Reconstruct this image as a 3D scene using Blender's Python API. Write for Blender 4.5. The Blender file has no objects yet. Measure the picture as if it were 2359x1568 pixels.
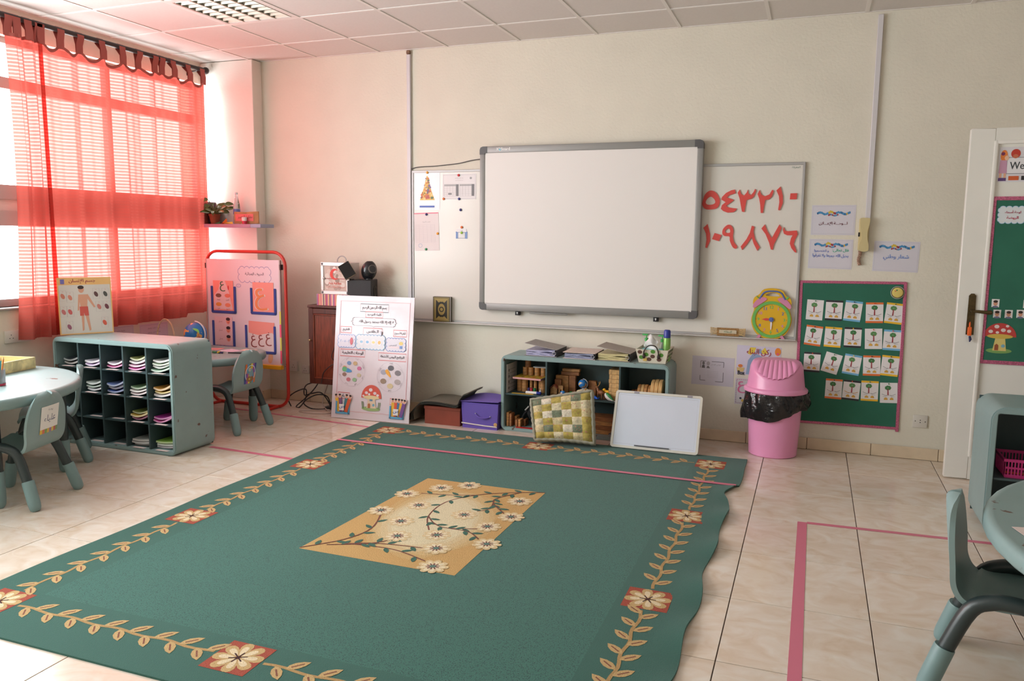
import bpy, bmesh, math, random
from mathutils import Vector, Matrix
from mathutils.geometry import tessellate_polygon
PI = math.pi
SC = bpy.context.scene
COL = SC.collection
rnd = random.Random(7)

# ---------------------------------------------------------------- camera, light, exposure
YAW, PITCH, ROLL, FPX = -0.3598, -0.1288, 0.0098, 1835.29
cam_data = bpy.data.cameras.new('camera'); cam = bpy.data.objects.new('camera', cam_data); COL.objects.link(cam)
cam_data.sensor_fit = 'HORIZONTAL'; cam_data.sensor_width = 36.0; cam_data.lens = FPX / 2359 * 36
cam_data.clip_start = 0.05; cam_data.clip_end = 200
_fw = Vector((math.sin(YAW) * math.cos(PITCH), math.cos(YAW) * math.cos(PITCH), math.sin(PITCH)))
_rt = Vector((math.cos(YAW), -math.sin(YAW), 0)); _up = _rt.cross(_fw)
_r = _rt * math.cos(ROLL) + _up * math.sin(ROLL); _u = -_rt * math.sin(ROLL) + _up * math.cos(ROLL)
_m = Matrix((_r, _u, -_fw)).transposed().to_4x4(); _m.translation = (3.9655, -5.8512, 1.4563)
cam.matrix_world = _m
SC.camera = cam

world = bpy.data.worlds.new('overcast_sky'); SC.world = world; world.use_nodes = True
bg = world.node_tree.nodes['Background']
bg.inputs['Color'].default_value = (0.97, 0.985, 1.0, 1); bg.inputs['Strength'].default_value = 21.0
SC.view_settings.view_transform = 'Standard'; SC.view_settings.look = 'None'
SC.view_settings.exposure = -0.04; SC.view_settings.gamma = 1.0
SC.view_settings.use_curve_mapping = False
try:
    SC.cycles.use_denoising = True
    SC.cycles.max_bounces = 14; SC.cycles.diffuse_bounces = 7; SC.cycles.glossy_bounces = 4
    SC.cycles.transparent_max_bounces = 16; SC.cycles.transmission_bounces = 8
    SC.cycles.sample_clamp_indirect = 6.0
    SC.cycles.caustics_reflective = False; SC.cycles.caustics_refractive = False
except Exception:
    pass

# room measures (metres): back wall at y=0, left wall x=LX, right wall x=RX, rear wall y=RY
LX, RX, RY, CZ = -1.10, 5.70, -7.2, 2.9215
WZ0, WZ1 = 0.955, 2.745            # window opening
WY0, WY1 = -6.2, -0.13            # window band along the left wall

def portal(name, y0, y1):
    # daylight portal in the window opening: guides sampling of the sky only
    l = bpy.data.lights.new(name, 'AREA'); l.shape = 'RECTANGLE'; l.size = abs(y1 - y0); l.size_y = WZ1 - WZ0
    l.cycles.is_portal = True
    o = bpy.data.objects.new(name, l); COL.objects.link(o)
    o.location = (LX - 0.26, (y0 + y1) / 2, (WZ0 + WZ1) / 2)
    m = Matrix(((0, 0, -1), (-1, 0, 0), (0, 1, 0)))     # local -z looks into the room (+x)
    o.rotation_euler = m.to_euler()
    return o
portal('window_portal', WY0, WY1)

# ---------------------------------------------------------------- materials
def lin(c):
    r = []
    for v in c[:3]:
        v = v / 255.0
        r.append(v / 12.92 if v <= 0.04045 else ((v + 0.055) / 1.055) ** 2.4)
    return (r[0], r[1], r[2], 1.0)
MC = {}
def M(name, col, rough=0.55, metal=0.0, noise=None, bump=None, spec=0.5, coat=0.0, wear=None, trans=0.0):
    """principled material; noise=(scale, amount) mottles the colour, bump=(scale, strength), wear=(colour, scale, threshold)"""
    if name in MC: return MC[name]
    m = bpy.data.materials.new(name); m.use_nodes = True
    nt = m.node_tree; N = nt.nodes; L = nt.links; b = N['Principled BSDF']
    c = lin(col)
    b.inputs['Base Color'].default_value = c; b.inputs['Roughness'].default_value = rough; b.inputs['Metallic'].default_value = metal
    b.inputs['Specular IOR Level'].default_value = spec
    if coat: b.inputs['Coat Weight'].default_value = coat; b.inputs['Coat Roughness'].default_value = 0.12
    if trans: b.inputs['Transmission Weight'].default_value = trans
    geo = None
    def pos():
        nonlocal geo
        if geo is None: geo = N.new('ShaderNodeTexCoord')
        return geo.outputs['Object']
    last = None
    if noise:
        t = N.new('ShaderNodeTexNoise'); t.inputs['Scale'].default_value = noise[0]; t.inputs['Detail'].default_value = 4
        L.new(pos(), t.inputs['Vector'])
        mx = N.new('ShaderNodeMix'); mx.data_type = 'RGBA'
        a = noise[1]
        mx.inputs[6].default_value = tuple(max(0, v * (1 - a)) for v in c[:3]) + (1,)
        mx.inputs[7].default_value = tuple(min(1, v * (1 + a)) for v in c[:3]) + (1,)
        mr = N.new('ShaderNodeMapRange'); mr.inputs[1].default_value = 0.3; mr.inputs[2].default_value = 0.7
        L.new(t.outputs['Fac'], mr.inputs[0]); L.new(mr.outputs[0], mx.inputs[0])
        last = mx.outputs[2]
    if wear:
        t = N.new('ShaderNodeTexNoise'); t.inputs['Scale'].default_value = wear[1]; t.inputs['Detail'].default_value = 6
        L.new(pos(), t.inputs['Vector'])
        mr = N.new('ShaderNodeMapRange'); mr.inputs[1].default_value = wear[2]; mr.inputs[2].default_value = wear[2] + 0.03
        L.new(t.outputs['Fac'], mr.inputs[0])
        mx = N.new('ShaderNodeMix'); mx.data_type = 'RGBA'
        mx.inputs[6].default_value = c; mx.inputs[7].default_value = lin(wear[0])
        if last is not None: L.new(last, mx.inputs[6])
        L.new(mr.outputs[0], mx.inputs[0]); last = mx.outputs[2]
    if last is not None: L.new(last, b.inputs['Base Color'])
    if bump:
        t = N.new('ShaderNodeTexNoise'); t.inputs['Scale'].default_value = bump[0]; t.inputs['Detail'].default_value = 3
        L.new(pos(), t.inputs['Vector'])
        bp = N.new('ShaderNodeBump'); bp.inputs['Strength'].default_value = bump[1]; bp.inputs['Distance'].default_value = 0.01
        L.new(t.outputs['Fac'], bp.inputs['Height']); L.new(bp.outputs['Normal'], b.inputs['Normal'])
    MC[name] = m
    return m
def ink(col, rough=0.5):
    return M('ink_%02x%02x%02x' % tuple(col), col, rough)

# ---------------------------------------------------------------- mesh building
class G:
    """collects shapes; obj() links them as ONE mesh object"""
    def __init__(s): s.v = []; s.f = []; s.mi = []; s.m = Matrix(); s.cur = 0
    def add(s, vs, fs):
        k = len(s.v); m = s.m
        s.v += [tuple(m @ Vector(p)) for p in vs]
        s.f += [tuple(i + k for i in f) for f in fs]; s.mi += [s.cur] * len(fs)
    def box(s, lo, hi, bev=0.0, seg=2):
        x0, y0, z0 = lo; x1, y1, z1 = hi
        if bev <= 0:
            s.add([(x0,y0,z0),(x1,y0,z0),(x1,y1,z0),(x0,y1,z0),(x0,y0,z1),(x1,y0,z1),(x1,y1,z1),(x0,y1,z1)],
                  [(0,3,2,1),(4,5,6,7),(0,1,5,4),(1,2,6,5),(2,3,7,6),(3,0,4,7)])
            return s
        bm = bmesh.new(); bmesh.ops.create_cube(bm, size=1.0)
        for v in bm.verts: v.co = ((x0+x1)/2 + v.co.x*(x1-x0), (y0+y1)/2 + v.co.y*(y1-y0), (z0+z1)/2 + v.co.z*(z1-z0))
        bmesh.ops.bevel(bm, geom=bm.edges[:], offset=bev, segments=seg, affect='EDGES', profile=0.5)
        bm.verts.index_update()
        s.add([tuple(v.co) for v in bm.verts], [tuple(v.index for v in f.verts) for f in bm.faces]); bm.free()
        return s
    def cbox(s, c, d, bev=0.0, rz=0.0, rx=0.0, ry=0.0):
        old = s.m
        s.m = old @ Matrix.Translation(c) @ Matrix.Rotation(rz, 4, 'Z') @ Matrix.Rotation(ry, 4, 'Y') @ Matrix.Rotation(rx, 4, 'X')
        s.box((-d[0]/2,-d[1]/2,-d[2]/2), (d[0]/2,d[1]/2,d[2]/2), bev); s.m = old
        return s
    def tube(s, pts, r, n=10, caps=True, closed=False):
        P = [Vector(p) for p in pts]; k = len(P)
        rs = r if isinstance(r, (list, tuple)) else [r] * k
        T = []
        for i in range(k):
            a = P[(i-1) % k] if (i > 0 or closed) else P[i]; b = P[(i+1) % k] if (i < k-1 or closed) else P[i]
            t = (b - a); T.append(t.normalized() if t.length > 1e-9 else Vector((0,0,1)))
        ref = Vector((0,0,1)) if abs(T[0].z) < 0.9 else Vector((1,0,0))
        nrm = (ref - T[0] * ref.dot(T[0])).normalized()
        vs = []; fs = []
        for i in range(k):
            nrm = (nrm - T[i] * nrm.dot(T[i]))
            nrm = nrm.normalized() if nrm.length > 1e-6 else T[i].orthogonal().normalized()
            bn = T[i].cross(nrm)
            for j in range(n):
                a = 2*PI*j/n
                vs.append(P[i] + (nrm*math.cos(a) + bn*math.sin(a)) * rs[i])
        for i in range(k if closed else k-1):
            for j in range(n):
                a = i*n + j; b = i*n + (j+1) % n; c = ((i+1) % k)*n + (j+1) % n; d = ((i+1) % k)*n + j
                fs.append((a,b,c,d))
        if caps and not closed:
            fs.append(tuple(range(n-1,-1,-1))); fs.append(tuple((k-1)*n + j for j in range(n)))
        s.add(vs, fs); return s
    def lathe(s, prof, n=24, at=(0,0,0), sx=1.0, sy=1.0, cap0=True, cap1=True):
        vs = []; fs = []
        for r, z in prof:
            for j in range(n):
                a = 2*PI*j/n; vs.append((at[0] + r*sx*math.cos(a), at[1] + r*sy*math.sin(a), at[2] + z))
        for i in range(len(prof)-1):
            for j in range(n):
                fs.append((i*n+j, i*n+(j+1)%n, (i+1)*n+(j+1)%n, (i+1)*n+j))
        if cap0: fs.append(tuple(range(n-1,-1,-1)))
        if cap1: fs.append(tuple((len(prof)-1)*n+j for j in range(n)))
        s.add(vs, fs); return s
    def ball(s, c, r, n=12, k=8):
        if not isinstance(r, (tuple, list)): r = (r, r, r)
        vs = [(c[0],c[1],c[2]-r[2])]; fs = []
        for i in range(1, k):
            t = -PI/2 + PI*i/k
            for j in range(n):
                a = 2*PI*j/n; vs.append((c[0]+r[0]*math.cos(t)*math.cos(a), c[1]+r[1]*math.cos(t)*math.sin(a), c[2]+r[2]*math.sin(t)))
        vs.append((c[0],c[1],c[2]+r[2])); e = len(vs)-1
        for j in range(n):
            fs.append((0, 1+(j+1)%n, 1+j)); fs.append((e, e-n+j, e-n+(j+1)%n))
        for i in range(k-2):
            for j in range(n):
                fs.append((1+i*n+j, 1+i*n+(j+1)%n, 1+(i+1)*n+(j+1)%n, 1+(i+1)*n+j))
        s.add(vs, fs); return s
    def prism(s, loops, z0, z1):
        """extrude 2D outline(s) (first outer, others holes) in local xy from z0 to z1"""
        if not isinstance(loops[0][0], (tuple, list)): loops = [loops]
        flat = [Vector((p[0], p[1], 0)) for l in loops for p in l]
        tris = tessellate_polygon([[Vector((p[0], p[1], 0)) for p in l] for l in loops])
        n = len(flat)
        vs = [(p.x, p.y, z0) for p in flat] + [(p.x, p.y, z1) for p in flat]; fs = []
        for t in tris:
            a, b, c = (flat[i] for i in t)
            t = tuple(t) if (b-a).cross(c-a).z > 0 else tuple(reversed(t))
            fs.append(tuple(i + n for i in t)); fs.append(tuple(reversed(t)))
        k = 0
        for li, l in enumerate(loops):
            q = len(l); ar = sum(l[i][0]*l[(i+1)%q][1] - l[(i+1)%q][0]*l[i][1] for i in range(q))
            ccw = (ar > 0) == (li == 0)
            for i in range(q):
                a, b = k+i, k+(i+1)%q
                fs.append((a, b, b+n, a+n) if ccw else (b, a, a+n, b+n))
            k += q
        s.add(vs, fs); return s
    def grid(s, nu, nv, fn, thick=0.0):
        """surface fn(u,v) u,v in 0..1; thick>0 closes it into a slab (offset along normal)"""
        P = [[Vector(fn(i/nu, j/nv)) for j in range(nv+1)] for i in range(nu+1)]
        def idx(i, j): return i*(nv+1)+j
        vs = [p for row in P for p in row]
        fs = [(idx(i,j), idx(i+1,j), idx(i+1,j+1), idx(i,j+1)) for i in range(nu) for j in range(nv)]
        if thick:
            k = len(vs); off = []
            for i in range(nu+1):
                for j in range(nv+1):
                    du = P[min(i+1,nu)][j] - P[max(i-1,0)][j]; dv = P[i][min(j+1,nv)] - P[i][max(j-1,0)]
                    nn = du.cross(dv); nn = nn.normalized() if nn.length > 1e-9 else Vector((0,0,1))
                    off.append(P[i][j] - nn*thick)
            vs += off
            fs += [tuple(reversed([a+k for a in f])) for f in fs[:]]
            ring = [(i,0) for i in range(nu)] + [(nu,j) for j in range(nv)] + [(i,nv) for i in range(nu,0,-1)] + [(0,j) for j in range(nv,0,-1)]
            for q in range(len(ring)):
                a = idx(*ring[q]); b = idx(*ring[(q+1) % len(ring)])
                fs.append((b, a, a+k, b+k))
        s.add(vs, fs); return s
    def obj(s, name, mat, parent=None, smooth=True, ang=38, loc=None):
        me = bpy.data.meshes.new(name); me.from_pydata(s.v, [], s.f)
        mats = mat if isinstance(mat, (list, tuple)) else [mat]
        for m in mats: me.materials.append(m)
        if len(mats) > 1: me.polygons.foreach_set('material_index', s.mi)
        me.validate(); me.update()
        if smooth:
            me.polygons.foreach_set('use_smooth', [True]*len(me.polygons)); me.set_sharp_from_angle(angle=math.radians(ang))
        o = bpy.data.objects.new(name, me); COL.objects.link(o)
        if parent: o.parent = parent
        if loc: o.location = loc
        return o

def tag(o, label, cat, group=None):
    o['label'] = label; o['category'] = cat
    if group: o['group'] = group
    return o
def thing(name, label, cat, loc=(0,0,0), rot=(0,0,0), group=None):
    o = bpy.data.objects.new(name, None); COL.objects.link(o); o.empty_display_size = 0.05
    o.location = loc; o.rotation_euler = rot
    return tag(o, label, cat, group)
def struct(o):
    o['kind'] = 'structure'; return o
def stuff(o):
    o['kind'] = 'stuff'; return o
def copy_tree(o, parent=None):
    c = o.copy(); COL.objects.link(c); c.parent = parent
    for ch in list(o.children): copy_tree(ch, c)
    return c
def linked(src, name, parent, loc=(0,0,0), rot=(0,0,0), scale=(1,1,1)):
    o = bpy.data.objects.new(name, src.data); COL.objects.link(o); o.parent = parent
    o.location = loc; o.rotation_euler = rot; o.scale = scale
    return o
def arc(cx, cy, r, a0, a1, n):
    return [(cx + r*math.cos(math.radians(a0+(a1-a0)*i/n)), cy + r*math.sin(math.radians(a0+(a1-a0)*i/n))) for i in range(n+1)]
def rrect(x0, y0, x1, y1, r, n=5):
    return arc(x1-r,y0+r,r,-90,0,n) + arc(x1-r,y1-r,r,0,90,n) + arc(x0+r,y1-r,r,90,180,n) + arc(x0+r,y0+r,r,180,270,n)
def ell(cx, cy, rx, ry, n=20, rot=0.0):
    c, s_ = math.cos(rot), math.sin(rot)
    return [(cx + rx*math.cos(2*PI*i/n)*c - ry*math.sin(2*PI*i/n)*s_, cy + rx*math.cos(2*PI*i/n)*s_ + ry*math.sin(2*PI*i/n)*c) for i in range(n)]
def smooth_path(pts, k=6, closed=False):
    P = [Vector(p) for p in pts]; n = len(P); out = []
    for i in range(n if closed else n-1):
        p0 = P[(i-1) % n] if (closed or i > 0) else P[i]; p1 = P[i]; p2 = P[(i+1) % n]; p3 = P[(i+2) % n] if (closed or i < n-2) else p2
        for j in range(k):
            t = j/k
            out.append(0.5*((2*p1) + (p2-p0)*t + (2*p0-5*p1+4*p2-p3)*t*t + (3*p1-p0-3*p2+p3)*t*t*t))
    if not closed: out.append(P[-1])
    return [tuple(p) for p in out]

# ---------------------------------------------------------------- lettering
_AR = {}
def _ar(ch, base, dual=True):
    _AR[ch] = (base, base+1, base+2, base+3) if dual else (base, base+1, None, None)
for ch, b, d in (('ا',0xFE8D,0),('أ',0xFE83,0),('إ',0xFE87,0),('آ',0xFE81,0),('ؤ',0xFE85,0),('ئ',0xFE89,1),('ب',0xFE8F,1),('ة',0xFE93,0),('ت',0xFE95,1),
                 ('ث',0xFE99,1),('ج',0xFE9D,1),('ح',0xFEA1,1),('خ',0xFEA5,1),('د',0xFEA9,0),('ذ',0xFEAB,0),('ر',0xFEAD,0),('ز',0xFEAF,0),('س',0xFEB1,1),
                 ('ش',0xFEB5,1),('ص',0xFEB9,1),('ض',0xFEBD,1),('ط',0xFEC1,1),('ظ',0xFEC5,1),('ع',0xFEC9,1),('غ',0xFECD,1),('ف',0xFED1,1),('ق',0xFED5,1),
                 ('ك',0xFED9,1),('ل',0xFEDD,1),('م',0xFEE1,1),('ن',0xFEE5,1),('ه',0xFEE9,1),('و',0xFEED,0),('ى',0xFEEF,0),('ي',0xFEF1,1)):
    _ar(ch, b, bool(d))
def shape_ar(s):
    s = s.replace('لا', '\uFEFB').replace('لأ', '\uFEF7').replace('لإ', '\uFEF9')
    LA = '\uFEFB\uFEF7\uFEF9'
    out = []; n = len(s)
    def joins_next(c): return c == 'ـ' or (c in _AR and _AR[c][2] is not None)
    def joins_prev(c): return c == 'ـ' or c in _AR or c in LA
    for i, c in enumerate(s):
        prv = i > 0 and joins_next(s[i-1]); nxt = i < n-1 and joins_prev(s[i+1])
        if c in LA: out.append(chr(ord(c) + (1 if prv else 0)))
        elif c in _AR:
            iso, fin, ini, med = _AR[c]
            if prv and nxt and med: out.append(chr(med))
            elif nxt and ini: out.append(chr(ini))
            elif prv: out.append(chr(fin))
            else: out.append(chr(iso))
        else: out.append(c)
    return ''.join(reversed(out))
_TX = {}
def text_shape(s):
    """flat triangles of a line of writing, height-normalised font units, x centred on 0"""
    if s in _TX: return _TX[s]
    body = shape_ar(s) if any('\u0600' <= c <= '\u06ff' for c in s) else s
    c = bpy.data.curves.new('lettering', 'FONT'); c.body = body; c.resolution_u = 2; c.size = 1.0
    o = bpy.data.objects.new('lettering', c); COL.objects.link(o)
    me = o.evaluated_get(bpy.context.evaluated_depsgraph_get()).to_mesh()
    V = [(v.co.x, v.co.y) for v in me.vertices]; F = [tuple(p.vertices) for p in me.polygons]
    bpy.data.objects.remove(o); bpy.data.curves.remove(c)
    if V:
        x0 = min(p[0] for p in V); x1 = max(p[0] for p in V); y0 = min(p[1] for p in V); y1 = max(p[1] for p in V)
    else: x0 = x1 = y0 = y1 = 0
    _TX[s] = ([(x - (x0+x1)/2, y - (y0+y1)/2) for x, y in V], F, x1-x0, y1-y0)
    return _TX[s]

class Print:
    """flat print on a sheet: local xy, +z out of the sheet; one multi-colour mesh"""
    def __init__(s, z=0.0006, step=0.00035): s.g = G(); s.cols = []; s.z = z; s.step = step; s.k = 0; s.fn = None; s.n = 0
    def ci(s, col):
        col = tuple(col)
        if col not in s.cols: s.cols.append(col)
        s.g.cur = s.cols.index(col)
    def up(s, n=1): s.k += n; return s
    def zz(s): return s.z + s.k*s.step + (s.n % 40)*8e-6
    def _p(s, x, y): return (x, y, s.zz()) if s.fn is None else s.fn(x, y, s.zz())
    def poly(s, pts, col):
        s.n += 1
        s.ci(col); q = [Vector((p[0], p[1], 0)) for p in pts]
        tr = tessellate_polygon([q]); fs = []
        for t in tr:
            a, b, c = (q[i] for i in t)
            fs.append(tuple(t) if (b-a).cross(c-a).z > 0 else tuple(reversed(t)))
        s.g.add([s._p(p[0], p[1]) for p in pts], fs); return s
    def rect(s, x0, y0, x1, y1, col): return s.poly([(x0,y0),(x1,y0),(x1,y1),(x0,y1)], col)
    def disc(s, x, y, r, col, ry=None, n=18, rot=0.0): return s.poly(ell(x, y, r, ry or r, n, rot), col)
    def line(s, pts, w, col, closed=False):
        s.n += 1
        s.ci(col); P = [Vector((p[0], p[1])) for p in pts]; n = len(P); vs = []; fs = []
        for i in range(n):
            a = P[(i-1) % n] if (closed or i > 0) else P[i]; b = P[(i+1) % n] if (closed or i < n-1) else P[i]
            t = (b-a); t = t.normalized() if t.length > 1e-9 else Vector((1,0)); nn = Vector((-t.y, t.x)) * w/2
            vs += [s._p(*(P[i]-nn)), s._p(*(P[i]+nn))]
        for i in range(n if closed else n-1):
            j = (i+1) % n; fs.append((2*i, 2*j, 2*j+1, 2*i+1))
        s.g.add(vs, fs); return s
    def frame(s, x0, y0, x1, y1, w, col): return s.line([(x0,y0),(x1,y0),(x1,y1),(x0,y1)], w, col, True)
    def text(s, t, x, y, h, col, maxw=None, bold=0.0, rot=0.0):
        V, F, w, hh = text_shape(t)
        if not V: return s
        k = h / max(hh, 1e-6)
        kx = k if not maxw or w*k <= maxw else maxw / w
        s.ci(col); c_, s_ = math.cos(rot), math.sin(rot)
        for dx in ((0,) if not bold else (-bold, bold)):
            s.g.add([s._p(x + (a*kx+dx)*c_ - b*k*s_, y + (a*kx+dx)*s_ + b*k*c_) for a, b in V], F)
            if bold: s.k += 0.3
        return s
    def cloud(s, x0, y0, x1, y1, w, col, nx=6, ny=3, fill=None):
        pts = []
        bx, by = (x1-x0)/nx, (y1-y0)/ny
        for i in range(nx): pts += [(x0+bx*(i+.5)+bx*.5*math.cos(a), y0 - bx*.36*math.sin(a)) for a in [PI - PI*k/6 for k in range(6)]]
        for i in range(ny): pts += [(x1 + by*.36*math.sin(a), y0+by*(i+.5)-by*.5*math.cos(a)) for a in [PI*k/6 for k in range(6)]]
        for i in range(nx-1,-1,-1): pts += [(x0+bx*(i+.5)+bx*.5*math.cos(a), y1 + bx*.36*math.sin(a)) for a in [PI*k/6 for k in range(6)]]
        for i in range(ny-1,-1,-1): pts += [(x0 - by*.36*math.sin(a), y0+by*(i+.5)+by*.5*math.cos(a)) for a in [PI*k/6 for k in range(6)]]
        if fill: s.poly(pts, fill); s.up()
        if w: s.line(pts, w, col, True)
        return s
    def build(s, name, parent, rough=0.5):
        return s.g.obj(name, [ink(c, rough) for c in s.cols], parent, smooth=False)
WALLROT = (PI/2, 0, 0)     # local x -> world x, local y -> world z, local z -> world -y
# ================================================================ THE SETTING
def wall_mat(name, col, bump=0.25):
    return M(name, col, rough=0.75, noise=(3.0, 0.03), bump=(55, bump))
M_WALL = wall_mat('cream_painted_plaster', (217, 213, 199))
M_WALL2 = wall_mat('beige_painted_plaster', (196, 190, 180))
M_PILLAR = M('smooth_white_paint', (228, 222, 214), rough=0.38, noise=(3, 0.02), bump=(40, 0.08))
M_CEIL = M('white_mineral_panel', (214, 211, 207), rough=0.85, noise=(60, 0.02))
M_GRID = M('white_enamel_grid', (222, 219, 215), rough=0.45)

def floor_tile_mat():
    m = bpy.data.materials.new('beige_marbled_tile'); m.use_nodes = True
    N = m.node_tree.nodes; L = m.node_tree.links; b = N['Principled BSDF']
    g = N.new('ShaderNodeNewGeometry'); oi = N.new('ShaderNodeObjectInfo')
    mul = N.new('ShaderNodeMath'); mul.operation = 'MULTIPLY'; mul.inputs[1].default_value = 37.0
    L.new(oi.outputs['Random'], mul.inputs[0])
    ad = N.new('ShaderNodeVectorMath'); ad.operation = 'ADD'; L.new(g.outputs['Position'], ad.inputs[0])
    cb = N.new('ShaderNodeCombineXYZ'); L.new(mul.outputs[0], cb.inputs[2]); L.new(cb.outputs[0], ad.inputs[1])
    mp = N.new('ShaderNodeMapping'); mp.inputs['Scale'].default_value = (3.0, 4.2, 3.0); mp.inputs['Rotation'].default_value = (0, 0, 0.35)
    L.new(ad.outputs[0], mp.inputs['Vector'])
    t = N.new('ShaderNodeTexNoise'); t.inputs['Scale'].default_value = 2.3; t.inputs['Detail'].default_value = 6; t.inputs['Distortion'].default_value = 1.2
    L.new(mp.outputs[0], t.inputs['Vector'])
    cr = N.new('ShaderNodeValToRGB'); e = cr.color_ramp.elements
    e[0].position = 0.24; e[0].color = lin((208, 188, 165)); e[1].position = 0.70; e[1].color = lin((226, 219, 209))
    q = e.new(0.45); q.color = lin((219, 205, 189))
    L.new(t.outputs['Fac'], cr.inputs[0])
    hs = N.new('ShaderNodeHueSaturation'); mr = N.new('ShaderNodeMapRange'); mr.inputs[3].default_value = 0.94; mr.inputs[4].default_value = 1.03
    L.new(oi.outputs['Random'], mr.inputs[0]); L.new(mr.outputs[0], hs.inputs['Value']); L.new(cr.outputs[0], hs.inputs['Color'])
    L.new(hs.outputs[0], b.inputs['Base Color'])
    b.inputs['Roughness'].default_value = 0.17; b.inputs['Specular IOR Level'].default_value = 0.45
    return m
M_TILE = floor_tile_mat()
M_GROUT = M('grey_brown_grout', (92, 76, 66), 0.9)

# floor with its tiles
flo = struct(G().box((LX, RY, -0.08), (RX, 0, -0.004)).obj('floor', M_GROUT, smooth=False))
TS, TOX, TOY, GAP = 0.5247, 3.7194, -0.5298, 0.0021
_tm = {}
def tile_mesh(w, d):
    k = (round(w, 4), round(d, 4))
    if k not in _tm:
        g = G(); g.box((-w/2, -d/2, -0.0035), (w/2, d/2, 0.0), 0.0009, 1)
        _tm[k] = g.obj('floor_tile', M_TILE, flo, smooth=False)
        return _tm[k], True
    return _tm[k], False
for i in range(-11, 6):
    for j in range(-2, 15):
        x0, x1 = TOX + TS*i, TOX + TS*(i+1); y1, y0 = TOY - TS*j, TOY - TS*(j+1)
        x0, x1, y0, y1 = max(x0, LX), min(x1, RX), max(y0, RY), min(y1, 0)
        if x1 - x0 < 0.02 or y1 - y0 < 0.02: continue
        src, new = tile_mesh(x1-x0-GAP*2, y1-y0-GAP*2)
        o = src if new else linked(src, 'floor_tile', flo)
        o.location = ((x0+x1)/2, (y0+y1)/2, 0)

# ceiling: grid runners and lay-in panels
cei = struct(G().box((LX-0.3, RY, CZ+0.02), (RX, 0, CZ+0.1)).obj('ceiling', M_CEIL, smooth=False))
CW = 0.4727
LIGHTS = {(0, 2)}     # cells holding a fitting: (column, row)
xs = [max(LX, -1.2)] + [0.6*i for i in range(-1, 10)] + [RX]; xs = sorted(set(round(x, 4) for x in xs if LX <= x <= RX))
ys = [0.0] + [-CW - 0.6*j for j in range(12) if -CW - 0.6*j > RY] + [RY]
pg = {}
for a in range(len(xs)-1):
    for b in range(len(ys)-1):
        x0, x1, y0, y1 = xs[a]+0.012, xs[a+1]-0.012, ys[b+1]+0.012, ys[b]-0.012
        col = round(xs[a]/0.6)
        if (col, b) in LIGHTS and abs(xs[a] - 0.6*col) < 0.01: continue
        k = (round(x1-x0, 3), round(y1-y0, 3))
        if k not in pg:
            g = G(); g.box((-k[0]/2, -k[1]/2, 0.004), (k[0]/2, k[1]/2, 0.018))
            pg[k] = o = g.obj('ceiling_panel', M_CEIL, cei, smooth=False)
        else: o = linked(pg[k], 'ceiling_panel', cei)
        o.location = ((x0+x1)/2, (y0+y1)/2, CZ)
for x in xs: G().box((max(LX, x-0.012), RY, CZ), (min(RX, x+0.012), 0, CZ+0.018)).obj('grid_runner', M_GRID, cei, smooth=False)
for y in ys: G().box((LX, max(RY, y-0.012), CZ-0.0005), (RX, min(0, y+0.012), CZ+0.0175)).obj('grid_runner', M_GRID, cei, smooth=False)

# walls
struct(G().box((LX-0.3, 0.0, -0.08), (RX+0.2, 0.2, CZ+0.1)).obj('wall_back', M_WALL, smooth=False))
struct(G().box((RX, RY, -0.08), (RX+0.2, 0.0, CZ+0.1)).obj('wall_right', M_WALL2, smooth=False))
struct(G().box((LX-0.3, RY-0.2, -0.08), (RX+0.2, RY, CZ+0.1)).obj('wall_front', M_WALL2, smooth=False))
g = G()
g.box((LX-0.25, RY, -0.08), (LX, 0, WZ0))
g.box((LX-0.25, RY, WZ1), (LX, 0, CZ+0.02))
g.box((LX-0.25, RY, WZ0), (LX, WY0, WZ1)); g.box((LX-0.25, WY1, WZ0), (LX, 0, WZ1))
struct(g.obj('wall_left', M_WALL, smooth=False))
struct(G().box((LX, -0.125, 0.0), (-0.555, 0.0, CZ), 0.004, 1).obj('wall_pillar', M_PILLAR, smooth=False))

# windows: grey metal frames, bars, opaque spandrel, panes
M_FRAME = M('grey_painted_metal', (168, 166, 164), 0.5, metal=0.0)
M_SPAN = M('off_white_spandrel', (205, 203, 198), 0.6)
def pane_mat():
    m = bpy.data.materials.new('clear_window_glass'); m.use_nodes = True
    nt = m.node_tree; nt.nodes.remove(nt.nodes['Principled BSDF'])
    t = nt.nodes.new('ShaderNodeBsdfTransparent'); t.inputs[0].default_value = (0.96, 0.97, 0.97, 1)
    gl = nt.nodes.new('ShaderNodeBsdfGlossy'); gl.inputs['Roughness'].default_value = 0.03
    mx = nt.nodes.new('ShaderNodeMixShader'); mx.inputs[0].default_value = 0.06
    nt.links.new(t.outputs[0], mx.inputs[1]); nt.links.new(gl.outputs[0], mx.inputs[2]); nt.links.new(mx.outputs[0], nt.nodes['Material Output'].inputs[0])
    return m
M_PANE = pane_mat()
XF0, XF1 = LX-0.11, LX-0.06
wy = [WY1, -1.06, -2.50, -3.75, -5.0, WY0]; nwin = 5
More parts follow.
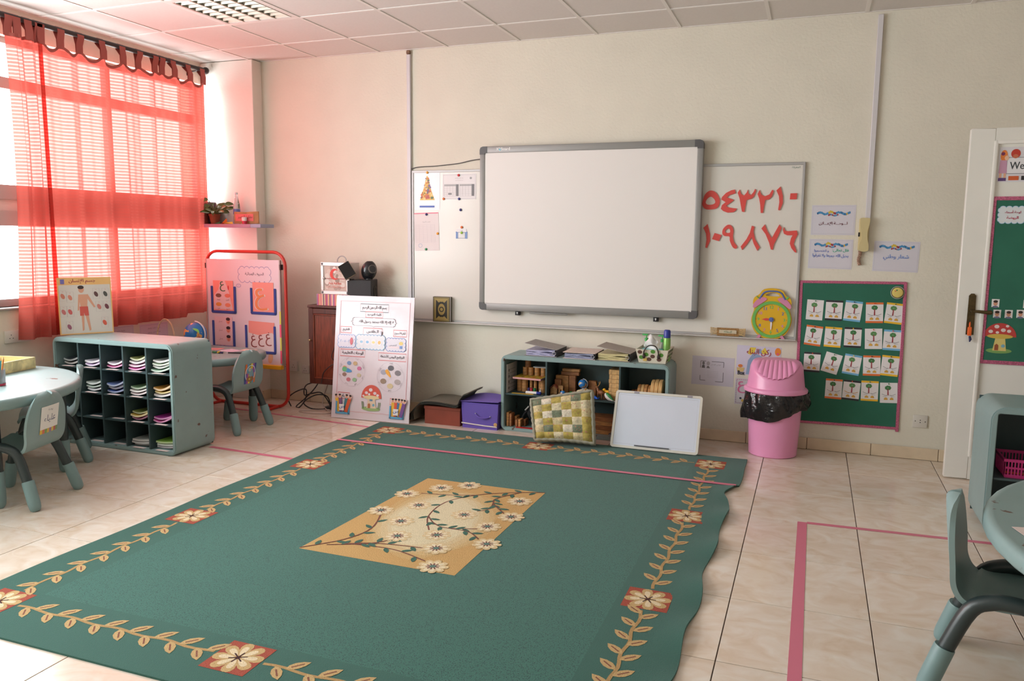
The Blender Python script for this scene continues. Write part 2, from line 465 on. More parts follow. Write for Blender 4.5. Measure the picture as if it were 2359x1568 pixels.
for i in range(nwin):
    y1, y0 = wy[i], wy[i+1]
    g = G()
    for (za, zb) in ((WZ0, WZ0+0.05), (1.50, 1.60), (1.68, 1.775), (2.41, 2.485), (WZ1-0.04, WZ1)): g.box((XF0, y0, za), (XF1, y1, zb))
    g.box((XF0-0.002, y0, WZ0), (XF1+0.002, y0+0.02, WZ1)); g.box((XF0-0.002, y1-0.02, WZ0), (XF1+0.002, y1, WZ1))
    ym = (y0+y1)/2
    w = struct(g.obj('window_%d' % (i+1), M_FRAME, smooth=False))
    G().box((LX-0.09, y0+0.02, 1.60), (LX-0.08, y1-0.02, 1.68)).obj('spandrel', M_SPAN, w, smooth=False)
    for (za, zb, cuts) in ((WZ0+0.05, 1.50, 1), (1.775, 2.41, 1), (2.485, WZ1-0.04, 0)):
        ps = [(y0+0.02, y1-0.02)]
        for a, b in ps: G().box((LX-0.087, a, za), (LX-0.083, b, zb)).obj('pane', M_PANE, w, smooth=False)
struct(G().box((LX-0.25, WY0, WZ0-0.02), (LX+0.03, WY1, WZ0), 0.006, 1).obj('trim_1', M('grey_stone_sill', (150, 148, 145), 0.5), smooth=False))

# skirting tiles along the back wall and pillar
M_SKIRT = M('beige_skirting_tile', (214, 196, 170), 0.3, noise=(9, 0.08))
bb = struct(G().box((-0.555, -0.006, 0.0), (RX, 0.0, 0.08)).obj('baseboard_back', M_GROUT, smooth=False))
SKL = 0.412; sk = None; x = -0.553
cuts = [-0.545] + [3.575 + SKL*k for k in range(-9, 5)] + [RX-0.002]
cuts = [c for c in cuts if -0.546 <= c <= RX]
for a, b in zip(cuts[:-1], cuts[1:]):
    G().box((a+0.0015, -0.013, 0.0015), (b-0.0015, -0.004, 0.083), 0.003, 1).obj('skirting_tile', M_SKIRT, bb, smooth=False)
bl = struct(G().box((-0.555, -0.12, 0.0), (-0.545, -0.008, 0.083), 0.002, 1).obj('baseboard_left', M_SKIRT, smooth=False))

# open door leaf standing parallel to the back wall
M_DOOR = M('ivory_gloss_door_paint', (228, 228, 222), 0.32, noise=(5, 0.02))
DX, DY, DT = 4.79, -0.40, 2.115
dr = bpy.data.objects.new('door_1', None); COL.objects.link(dr); dr.location = (DX, DY, 0.0); struct(dr)
W = 0.88
g = G(); g.box((0, 0, 0.006), (0.13, 0.04, DT), 0.004, 1); g.box((W-0.13, 0, 0.006), (W, 0.04, DT), 0.004, 1)
g.box((0.13, 0, 0.006), (W-0.13, 0.04, 0.15)); g.box((0.13, 0, DT-0.075), (W-0.13, 0.04, DT))
g.obj('door_stile_frame', M_DOOR, dr)
G().box((0.13, 0.012, 0.15), (W-0.13, 0.03, DT-0.075)).obj('door_panel', M_DOOR, dr, smooth=False)
g = G(); b = 0.022
for (lo, hi) in (((0.125,-0.006,0.145),(0.125+b,0.02,DT-0.07)), ((W-0.125-b,-0.006,0.145),(W-0.125,0.02,DT-0.07)), ((0.125,-0.0055,0.145),(W-0.125,0.0195,0.145+b)), ((0.125,-0.0055,DT-0.07-b),(W-0.125,0.0195,DT-0.07))):
    g.box(lo, hi, 0.007, 2)
g.obj('door_moulding', M_DOOR, dr)
M_BRASS = M('worn_dark_brass', (92, 78, 52), 0.35, metal=0.8, noise=(40, 0.3))
pl = G().prism([(-0.021,-0.12),(0.021,-0.12),(0.019,0.115),(0.008,0.128),(-0.008,0.128),(-0.019,0.115)], 0, 0.006)
hp = pl.obj('handle_plate', M_BRASS, dr, loc=(0.078, -0.001, 1.02)); hp.rotation_euler = WALLROT
g = G(); g.tube([(0,0,0),(0,0,0.045)], 0.009, 10); g.tube(smooth_path([(0,0.0,0.045),(0.03,0.0,0.05),(0.075,-0.004,0.052),(0.10,-0.002,0.05)],4), [0.009]*4+[0.010]*4+[0.013]*4+[0.009], 10)
lv = g.obj('lever', M_BRASS, hp, loc=(0, 0.025, 0.004))
g = G(); g.ball((0,0,0),(0.005,0.02,0.005)); g.box((-0.01,-0.065,-0.006),(0.012,-0.012,0.006),0.004)
tz = g.obj('key_tassel', M('orange_key_tag', (232, 104, 40), 0.6), hp, loc=(-0.004, -0.06, 0.016))
G().tube([(0,-0.065,0),(0.004,-0.085,0.002),(0.001,-0.1,0.001)], [0.006,0.008,0.003], 8).obj('key_tassel_tip', M('navy_thread', (34, 40, 84), 0.7), hp, loc=(0.0, -0.062, 0.016))

# the tab-top curtain rod, conduits
M_RODM = M('dark_brown_rod', (48, 38, 36), 0.4, metal=0.3)
XR, ZR = -1.0, 2.845
rod = thing('curtain_rod', 'dark metal curtain rod with ball end running under the ceiling', 'curtain rod', (XR, 0, ZR))
G().tube([(0, -6.1, 0), (0, -0.19, 0)], 0.018, 12).obj('pole', M_RODM, rod)
G().ball((0, -0.172, 0), 0.03).obj('finial', M_RODM, rod)
for y in (-0.27, -2.1, -4.2):
    g = G(); g.tube([(-0.098, y, -0.02), (-0.03, y, -0.02), (0, y, -0.014)], 0.007, 8); g.cbox((-0.096, y, -0.02), (0.006, 0.04, 0.07)); g.obj('bracket', M_RODM, rod)

M_PVC = M('white_plastic_conduit', (206, 204, 208), 0.45)
for (x, z0, z1, lab, fit) in ((0.870, 0.10, 2.885, 'pale vertical cable conduit beside the left edge of whiteboard', True), (4.285, 1.6, 2.90, 'pale vertical cable conduit running down to the wall phone', False)):
    c = thing('cable_conduit', lab, 'conduit', (x, 0, z0), group='cable conduits on the wall')
    G().box((-0.0165, -0.022, 0), (0.0165, 0.0, z1-z0), 0.003, 1).obj('channel', M_PVC, c)
    if fit: G().box((-0.016, -0.03, z1-z0), (0.016, -0.002, z1-z0+0.03), 0.006, 1).obj('end_fitting', M('brown_stained_fitting', (120, 92, 70), 0.6, noise=(60, 0.5)), c)
# ================================================================ CURTAINS
def curtain_mat(name, col):
    m = bpy.data.materials.new(name); m.use_nodes = True
    nt = m.node_tree; N = nt.nodes; L = nt.links; N.remove(N['Principled BSDF'])
    tc = N.new('ShaderNodeTexCoord'); sp = N.new('ShaderNodeSeparateXYZ'); L.new(tc.outputs['Object'], sp.inputs[0])
    mu = N.new('ShaderNodeMath'); mu.operation = 'MULTIPLY'; mu.inputs[1].default_value = 2*PI/0.0235; L.new(sp.outputs['Z'], mu.inputs[0])
    sn = N.new('ShaderNodeMath'); sn.operation = 'SINE'; L.new(mu.outputs[0], sn.inputs[0])
    mr = N.new('ShaderNodeMapRange'); mr.inputs[1].default_value = -0.3; mr.inputs[2].default_value = 0.9; mr.inputs[3].default_value = 0.0; mr.inputs[4].default_value = 1.0
    L.new(sn.outputs[0], mr.inputs[0])
    # woven rows: denser red rows alternate with thinner, more see-through ones
    tl = N.new('ShaderNodeBsdfTranslucent'); df = N.new('ShaderNodeBsdfDiffuse'); tr = N.new('ShaderNodeBsdfTransparent')
    mc = N.new('ShaderNodeMix'); mc.data_type = 'RGBA'; mc.inputs[6].default_value = lin(col); mc.inputs[7].default_value = lin(tuple(min(255, int(v*1.02+16)) for v in col))
    L.new(mr.outputs[0], mc.inputs[0])
    tl.inputs['Color'].default_value = lin((140, 60, 52)); L.new(mc.outputs[2], df.inputs['Color'])
    mt = N.new('ShaderNodeMix'); mt.data_type = 'RGBA'; mt.inputs[6].default_value = (1.0, 0.12, 0.105, 1); mt.inputs[7].default_value = (1.0, 0.165, 0.15, 1)
    L.new(mr.outputs[0], mt.inputs[0]); L.new(mt.outputs[2], tr.inputs['Color'])
    m1 = N.new('ShaderNodeMixShader'); m1.inputs[0].default_value = 0.5; L.new(tl.outputs[0], m1.inputs[1]); L.new(df.outputs[0], m1.inputs[2])
    fa = N.new('ShaderNodeMapRange'); fa.inputs[3].default_value = 0.14; fa.inputs[4].default_value = 0.29; L.new(mr.outputs[0], fa.inputs[0])
    # cloth seen edge-on along its folds is optically thicker
    lw = N.new('ShaderNodeLayerWeight'); lw.inputs['Blend'].default_value = 0.5; th = N.new('ShaderNodeMapRange'); th.inputs[1].default_value = 0.1; th.inputs[2].default_value = 0.85; th.inputs[3].default_value = 1.15; th.inputs[4].default_value = 0.15; L.new(lw.outputs['Facing'], th.inputs[0])
    fm = N.new('ShaderNodeMath'); fm.operation = 'MULTIPLY'; L.new(fa.outputs[0], fm.inputs[0]); L.new(th.outputs[0], fm.inputs[1])
    m2 = N.new('ShaderNodeMixShader'); L.new(fm.outputs[0], m2.inputs[0]); L.new(m1.outputs[0], m2.inputs[1]); L.new(tr.outputs[0], m2.inputs[2])
    L.new(m2.outputs[0], N['Material Output'].inputs[0])
    return m
M_CURT = curtain_mat('salmon_striped_voile', (172, 92, 82))
M_TAB = M('salmon_cotton_tab', (160, 82, 74), 0.9)
def curtain(label, y0, y1, zbot, folds, amp, tabs, seed, step=None, hang=None, sag=0.05):
    r = random.Random(seed)
    ph = [r.uniform(0, 6.28) for _ in range(4)]
    c = thing('curtain', label, 'curtain', (XR, y0, 0), group='tab top curtains at the window')
    Wd = y1 - y0; ztop = 2.748
    tabu = [(t - y0)/Wd for t in tabs]
    def top(u):
        # cloth sags between the tabs
        lo = max([t for t in tabu if t <= u], default=tabu[0]); hi = min([t for t in tabu if t > u], default=tabu[-1])
        s_ = 0 if hi <= lo else math.sin(PI*(u-lo)/(hi-lo))
        return ztop - sag*s_*min(1, (hi-lo)*Wd/0.2)
    def fn(u, v):
        z1 = top(u); zb = zbot(u)
        z = z1 + (zb - z1)*v
        k = 0.55 + 0.45*v
        x = amp*k*(0.55*math.sin(folds*2*PI*u + ph[0] + 0.9*v) + 0.3*math.sin(folds*1.7*2*PI*u + ph[1] - 0.4*v) + 0.15*math.sin(folds*3.1*2*PI*u + ph[2]))
        y = Wd*u + (hang(u, v) if hang else 0)
        if step and u > step: x += 0.018
        return (x + 0.012, y, z)
    g = G(); g.grid(int(max(40, Wd*130)), 40, fn); g.obj('cloth', M_CURT, c, ang=180)
    # stitched top hem
    g = G(); g.grid(int(max(30, Wd*80)), 1, lambda u, v: (fn(u, 0.0)[0]+0.0015, fn(u, 0)[1], fn(u, 0)[2] - 0.022*v)); g.obj('top_hem', M_TAB, c, ang=180)
    for t in tabs:
        u = (t - y0)/Wd; b = fn(u, 0); w = 0.028
        pts = [(b[0]+0.004, b[2]-0.03), (b[0]+0.006, b[2]+0.03), (0.0205, ZR-0.02), (0.0205, ZR), (0.0, ZR+0.0205), (-0.0205, ZR), (-0.0205, ZR-0.02), (b[0]-0.004, b[2]+0.03), (b[0]-0.003, b[2]-0.03)]
        g = G(); g.grid(len(pts)-1, 1, lambda a, v: (pts[round(a*(len(pts)-1))][0], b[1] - w + 2*w*v, pts[round(a*(len(pts)-1))][1])); g.obj('tab', M_TAB, c, ang=180)
    return c
curtain('wide salmon curtain panel covering the window beside the pillar', -1.79, -0.215, lambda u: 0.745 + 0.02*u + (0.025 if u > 0.8 else 0), 6.5, 0.045,
        [-1.755, -1.60, -1.44, -1.26, -1.075, -0.905, -0.745, -0.675, -0.565, -0.40, -0.235], 3, step=0.80, sag=0.06)
curtain('narrow bunched salmon curtain panel at left picture edge', -2.0, -1.745, lambda u: 0.735 + 0.01*u, 2.4, 0.05, [-1.985, -1.93, -1.85, -1.77], 5, hang=lambda u, v: 0.03*math.sin(PI*v)*(1-u) - 0.05*v*v*(1-u)*0.6, sag=0.03)
# ---------------------------------------------------------------- recessed ceiling light (switched off)
M_LOUV = M('off_white_louvre', (196, 192, 178), 0.35, metal=0.35)
x0, x1, y1, y0 = 0.0, 0.6, -CW-0.6, -CW-1.2
cl = thing('ceiling_light', 'square recessed ceiling light with egg-crate louvre, switched off', 'ceiling light', ((x0+x1)/2, (y0+y1)/2, CZ))
g = G()
for (a, b, c, d) in ((-.288,-.288,.288,-.262),(-.288,.262,.288,.288),(-.288,-.262,-.262,.262),(.262,-.262,.288,.262)): g.box((a, b, 0.0), (c, d, 0.012))
g.obj('frame', M_GRID, cl, smooth=False)
G().box((-.288, -.288, 0.016), (.288, .288, 0.0195)).obj('reflector', M('grey_reflector', (150, 148, 140), 0.3, metal=0.5), cl, smooth=False)
for i in range(5):
    xx_ = -.262 + .131*i
    G().prism([(-.006, 0.0), (.006, 0.0), (.002, 0.0155), (-.002, 0.0155)], -.262, .262).obj('long_blade', M_LOUV, cl, smooth=False).matrix_local = Matrix.Translation((xx_, 0, 0)) @ Matrix.Rotation(PI/2, 4, 'X')
sb = None
for i in range(4):
    for k in range(9):
        yy = -.262 + .0655*k
        if sb is None:
            g = G(); g.add([(-.060,-.012,.0155),(.060,-.012,.0155),(.060,0,.001),(-.060,0,.001),(-.060,.012,.0155),(.060,.012,.0155)], [(0,1,2,3),(3,2,5,4),(0,4,5,1),(0,3,4),(1,5,2)])
            o = sb = g.obj('cross_blade', M_LOUV, cl, smooth=False)
        else: o = linked(sb, 'cross_blade', cl)
        o.location = (-.262 + .131*(i+.5), max(-.25, min(.25, yy)), 0)

# ---------------------------------------------------------------- pieces of teal moulded nursery furniture
M_TEAL = M('grey_teal_moulded_plastic', (132, 157, 157), 0.42, noise=(6, 0.05), bump=(160, 0.06))
M_TEALW = M('grey_teal_plastic_worn', (132, 157, 157), 0.42, noise=(6, 0.05), wear=((96, 72, 62), 16, 0.67))
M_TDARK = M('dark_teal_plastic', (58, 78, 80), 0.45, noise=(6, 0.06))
M_TUBE = M('blackish_green_tube', (44, 56, 57), 0.35, noise=(10, 0.1))
M_CAP = M('grey_teal_leg_cap', (116, 144, 145), 0.45, noise=(12, 0.04))

def leg_cap(g, a, b, r):
    """rounded cap along a->b ending on the floor at b"""
    A, B = Vector(a), Vector(b); d = (B-A).normalized(); L_ = (B-A).length
    pts = []; rs = []
    for t, q in ((0, 0.96), (0.03, 1.0), (0.75, 1.0), (0.88, 0.93), (0.95, 0.8), (1.0, 0.55)):
        pts.append(tuple(A + d*L_*t)); rs.append(r*q)
    g.tube(pts, rs, 14)

def make_chair(label, loc, rz, sticker=None, group='small teal nursery chairs'):
    """local +x is the way the sitter faces"""
    c = thing('nursery_chair', label, 'chair', loc, (0, 0, rz), group)
    prof = smooth_path([(0.17, 0.275), (0.145, 0.312), (0.08, 0.312), (-0.03, 0.300), (-0.115, 0.305), (-0.155, 0.345), (-0.170, 0.42), (-0.186, 0.51), (-0.198, 0.592)], 8)
    n = len(prof)-1
    def hw(t):          # half width along the profile (0 = seat front, 1 = top of back)
        if t < 0.07: return 0.15 - 0.03*((0.07-t)/0.07)**2
        if t < 0.5: return 0.15
        if t < 0.72: return 0.15 + 0.015*(t-0.5)/0.22
        q = (t-0.72)/0.28
        return 0.165*math.sqrt(max(0.0, 1 - q**2.6)) if q < 1 else 0.0
    def fn(u, v):
        x, z = prof[round(u*n)]
        w = max(hw(u), 0.012); s_ = -1 + 2*v
        y = w*s_
        back = max(0, (u-0.5)/0.5)
        return (x + 0.025*back*s_*s_ - 0.0, y, z + (0.014*s_*s_ if u < 0.5 else 0))
    g = G(); g.grid(n, 14, fn, thick=-0.016); g.obj('seat_shell', M_TEAL, c, ang=55)
    for s_ in (-1, 1):
        y = 0.158*s_
        rf, ff = (-0.215, 0.19*s_), (0.205, 0.19*s_)        # rear and front feet
        path = smooth_path([(rf[0], rf[1], 0.012), (-0.165, 0.172*s_, 0.15), (-0.11, y, 0.285), (-0.055, y, 0.325), (0.0, y, 0.333), (0.06, y, 0.322), (0.12, y, 0.275), (0.165, 0.172*s_, 0.15), (ff[0], ff[1], 0.012)], 4)
        G().tube(path[4:-4], 0.0245, 14).obj('side_tube', M_TUBE, c)
        for f, m in ((rf, -1), (ff, 1)):
            a = (0.167*m, 0.173*s_, 0.155) ; g = G(); leg_cap(g, a, (f[0], f[1], 0.0), 0.0310); g.obj('leg_cap', M_CAP, c)
    if sticker:
        # sticker follows the curved rear of the backrest
        def wrap(x, y, z):
            x *= 1.35; y *= 1.3
            t = 0.42 + y; s_ = max(-1, min(1, x/0.16)); xb = -0.170 - (t-0.42)*0.155 + 0.025*0.6*s_*s_
            return (xb - 0.019 - z, -x, t)
        p2 = Print(z=0.0006); p2.fn = wrap; sticker(p2)
        p2.build('name_sticker', c)
    return c
def stick_name(p):
    n = 6
    for i in range(n): p.rect(-0.055+0.11*i/n, -0.03, -0.055+0.11*(i+1)/n, 0.085, (232, 232, 228))
    p.up()
    for i, cc in enumerate(((222,186,70),(206,112,90),(120,160,90),(214,178,80),(150,120,160),(216,190,90),(190,100,90),(120,150,100))):
        p.rect(-0.055+0.11*i/8, -0.03, -0.055+0.11*(i+1)/8, -0.012, cc)
    p.text('علياء', 0.0, 0.03, 0.035, (70, 84, 120), maxw=0.07); p.text('روضة', 0, 0.068, 0.013, (110, 110, 120))
def stick_pic(p):
    n = 6
    cols = ((214,120,60),(90,150,190),(120,150,90),(232,206,60),(150,80,160),(60,80,150))
    for i in range(n): p.rect(-0.045+0.09*i/n, -0.05, -0.045+0.09*(i+1)/n, 0.01, cols[5-i]); p.rect(-0.045+0.09*i/n, 0.01, -0.045+0.09*(i+1)/n, 0.065, cols[i])
    p.up(); p.disc(0, 0.008, 0.043, (206, 220, 228), 0.05); p.up(); p.disc(0, -0.024, 0.03, (150, 104, 70), 0.017); p.up(); p.disc(0.004, 0.012, 0.018, (122, 160, 170), 0.024); p.disc(-0.008, 0.032, 0.012, (196, 196, 176))

make_chair('teal chair with picture sticker, back turned, beside the tall easel', (-0.115, -1.05, 0), PI, stick_pic)
make_chair('teal chair with white name sticker in the left foreground', (-0.06, -2.825, 0), PI + 0.30, stick_name)
make_chair('teal chair tucked between the left round table and cubby unit', (-0.60, -2.19, 0), math.atan2(-0.76, -0.65))
make_chair('teal chair seen side-on at the right picture edge', (4.645, -2.945, 0), -0.25).scale = (1.05, 1.08, 1.03)

def d_table(label, loc, outline, h, legs, group='round teal nursery tables'):
    t = thing('nursery_table', label, 'table', loc, (0,0,0), group)
    k = len(outline)
    cx_ = sum(p[0] for p in outline)/k; cy_ = sum(p[1] for p in outline)/k
    def ring(off, z):
        out = []
        for i, p in enumerate(outline):
            a = Vector(outline[i-1]); b = Vector(outline[(i+1) % k]); tt = (b-a).normalized(); nn = Vector((tt.y, -tt.x))
            q = Vector(p) - nn*off; out.append((q.x, q.y, z))
        return out
    rings = [ring(0.06, h-0.06), ring(0.012, h-0.058), ring(0.0, h-0.045), ring(0.0, h-0.018), ring(0.006, h-0.006), ring(0.016, h), ring(0.03, h-0.001)]
    vs = [p for r_ in rings for p in r_]; fs = []
    for i in range(len(rings)-1):
        for j in range(k): fs.append((i*k+j, i*k+(j+1)%k, (i+1)*k+(j+1)%k, (i+1)*k+j))
    fs.append(tuple(range(k-1,-1,-1))); fs.append(tuple((len(rings)-1)*k+j for j in range(k)))
    g = G(); g.add(vs, fs); g.obj('table_top', M_TEALW, t, ang=50)
    for x, y in legs:
        lg = G().tube([(x, y, h-0.055), (x, y, 0.19)], 0.029, 16).obj('leg', M_TUBE, t)
        g = G(); leg_cap(g, (x, y, 0.2), (x, y, 0.0), 0.034); g.obj('leg_cap', M_CAP, lg)
    return t
def cut_circle(cx_, cy_, r, xlim, side, n=56):
    """circle flattened against the wall at xlim"""
    pts = []
    for i in range(n):
        a = 2*PI*i/n; x = cx_ + r*math.cos(a); y = cy_ + r*math.sin(a)
        if (side < 0 and x < xlim) or (side > 0 and x > xlim): x = xlim + (0.02*math.cos(a))*0
        pts.append((x, y))
    out = [pts[0]]
    for p in pts[1:]:
        if (Vector(p)-Vector(out[-1])).length > 0.02: out.append(p)
    return out
TL = d_table('large round teal table in the left foreground by the window', (0,0,0), cut_circle(-0.625, -2.885, 0.74, -1.06, -1), 0.60, [(-0.02, -2.98), (-0.28, -2.36), (-0.98, -2.5), (-0.98, -3.3), (-0.4, -3.42)])
TR = d_table('large round teal table cut off by the right picture edge', (0,0,0), cut_circle(5.43, -3.13, 0.92, 5.66, 1), 0.60, [(4.78, -3.5), (4.85, -2.68), (5.5, -2.4), (5.5, -3.9)])
# kidney table behind the cubby unit
o_ = [(-0.95,-1.22),(-0.60,-1.24),(-0.27,-1.22),(-0.12,-1.12),(-0.05,-0.95),(-0.05,-0.74),(-0.14,-0.59),(-0.30,-0.53),(-0.60,-0.52),(-0.92,-0.52),(-0.97,-0.56),(-0.985,-0.9),(-0.97,-1.2)]
TB = d_table('teal table behind the cubby unit beside the easel', (0,0,0), [p[:2] for p in smooth_path([(a,b,0) for a,b in o_], 4, True)], 0.535, [(-0.11, -0.80), (-0.86, -0.63), (-0.86, -1.1), (-0.3, -1.13)], group='round teal nursery tables')

def open_unit(name, label, cat, x0, x1, yf, yb, h, cols, rows, bank=None, r=0.05, wall=0.028, topwear=True, group='teal moulded shelf units'):
    """rounded open-front unit; cols = x positions of dividers (relative 0..1), rows = z of shelf boards"""
    t = thing(name, label, cat, (x0, yf, 0), (0,0,0), group)
    Wd = x1-x0; D = yb-yf
    outer = rrect(0, 0, Wd, h, r, 6); inner = rrect(wall, wall, Wd-wall, h-wall-0.005, 0.012, 3)
    g = G(); g.m = Matrix.Rotation(PI/2, 4, 'X'); g.prism([outer, inner[::-1]], -D, -0.006); 
    g.prism([rrect(0.006, 0.006, Wd-0.006, h-0.006, r-0.004, 6), rrect(wall-0.004, wall-0.004, Wd-wall+0.004, h-wall-0.001, 0.012, 3)[::-1]], -0.006, 0.0)
    g.obj('carcass', M_TEALW if topwear else M_TEAL, t, ang=30)
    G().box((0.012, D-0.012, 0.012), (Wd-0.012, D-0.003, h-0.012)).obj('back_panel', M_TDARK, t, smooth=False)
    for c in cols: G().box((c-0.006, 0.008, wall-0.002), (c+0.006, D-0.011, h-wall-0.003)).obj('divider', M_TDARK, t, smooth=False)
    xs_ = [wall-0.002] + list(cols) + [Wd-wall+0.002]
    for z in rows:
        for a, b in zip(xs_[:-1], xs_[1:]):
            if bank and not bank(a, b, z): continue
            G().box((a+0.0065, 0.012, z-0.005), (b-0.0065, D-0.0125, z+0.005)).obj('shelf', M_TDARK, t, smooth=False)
    return t

# ---------------------------------------------------------------- cubby unit (five columns, four rows)
CX0, CX1, CYF, CYB, CH = -0.945, 0.11, -1.855, -1.49, 0.745
cw = (CX1-CX0-0.056)/5; ccols = [0.028 + cw*i for i in range(1, 5)]; crow = [0.028 + (CH-0.061)*i/4 for i in range(1, 4)]
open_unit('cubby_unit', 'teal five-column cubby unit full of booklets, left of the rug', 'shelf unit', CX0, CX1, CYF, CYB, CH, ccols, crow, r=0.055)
M_PAPER = M('white_paper', (226, 224, 224), 0.7)
M_PAGE = M('stacked_page_edges', (214, 212, 210), 0.8, noise=(300, 0.12))
def booklet(loc, w, d, t, curl, cover, label, rz=0.0):
    b = thing('booklet', label, 'booklet', loc, (0, 0, rz), 'exercise booklets in the cubby unit')
    f = lambda u, v, dz: (-w/2 + w*u, d*v, dz + curl*(abs(u-0.3)/0.7)**1.6*(1-0.6*v))
    G().grid(8, 3, lambda u, v: f(u, v, t), thick=t*0.8).obj('pages', M('pages_%02x%02x%02x' % cover, tuple(int(0.42*c_+0.58*222) for c_ in cover), 0.8, noise=(300, 0.1)), b, ang=60)
    G().grid(8, 3, lambda u, v: f(u*1.0, v, t+0.0014), thick=0.001).obj('cover', M('cover_%02x%02x%02x' % cover, cover, 0.45), b, ang=60)
cells = {  # (column, row from top): (cover colours from the bottom up, word)
 (1,0): (((198,170,214),(222,216,228)), 'lilac'), (2,0): (((206,66,140),(226,214,226)), 'magenta'), (3,0): (((196,70,150),(226,180,206),(232,226,230),(180,186,120)), 'mixed pink'),
 (4,0): (((150,186,160),(222,226,226),(196,214,190),(236,234,232)), 'pale green'), (1,1): (((222,222,226),(150,176,160),(210,220,214)), 'grey green'),
 (2,1): (((74,98,170),(214,218,232),(120,140,196)), 'blue'), (3,1): (((228,206,206),(236,230,226),(120,150,110)), 'cream'), (4,1): (((232,226,226),(226,190,80),(206,150,70)), 'yellow'),
 (3,2): (((206,80,150),(226,190,90),(150,160,80)), 'pink and yellow'), (4,2): (((196,60,140),(176,60,150)), 'deep magenta'),
 (3,3): (((190,190,190),(200,202,200),(176,180,176)), 'grey'), (4,3): (((222,214,226),(206,220,206),(150,196,80)), 'lime green'), (0,0): (((96,96,90),(60,70,74)), 'dark')}
rowname = ('top', 'second', 'third', 'bottom'); colname = ('leftmost', 'second', 'middle', 'fourth', 'right-hand')
ordn = ('lowest', 'second', 'third', 'topmost')
rb = random.Random(11)
for (ci, ri), (cv, word) in cells.items():
    zf = [CH-0.033] + crow[::-1] + [0.028]
    zb = zf[ri+1] + (0.0055 if ri < 3 else 0.001)
    xm = CX0 + 0.028 + cw*(ci+.5)
    z = zb
    for k, c in enumerate(cv):
        t = rb.uniform(0.011, 0.015); curl = rb.uniform(0.030, 0.048)
        if ri == 3: curl = 0.012
        nm = ordn[k] if len(cv) > 1 else 'only'
        booklet((xm + rb.uniform(-.006, .006), CYF+0.034+rb.uniform(0, .02), z), 0.162, 0.25, t, curl, c,
                '%s booklet of the %s pile in the %s column, %s row of cubbies' % (nm, word, colname[ci], rowname[ri]), rb.uniform(-0.03, 0.03))
        z += t + 0.0035 + (0.005 if ri < 3 else 0)
for ci in range(5):
    for ri in range(4):
        if ci == 0 and ri > 0: continue
        zb = [CH-0.033] + crow[::-1] + [0.028]; zz = zb[ri+1] + (0.0055 if ri < 3 else 0.0005)
        xm = CX0 + 0.028 + cw*(ci+.5)
        nl = tag(G().cbox((0, 0, 0), (0.10, 0.026, 0.0008)).obj('name_label', M('pinkish_paper_label', (226, 204, 200), 0.7), smooth=False), 'small paper name label in the %s column, %s row of cubbies' % (colname[ci], rowname[ri]), 'label', 'name labels in the cubby unit')
        nl.location = (xm, CYF+0.028 if (ci, ri) in cells else CYF+0.045, zz+0.0006)
        if (ci, ri) in cells: nl.location.y = CYF + 0.0015 + 0.013; nl.rotation_euler = (0, 0, 0)
# ================================================================ RUG AND FLOOR TAPE
def rug_mat():
    m = bpy.data.materials.new('green_flecked_carpet'); m.use_nodes = True
    N = m.node_tree.nodes; L = m.node_tree.links; b = N['Principled BSDF']
    tc = N.new('ShaderNodeTexCoord')
    t = N.new('ShaderNodeTexNoise'); t.inputs['Scale'].default_value = 220; t.inputs['Detail'].default_value = 1; L.new(tc.outputs['Object'], t.inputs['Vector'])
    t2 = N.new('ShaderNodeTexNoise'); t2.inputs['Scale'].default_value = 260; L.new(tc.outputs['Object'], t2.inputs['Vector'])
    sp = N.new('ShaderNodeSeparateXYZ'); L.new(tc.outputs['Object'], sp.inputs[0])
    # flecks only in the field inside the vine border
    def cmp(out, op, v):
        n = N.new('ShaderNodeMath'); n.operation = op; n.inputs[1].default_value = v; L.new(out, n.inputs[0]); return n.outputs[0]
    a = cmp(sp.outputs['X'], 'GREATER_THAN', 1.13); b2 = cmp(sp.outputs['X'], 'LESS_THAN', 3.29); c = cmp(sp.outputs['Y'], 'GREATER_THAN', -3.65); d = cmp(sp.outputs['Y'], 'LESS_THAN', -0.79)
    def mul(p, q):
        n = N.new('ShaderNodeMath'); n.operation = 'MULTIPLY'; L.new(p, n.inputs[0]); L.new(q, n.inputs[1]); return n.outputs[0]
    mask = mul(mul(a, b2), mul(c, d))
    mr = N.new('ShaderNodeMapRange'); mr.inputs[1].default_value = 0.35; mr.inputs[2].default_value = 0.44; mr.inputs[3].default_value = 0.75; mr.inputs[4].default_value = 0; L.new(t.outputs['Fac'], mr.inputs[0])
    fl_ = mul(mr.outputs[0], mask)
    m1 = N.new('ShaderNodeMix'); m1.data_type = 'RGBA'; m1.inputs[6].default_value = lin((49, 98, 88)); m1.inputs[7].default_value = lin((58, 109, 98)); L.new(t2.outputs['Fac'], m1.inputs[0])
    m0 = N.new('ShaderNodeMix'); m0.data_type = 'RGBA'; m0.inputs[6].default_value = lin((46, 92, 82)); L.new(m1.outputs[2], m0.inputs[7]); L.new(mask, m0.inputs[0])
    m2 = N.new('ShaderNodeMix'); m2.data_type = 'RGBA'; L.new(m0.outputs[2], m2.inputs[6]); m2.inputs[7].default_value = lin((26, 48, 48)); L.new(fl_, m2.inputs[0])
    L.new(m2.outputs[2], b.inputs['Base Color']); b.inputs['Roughness'].default_value = 0.95; b.inputs['Specular IOR Level'].default_value = 0.15
    b.inputs['Sheen Weight'].default_value = 0.15
    bp = N.new('ShaderNodeBump'); bp.inputs['Strength'].default_value = 0.5; bp.inputs['Distance'].default_value = 0.004; L.new(t2.outputs['Fac'], bp.inputs['Height']); L.new(bp.outputs['Normal'], b.inputs['Normal'])
    return m
RX0, RX1, RY0, RY1, RTH = 0.845, 3.60, -3.96, -0.48, 0.008
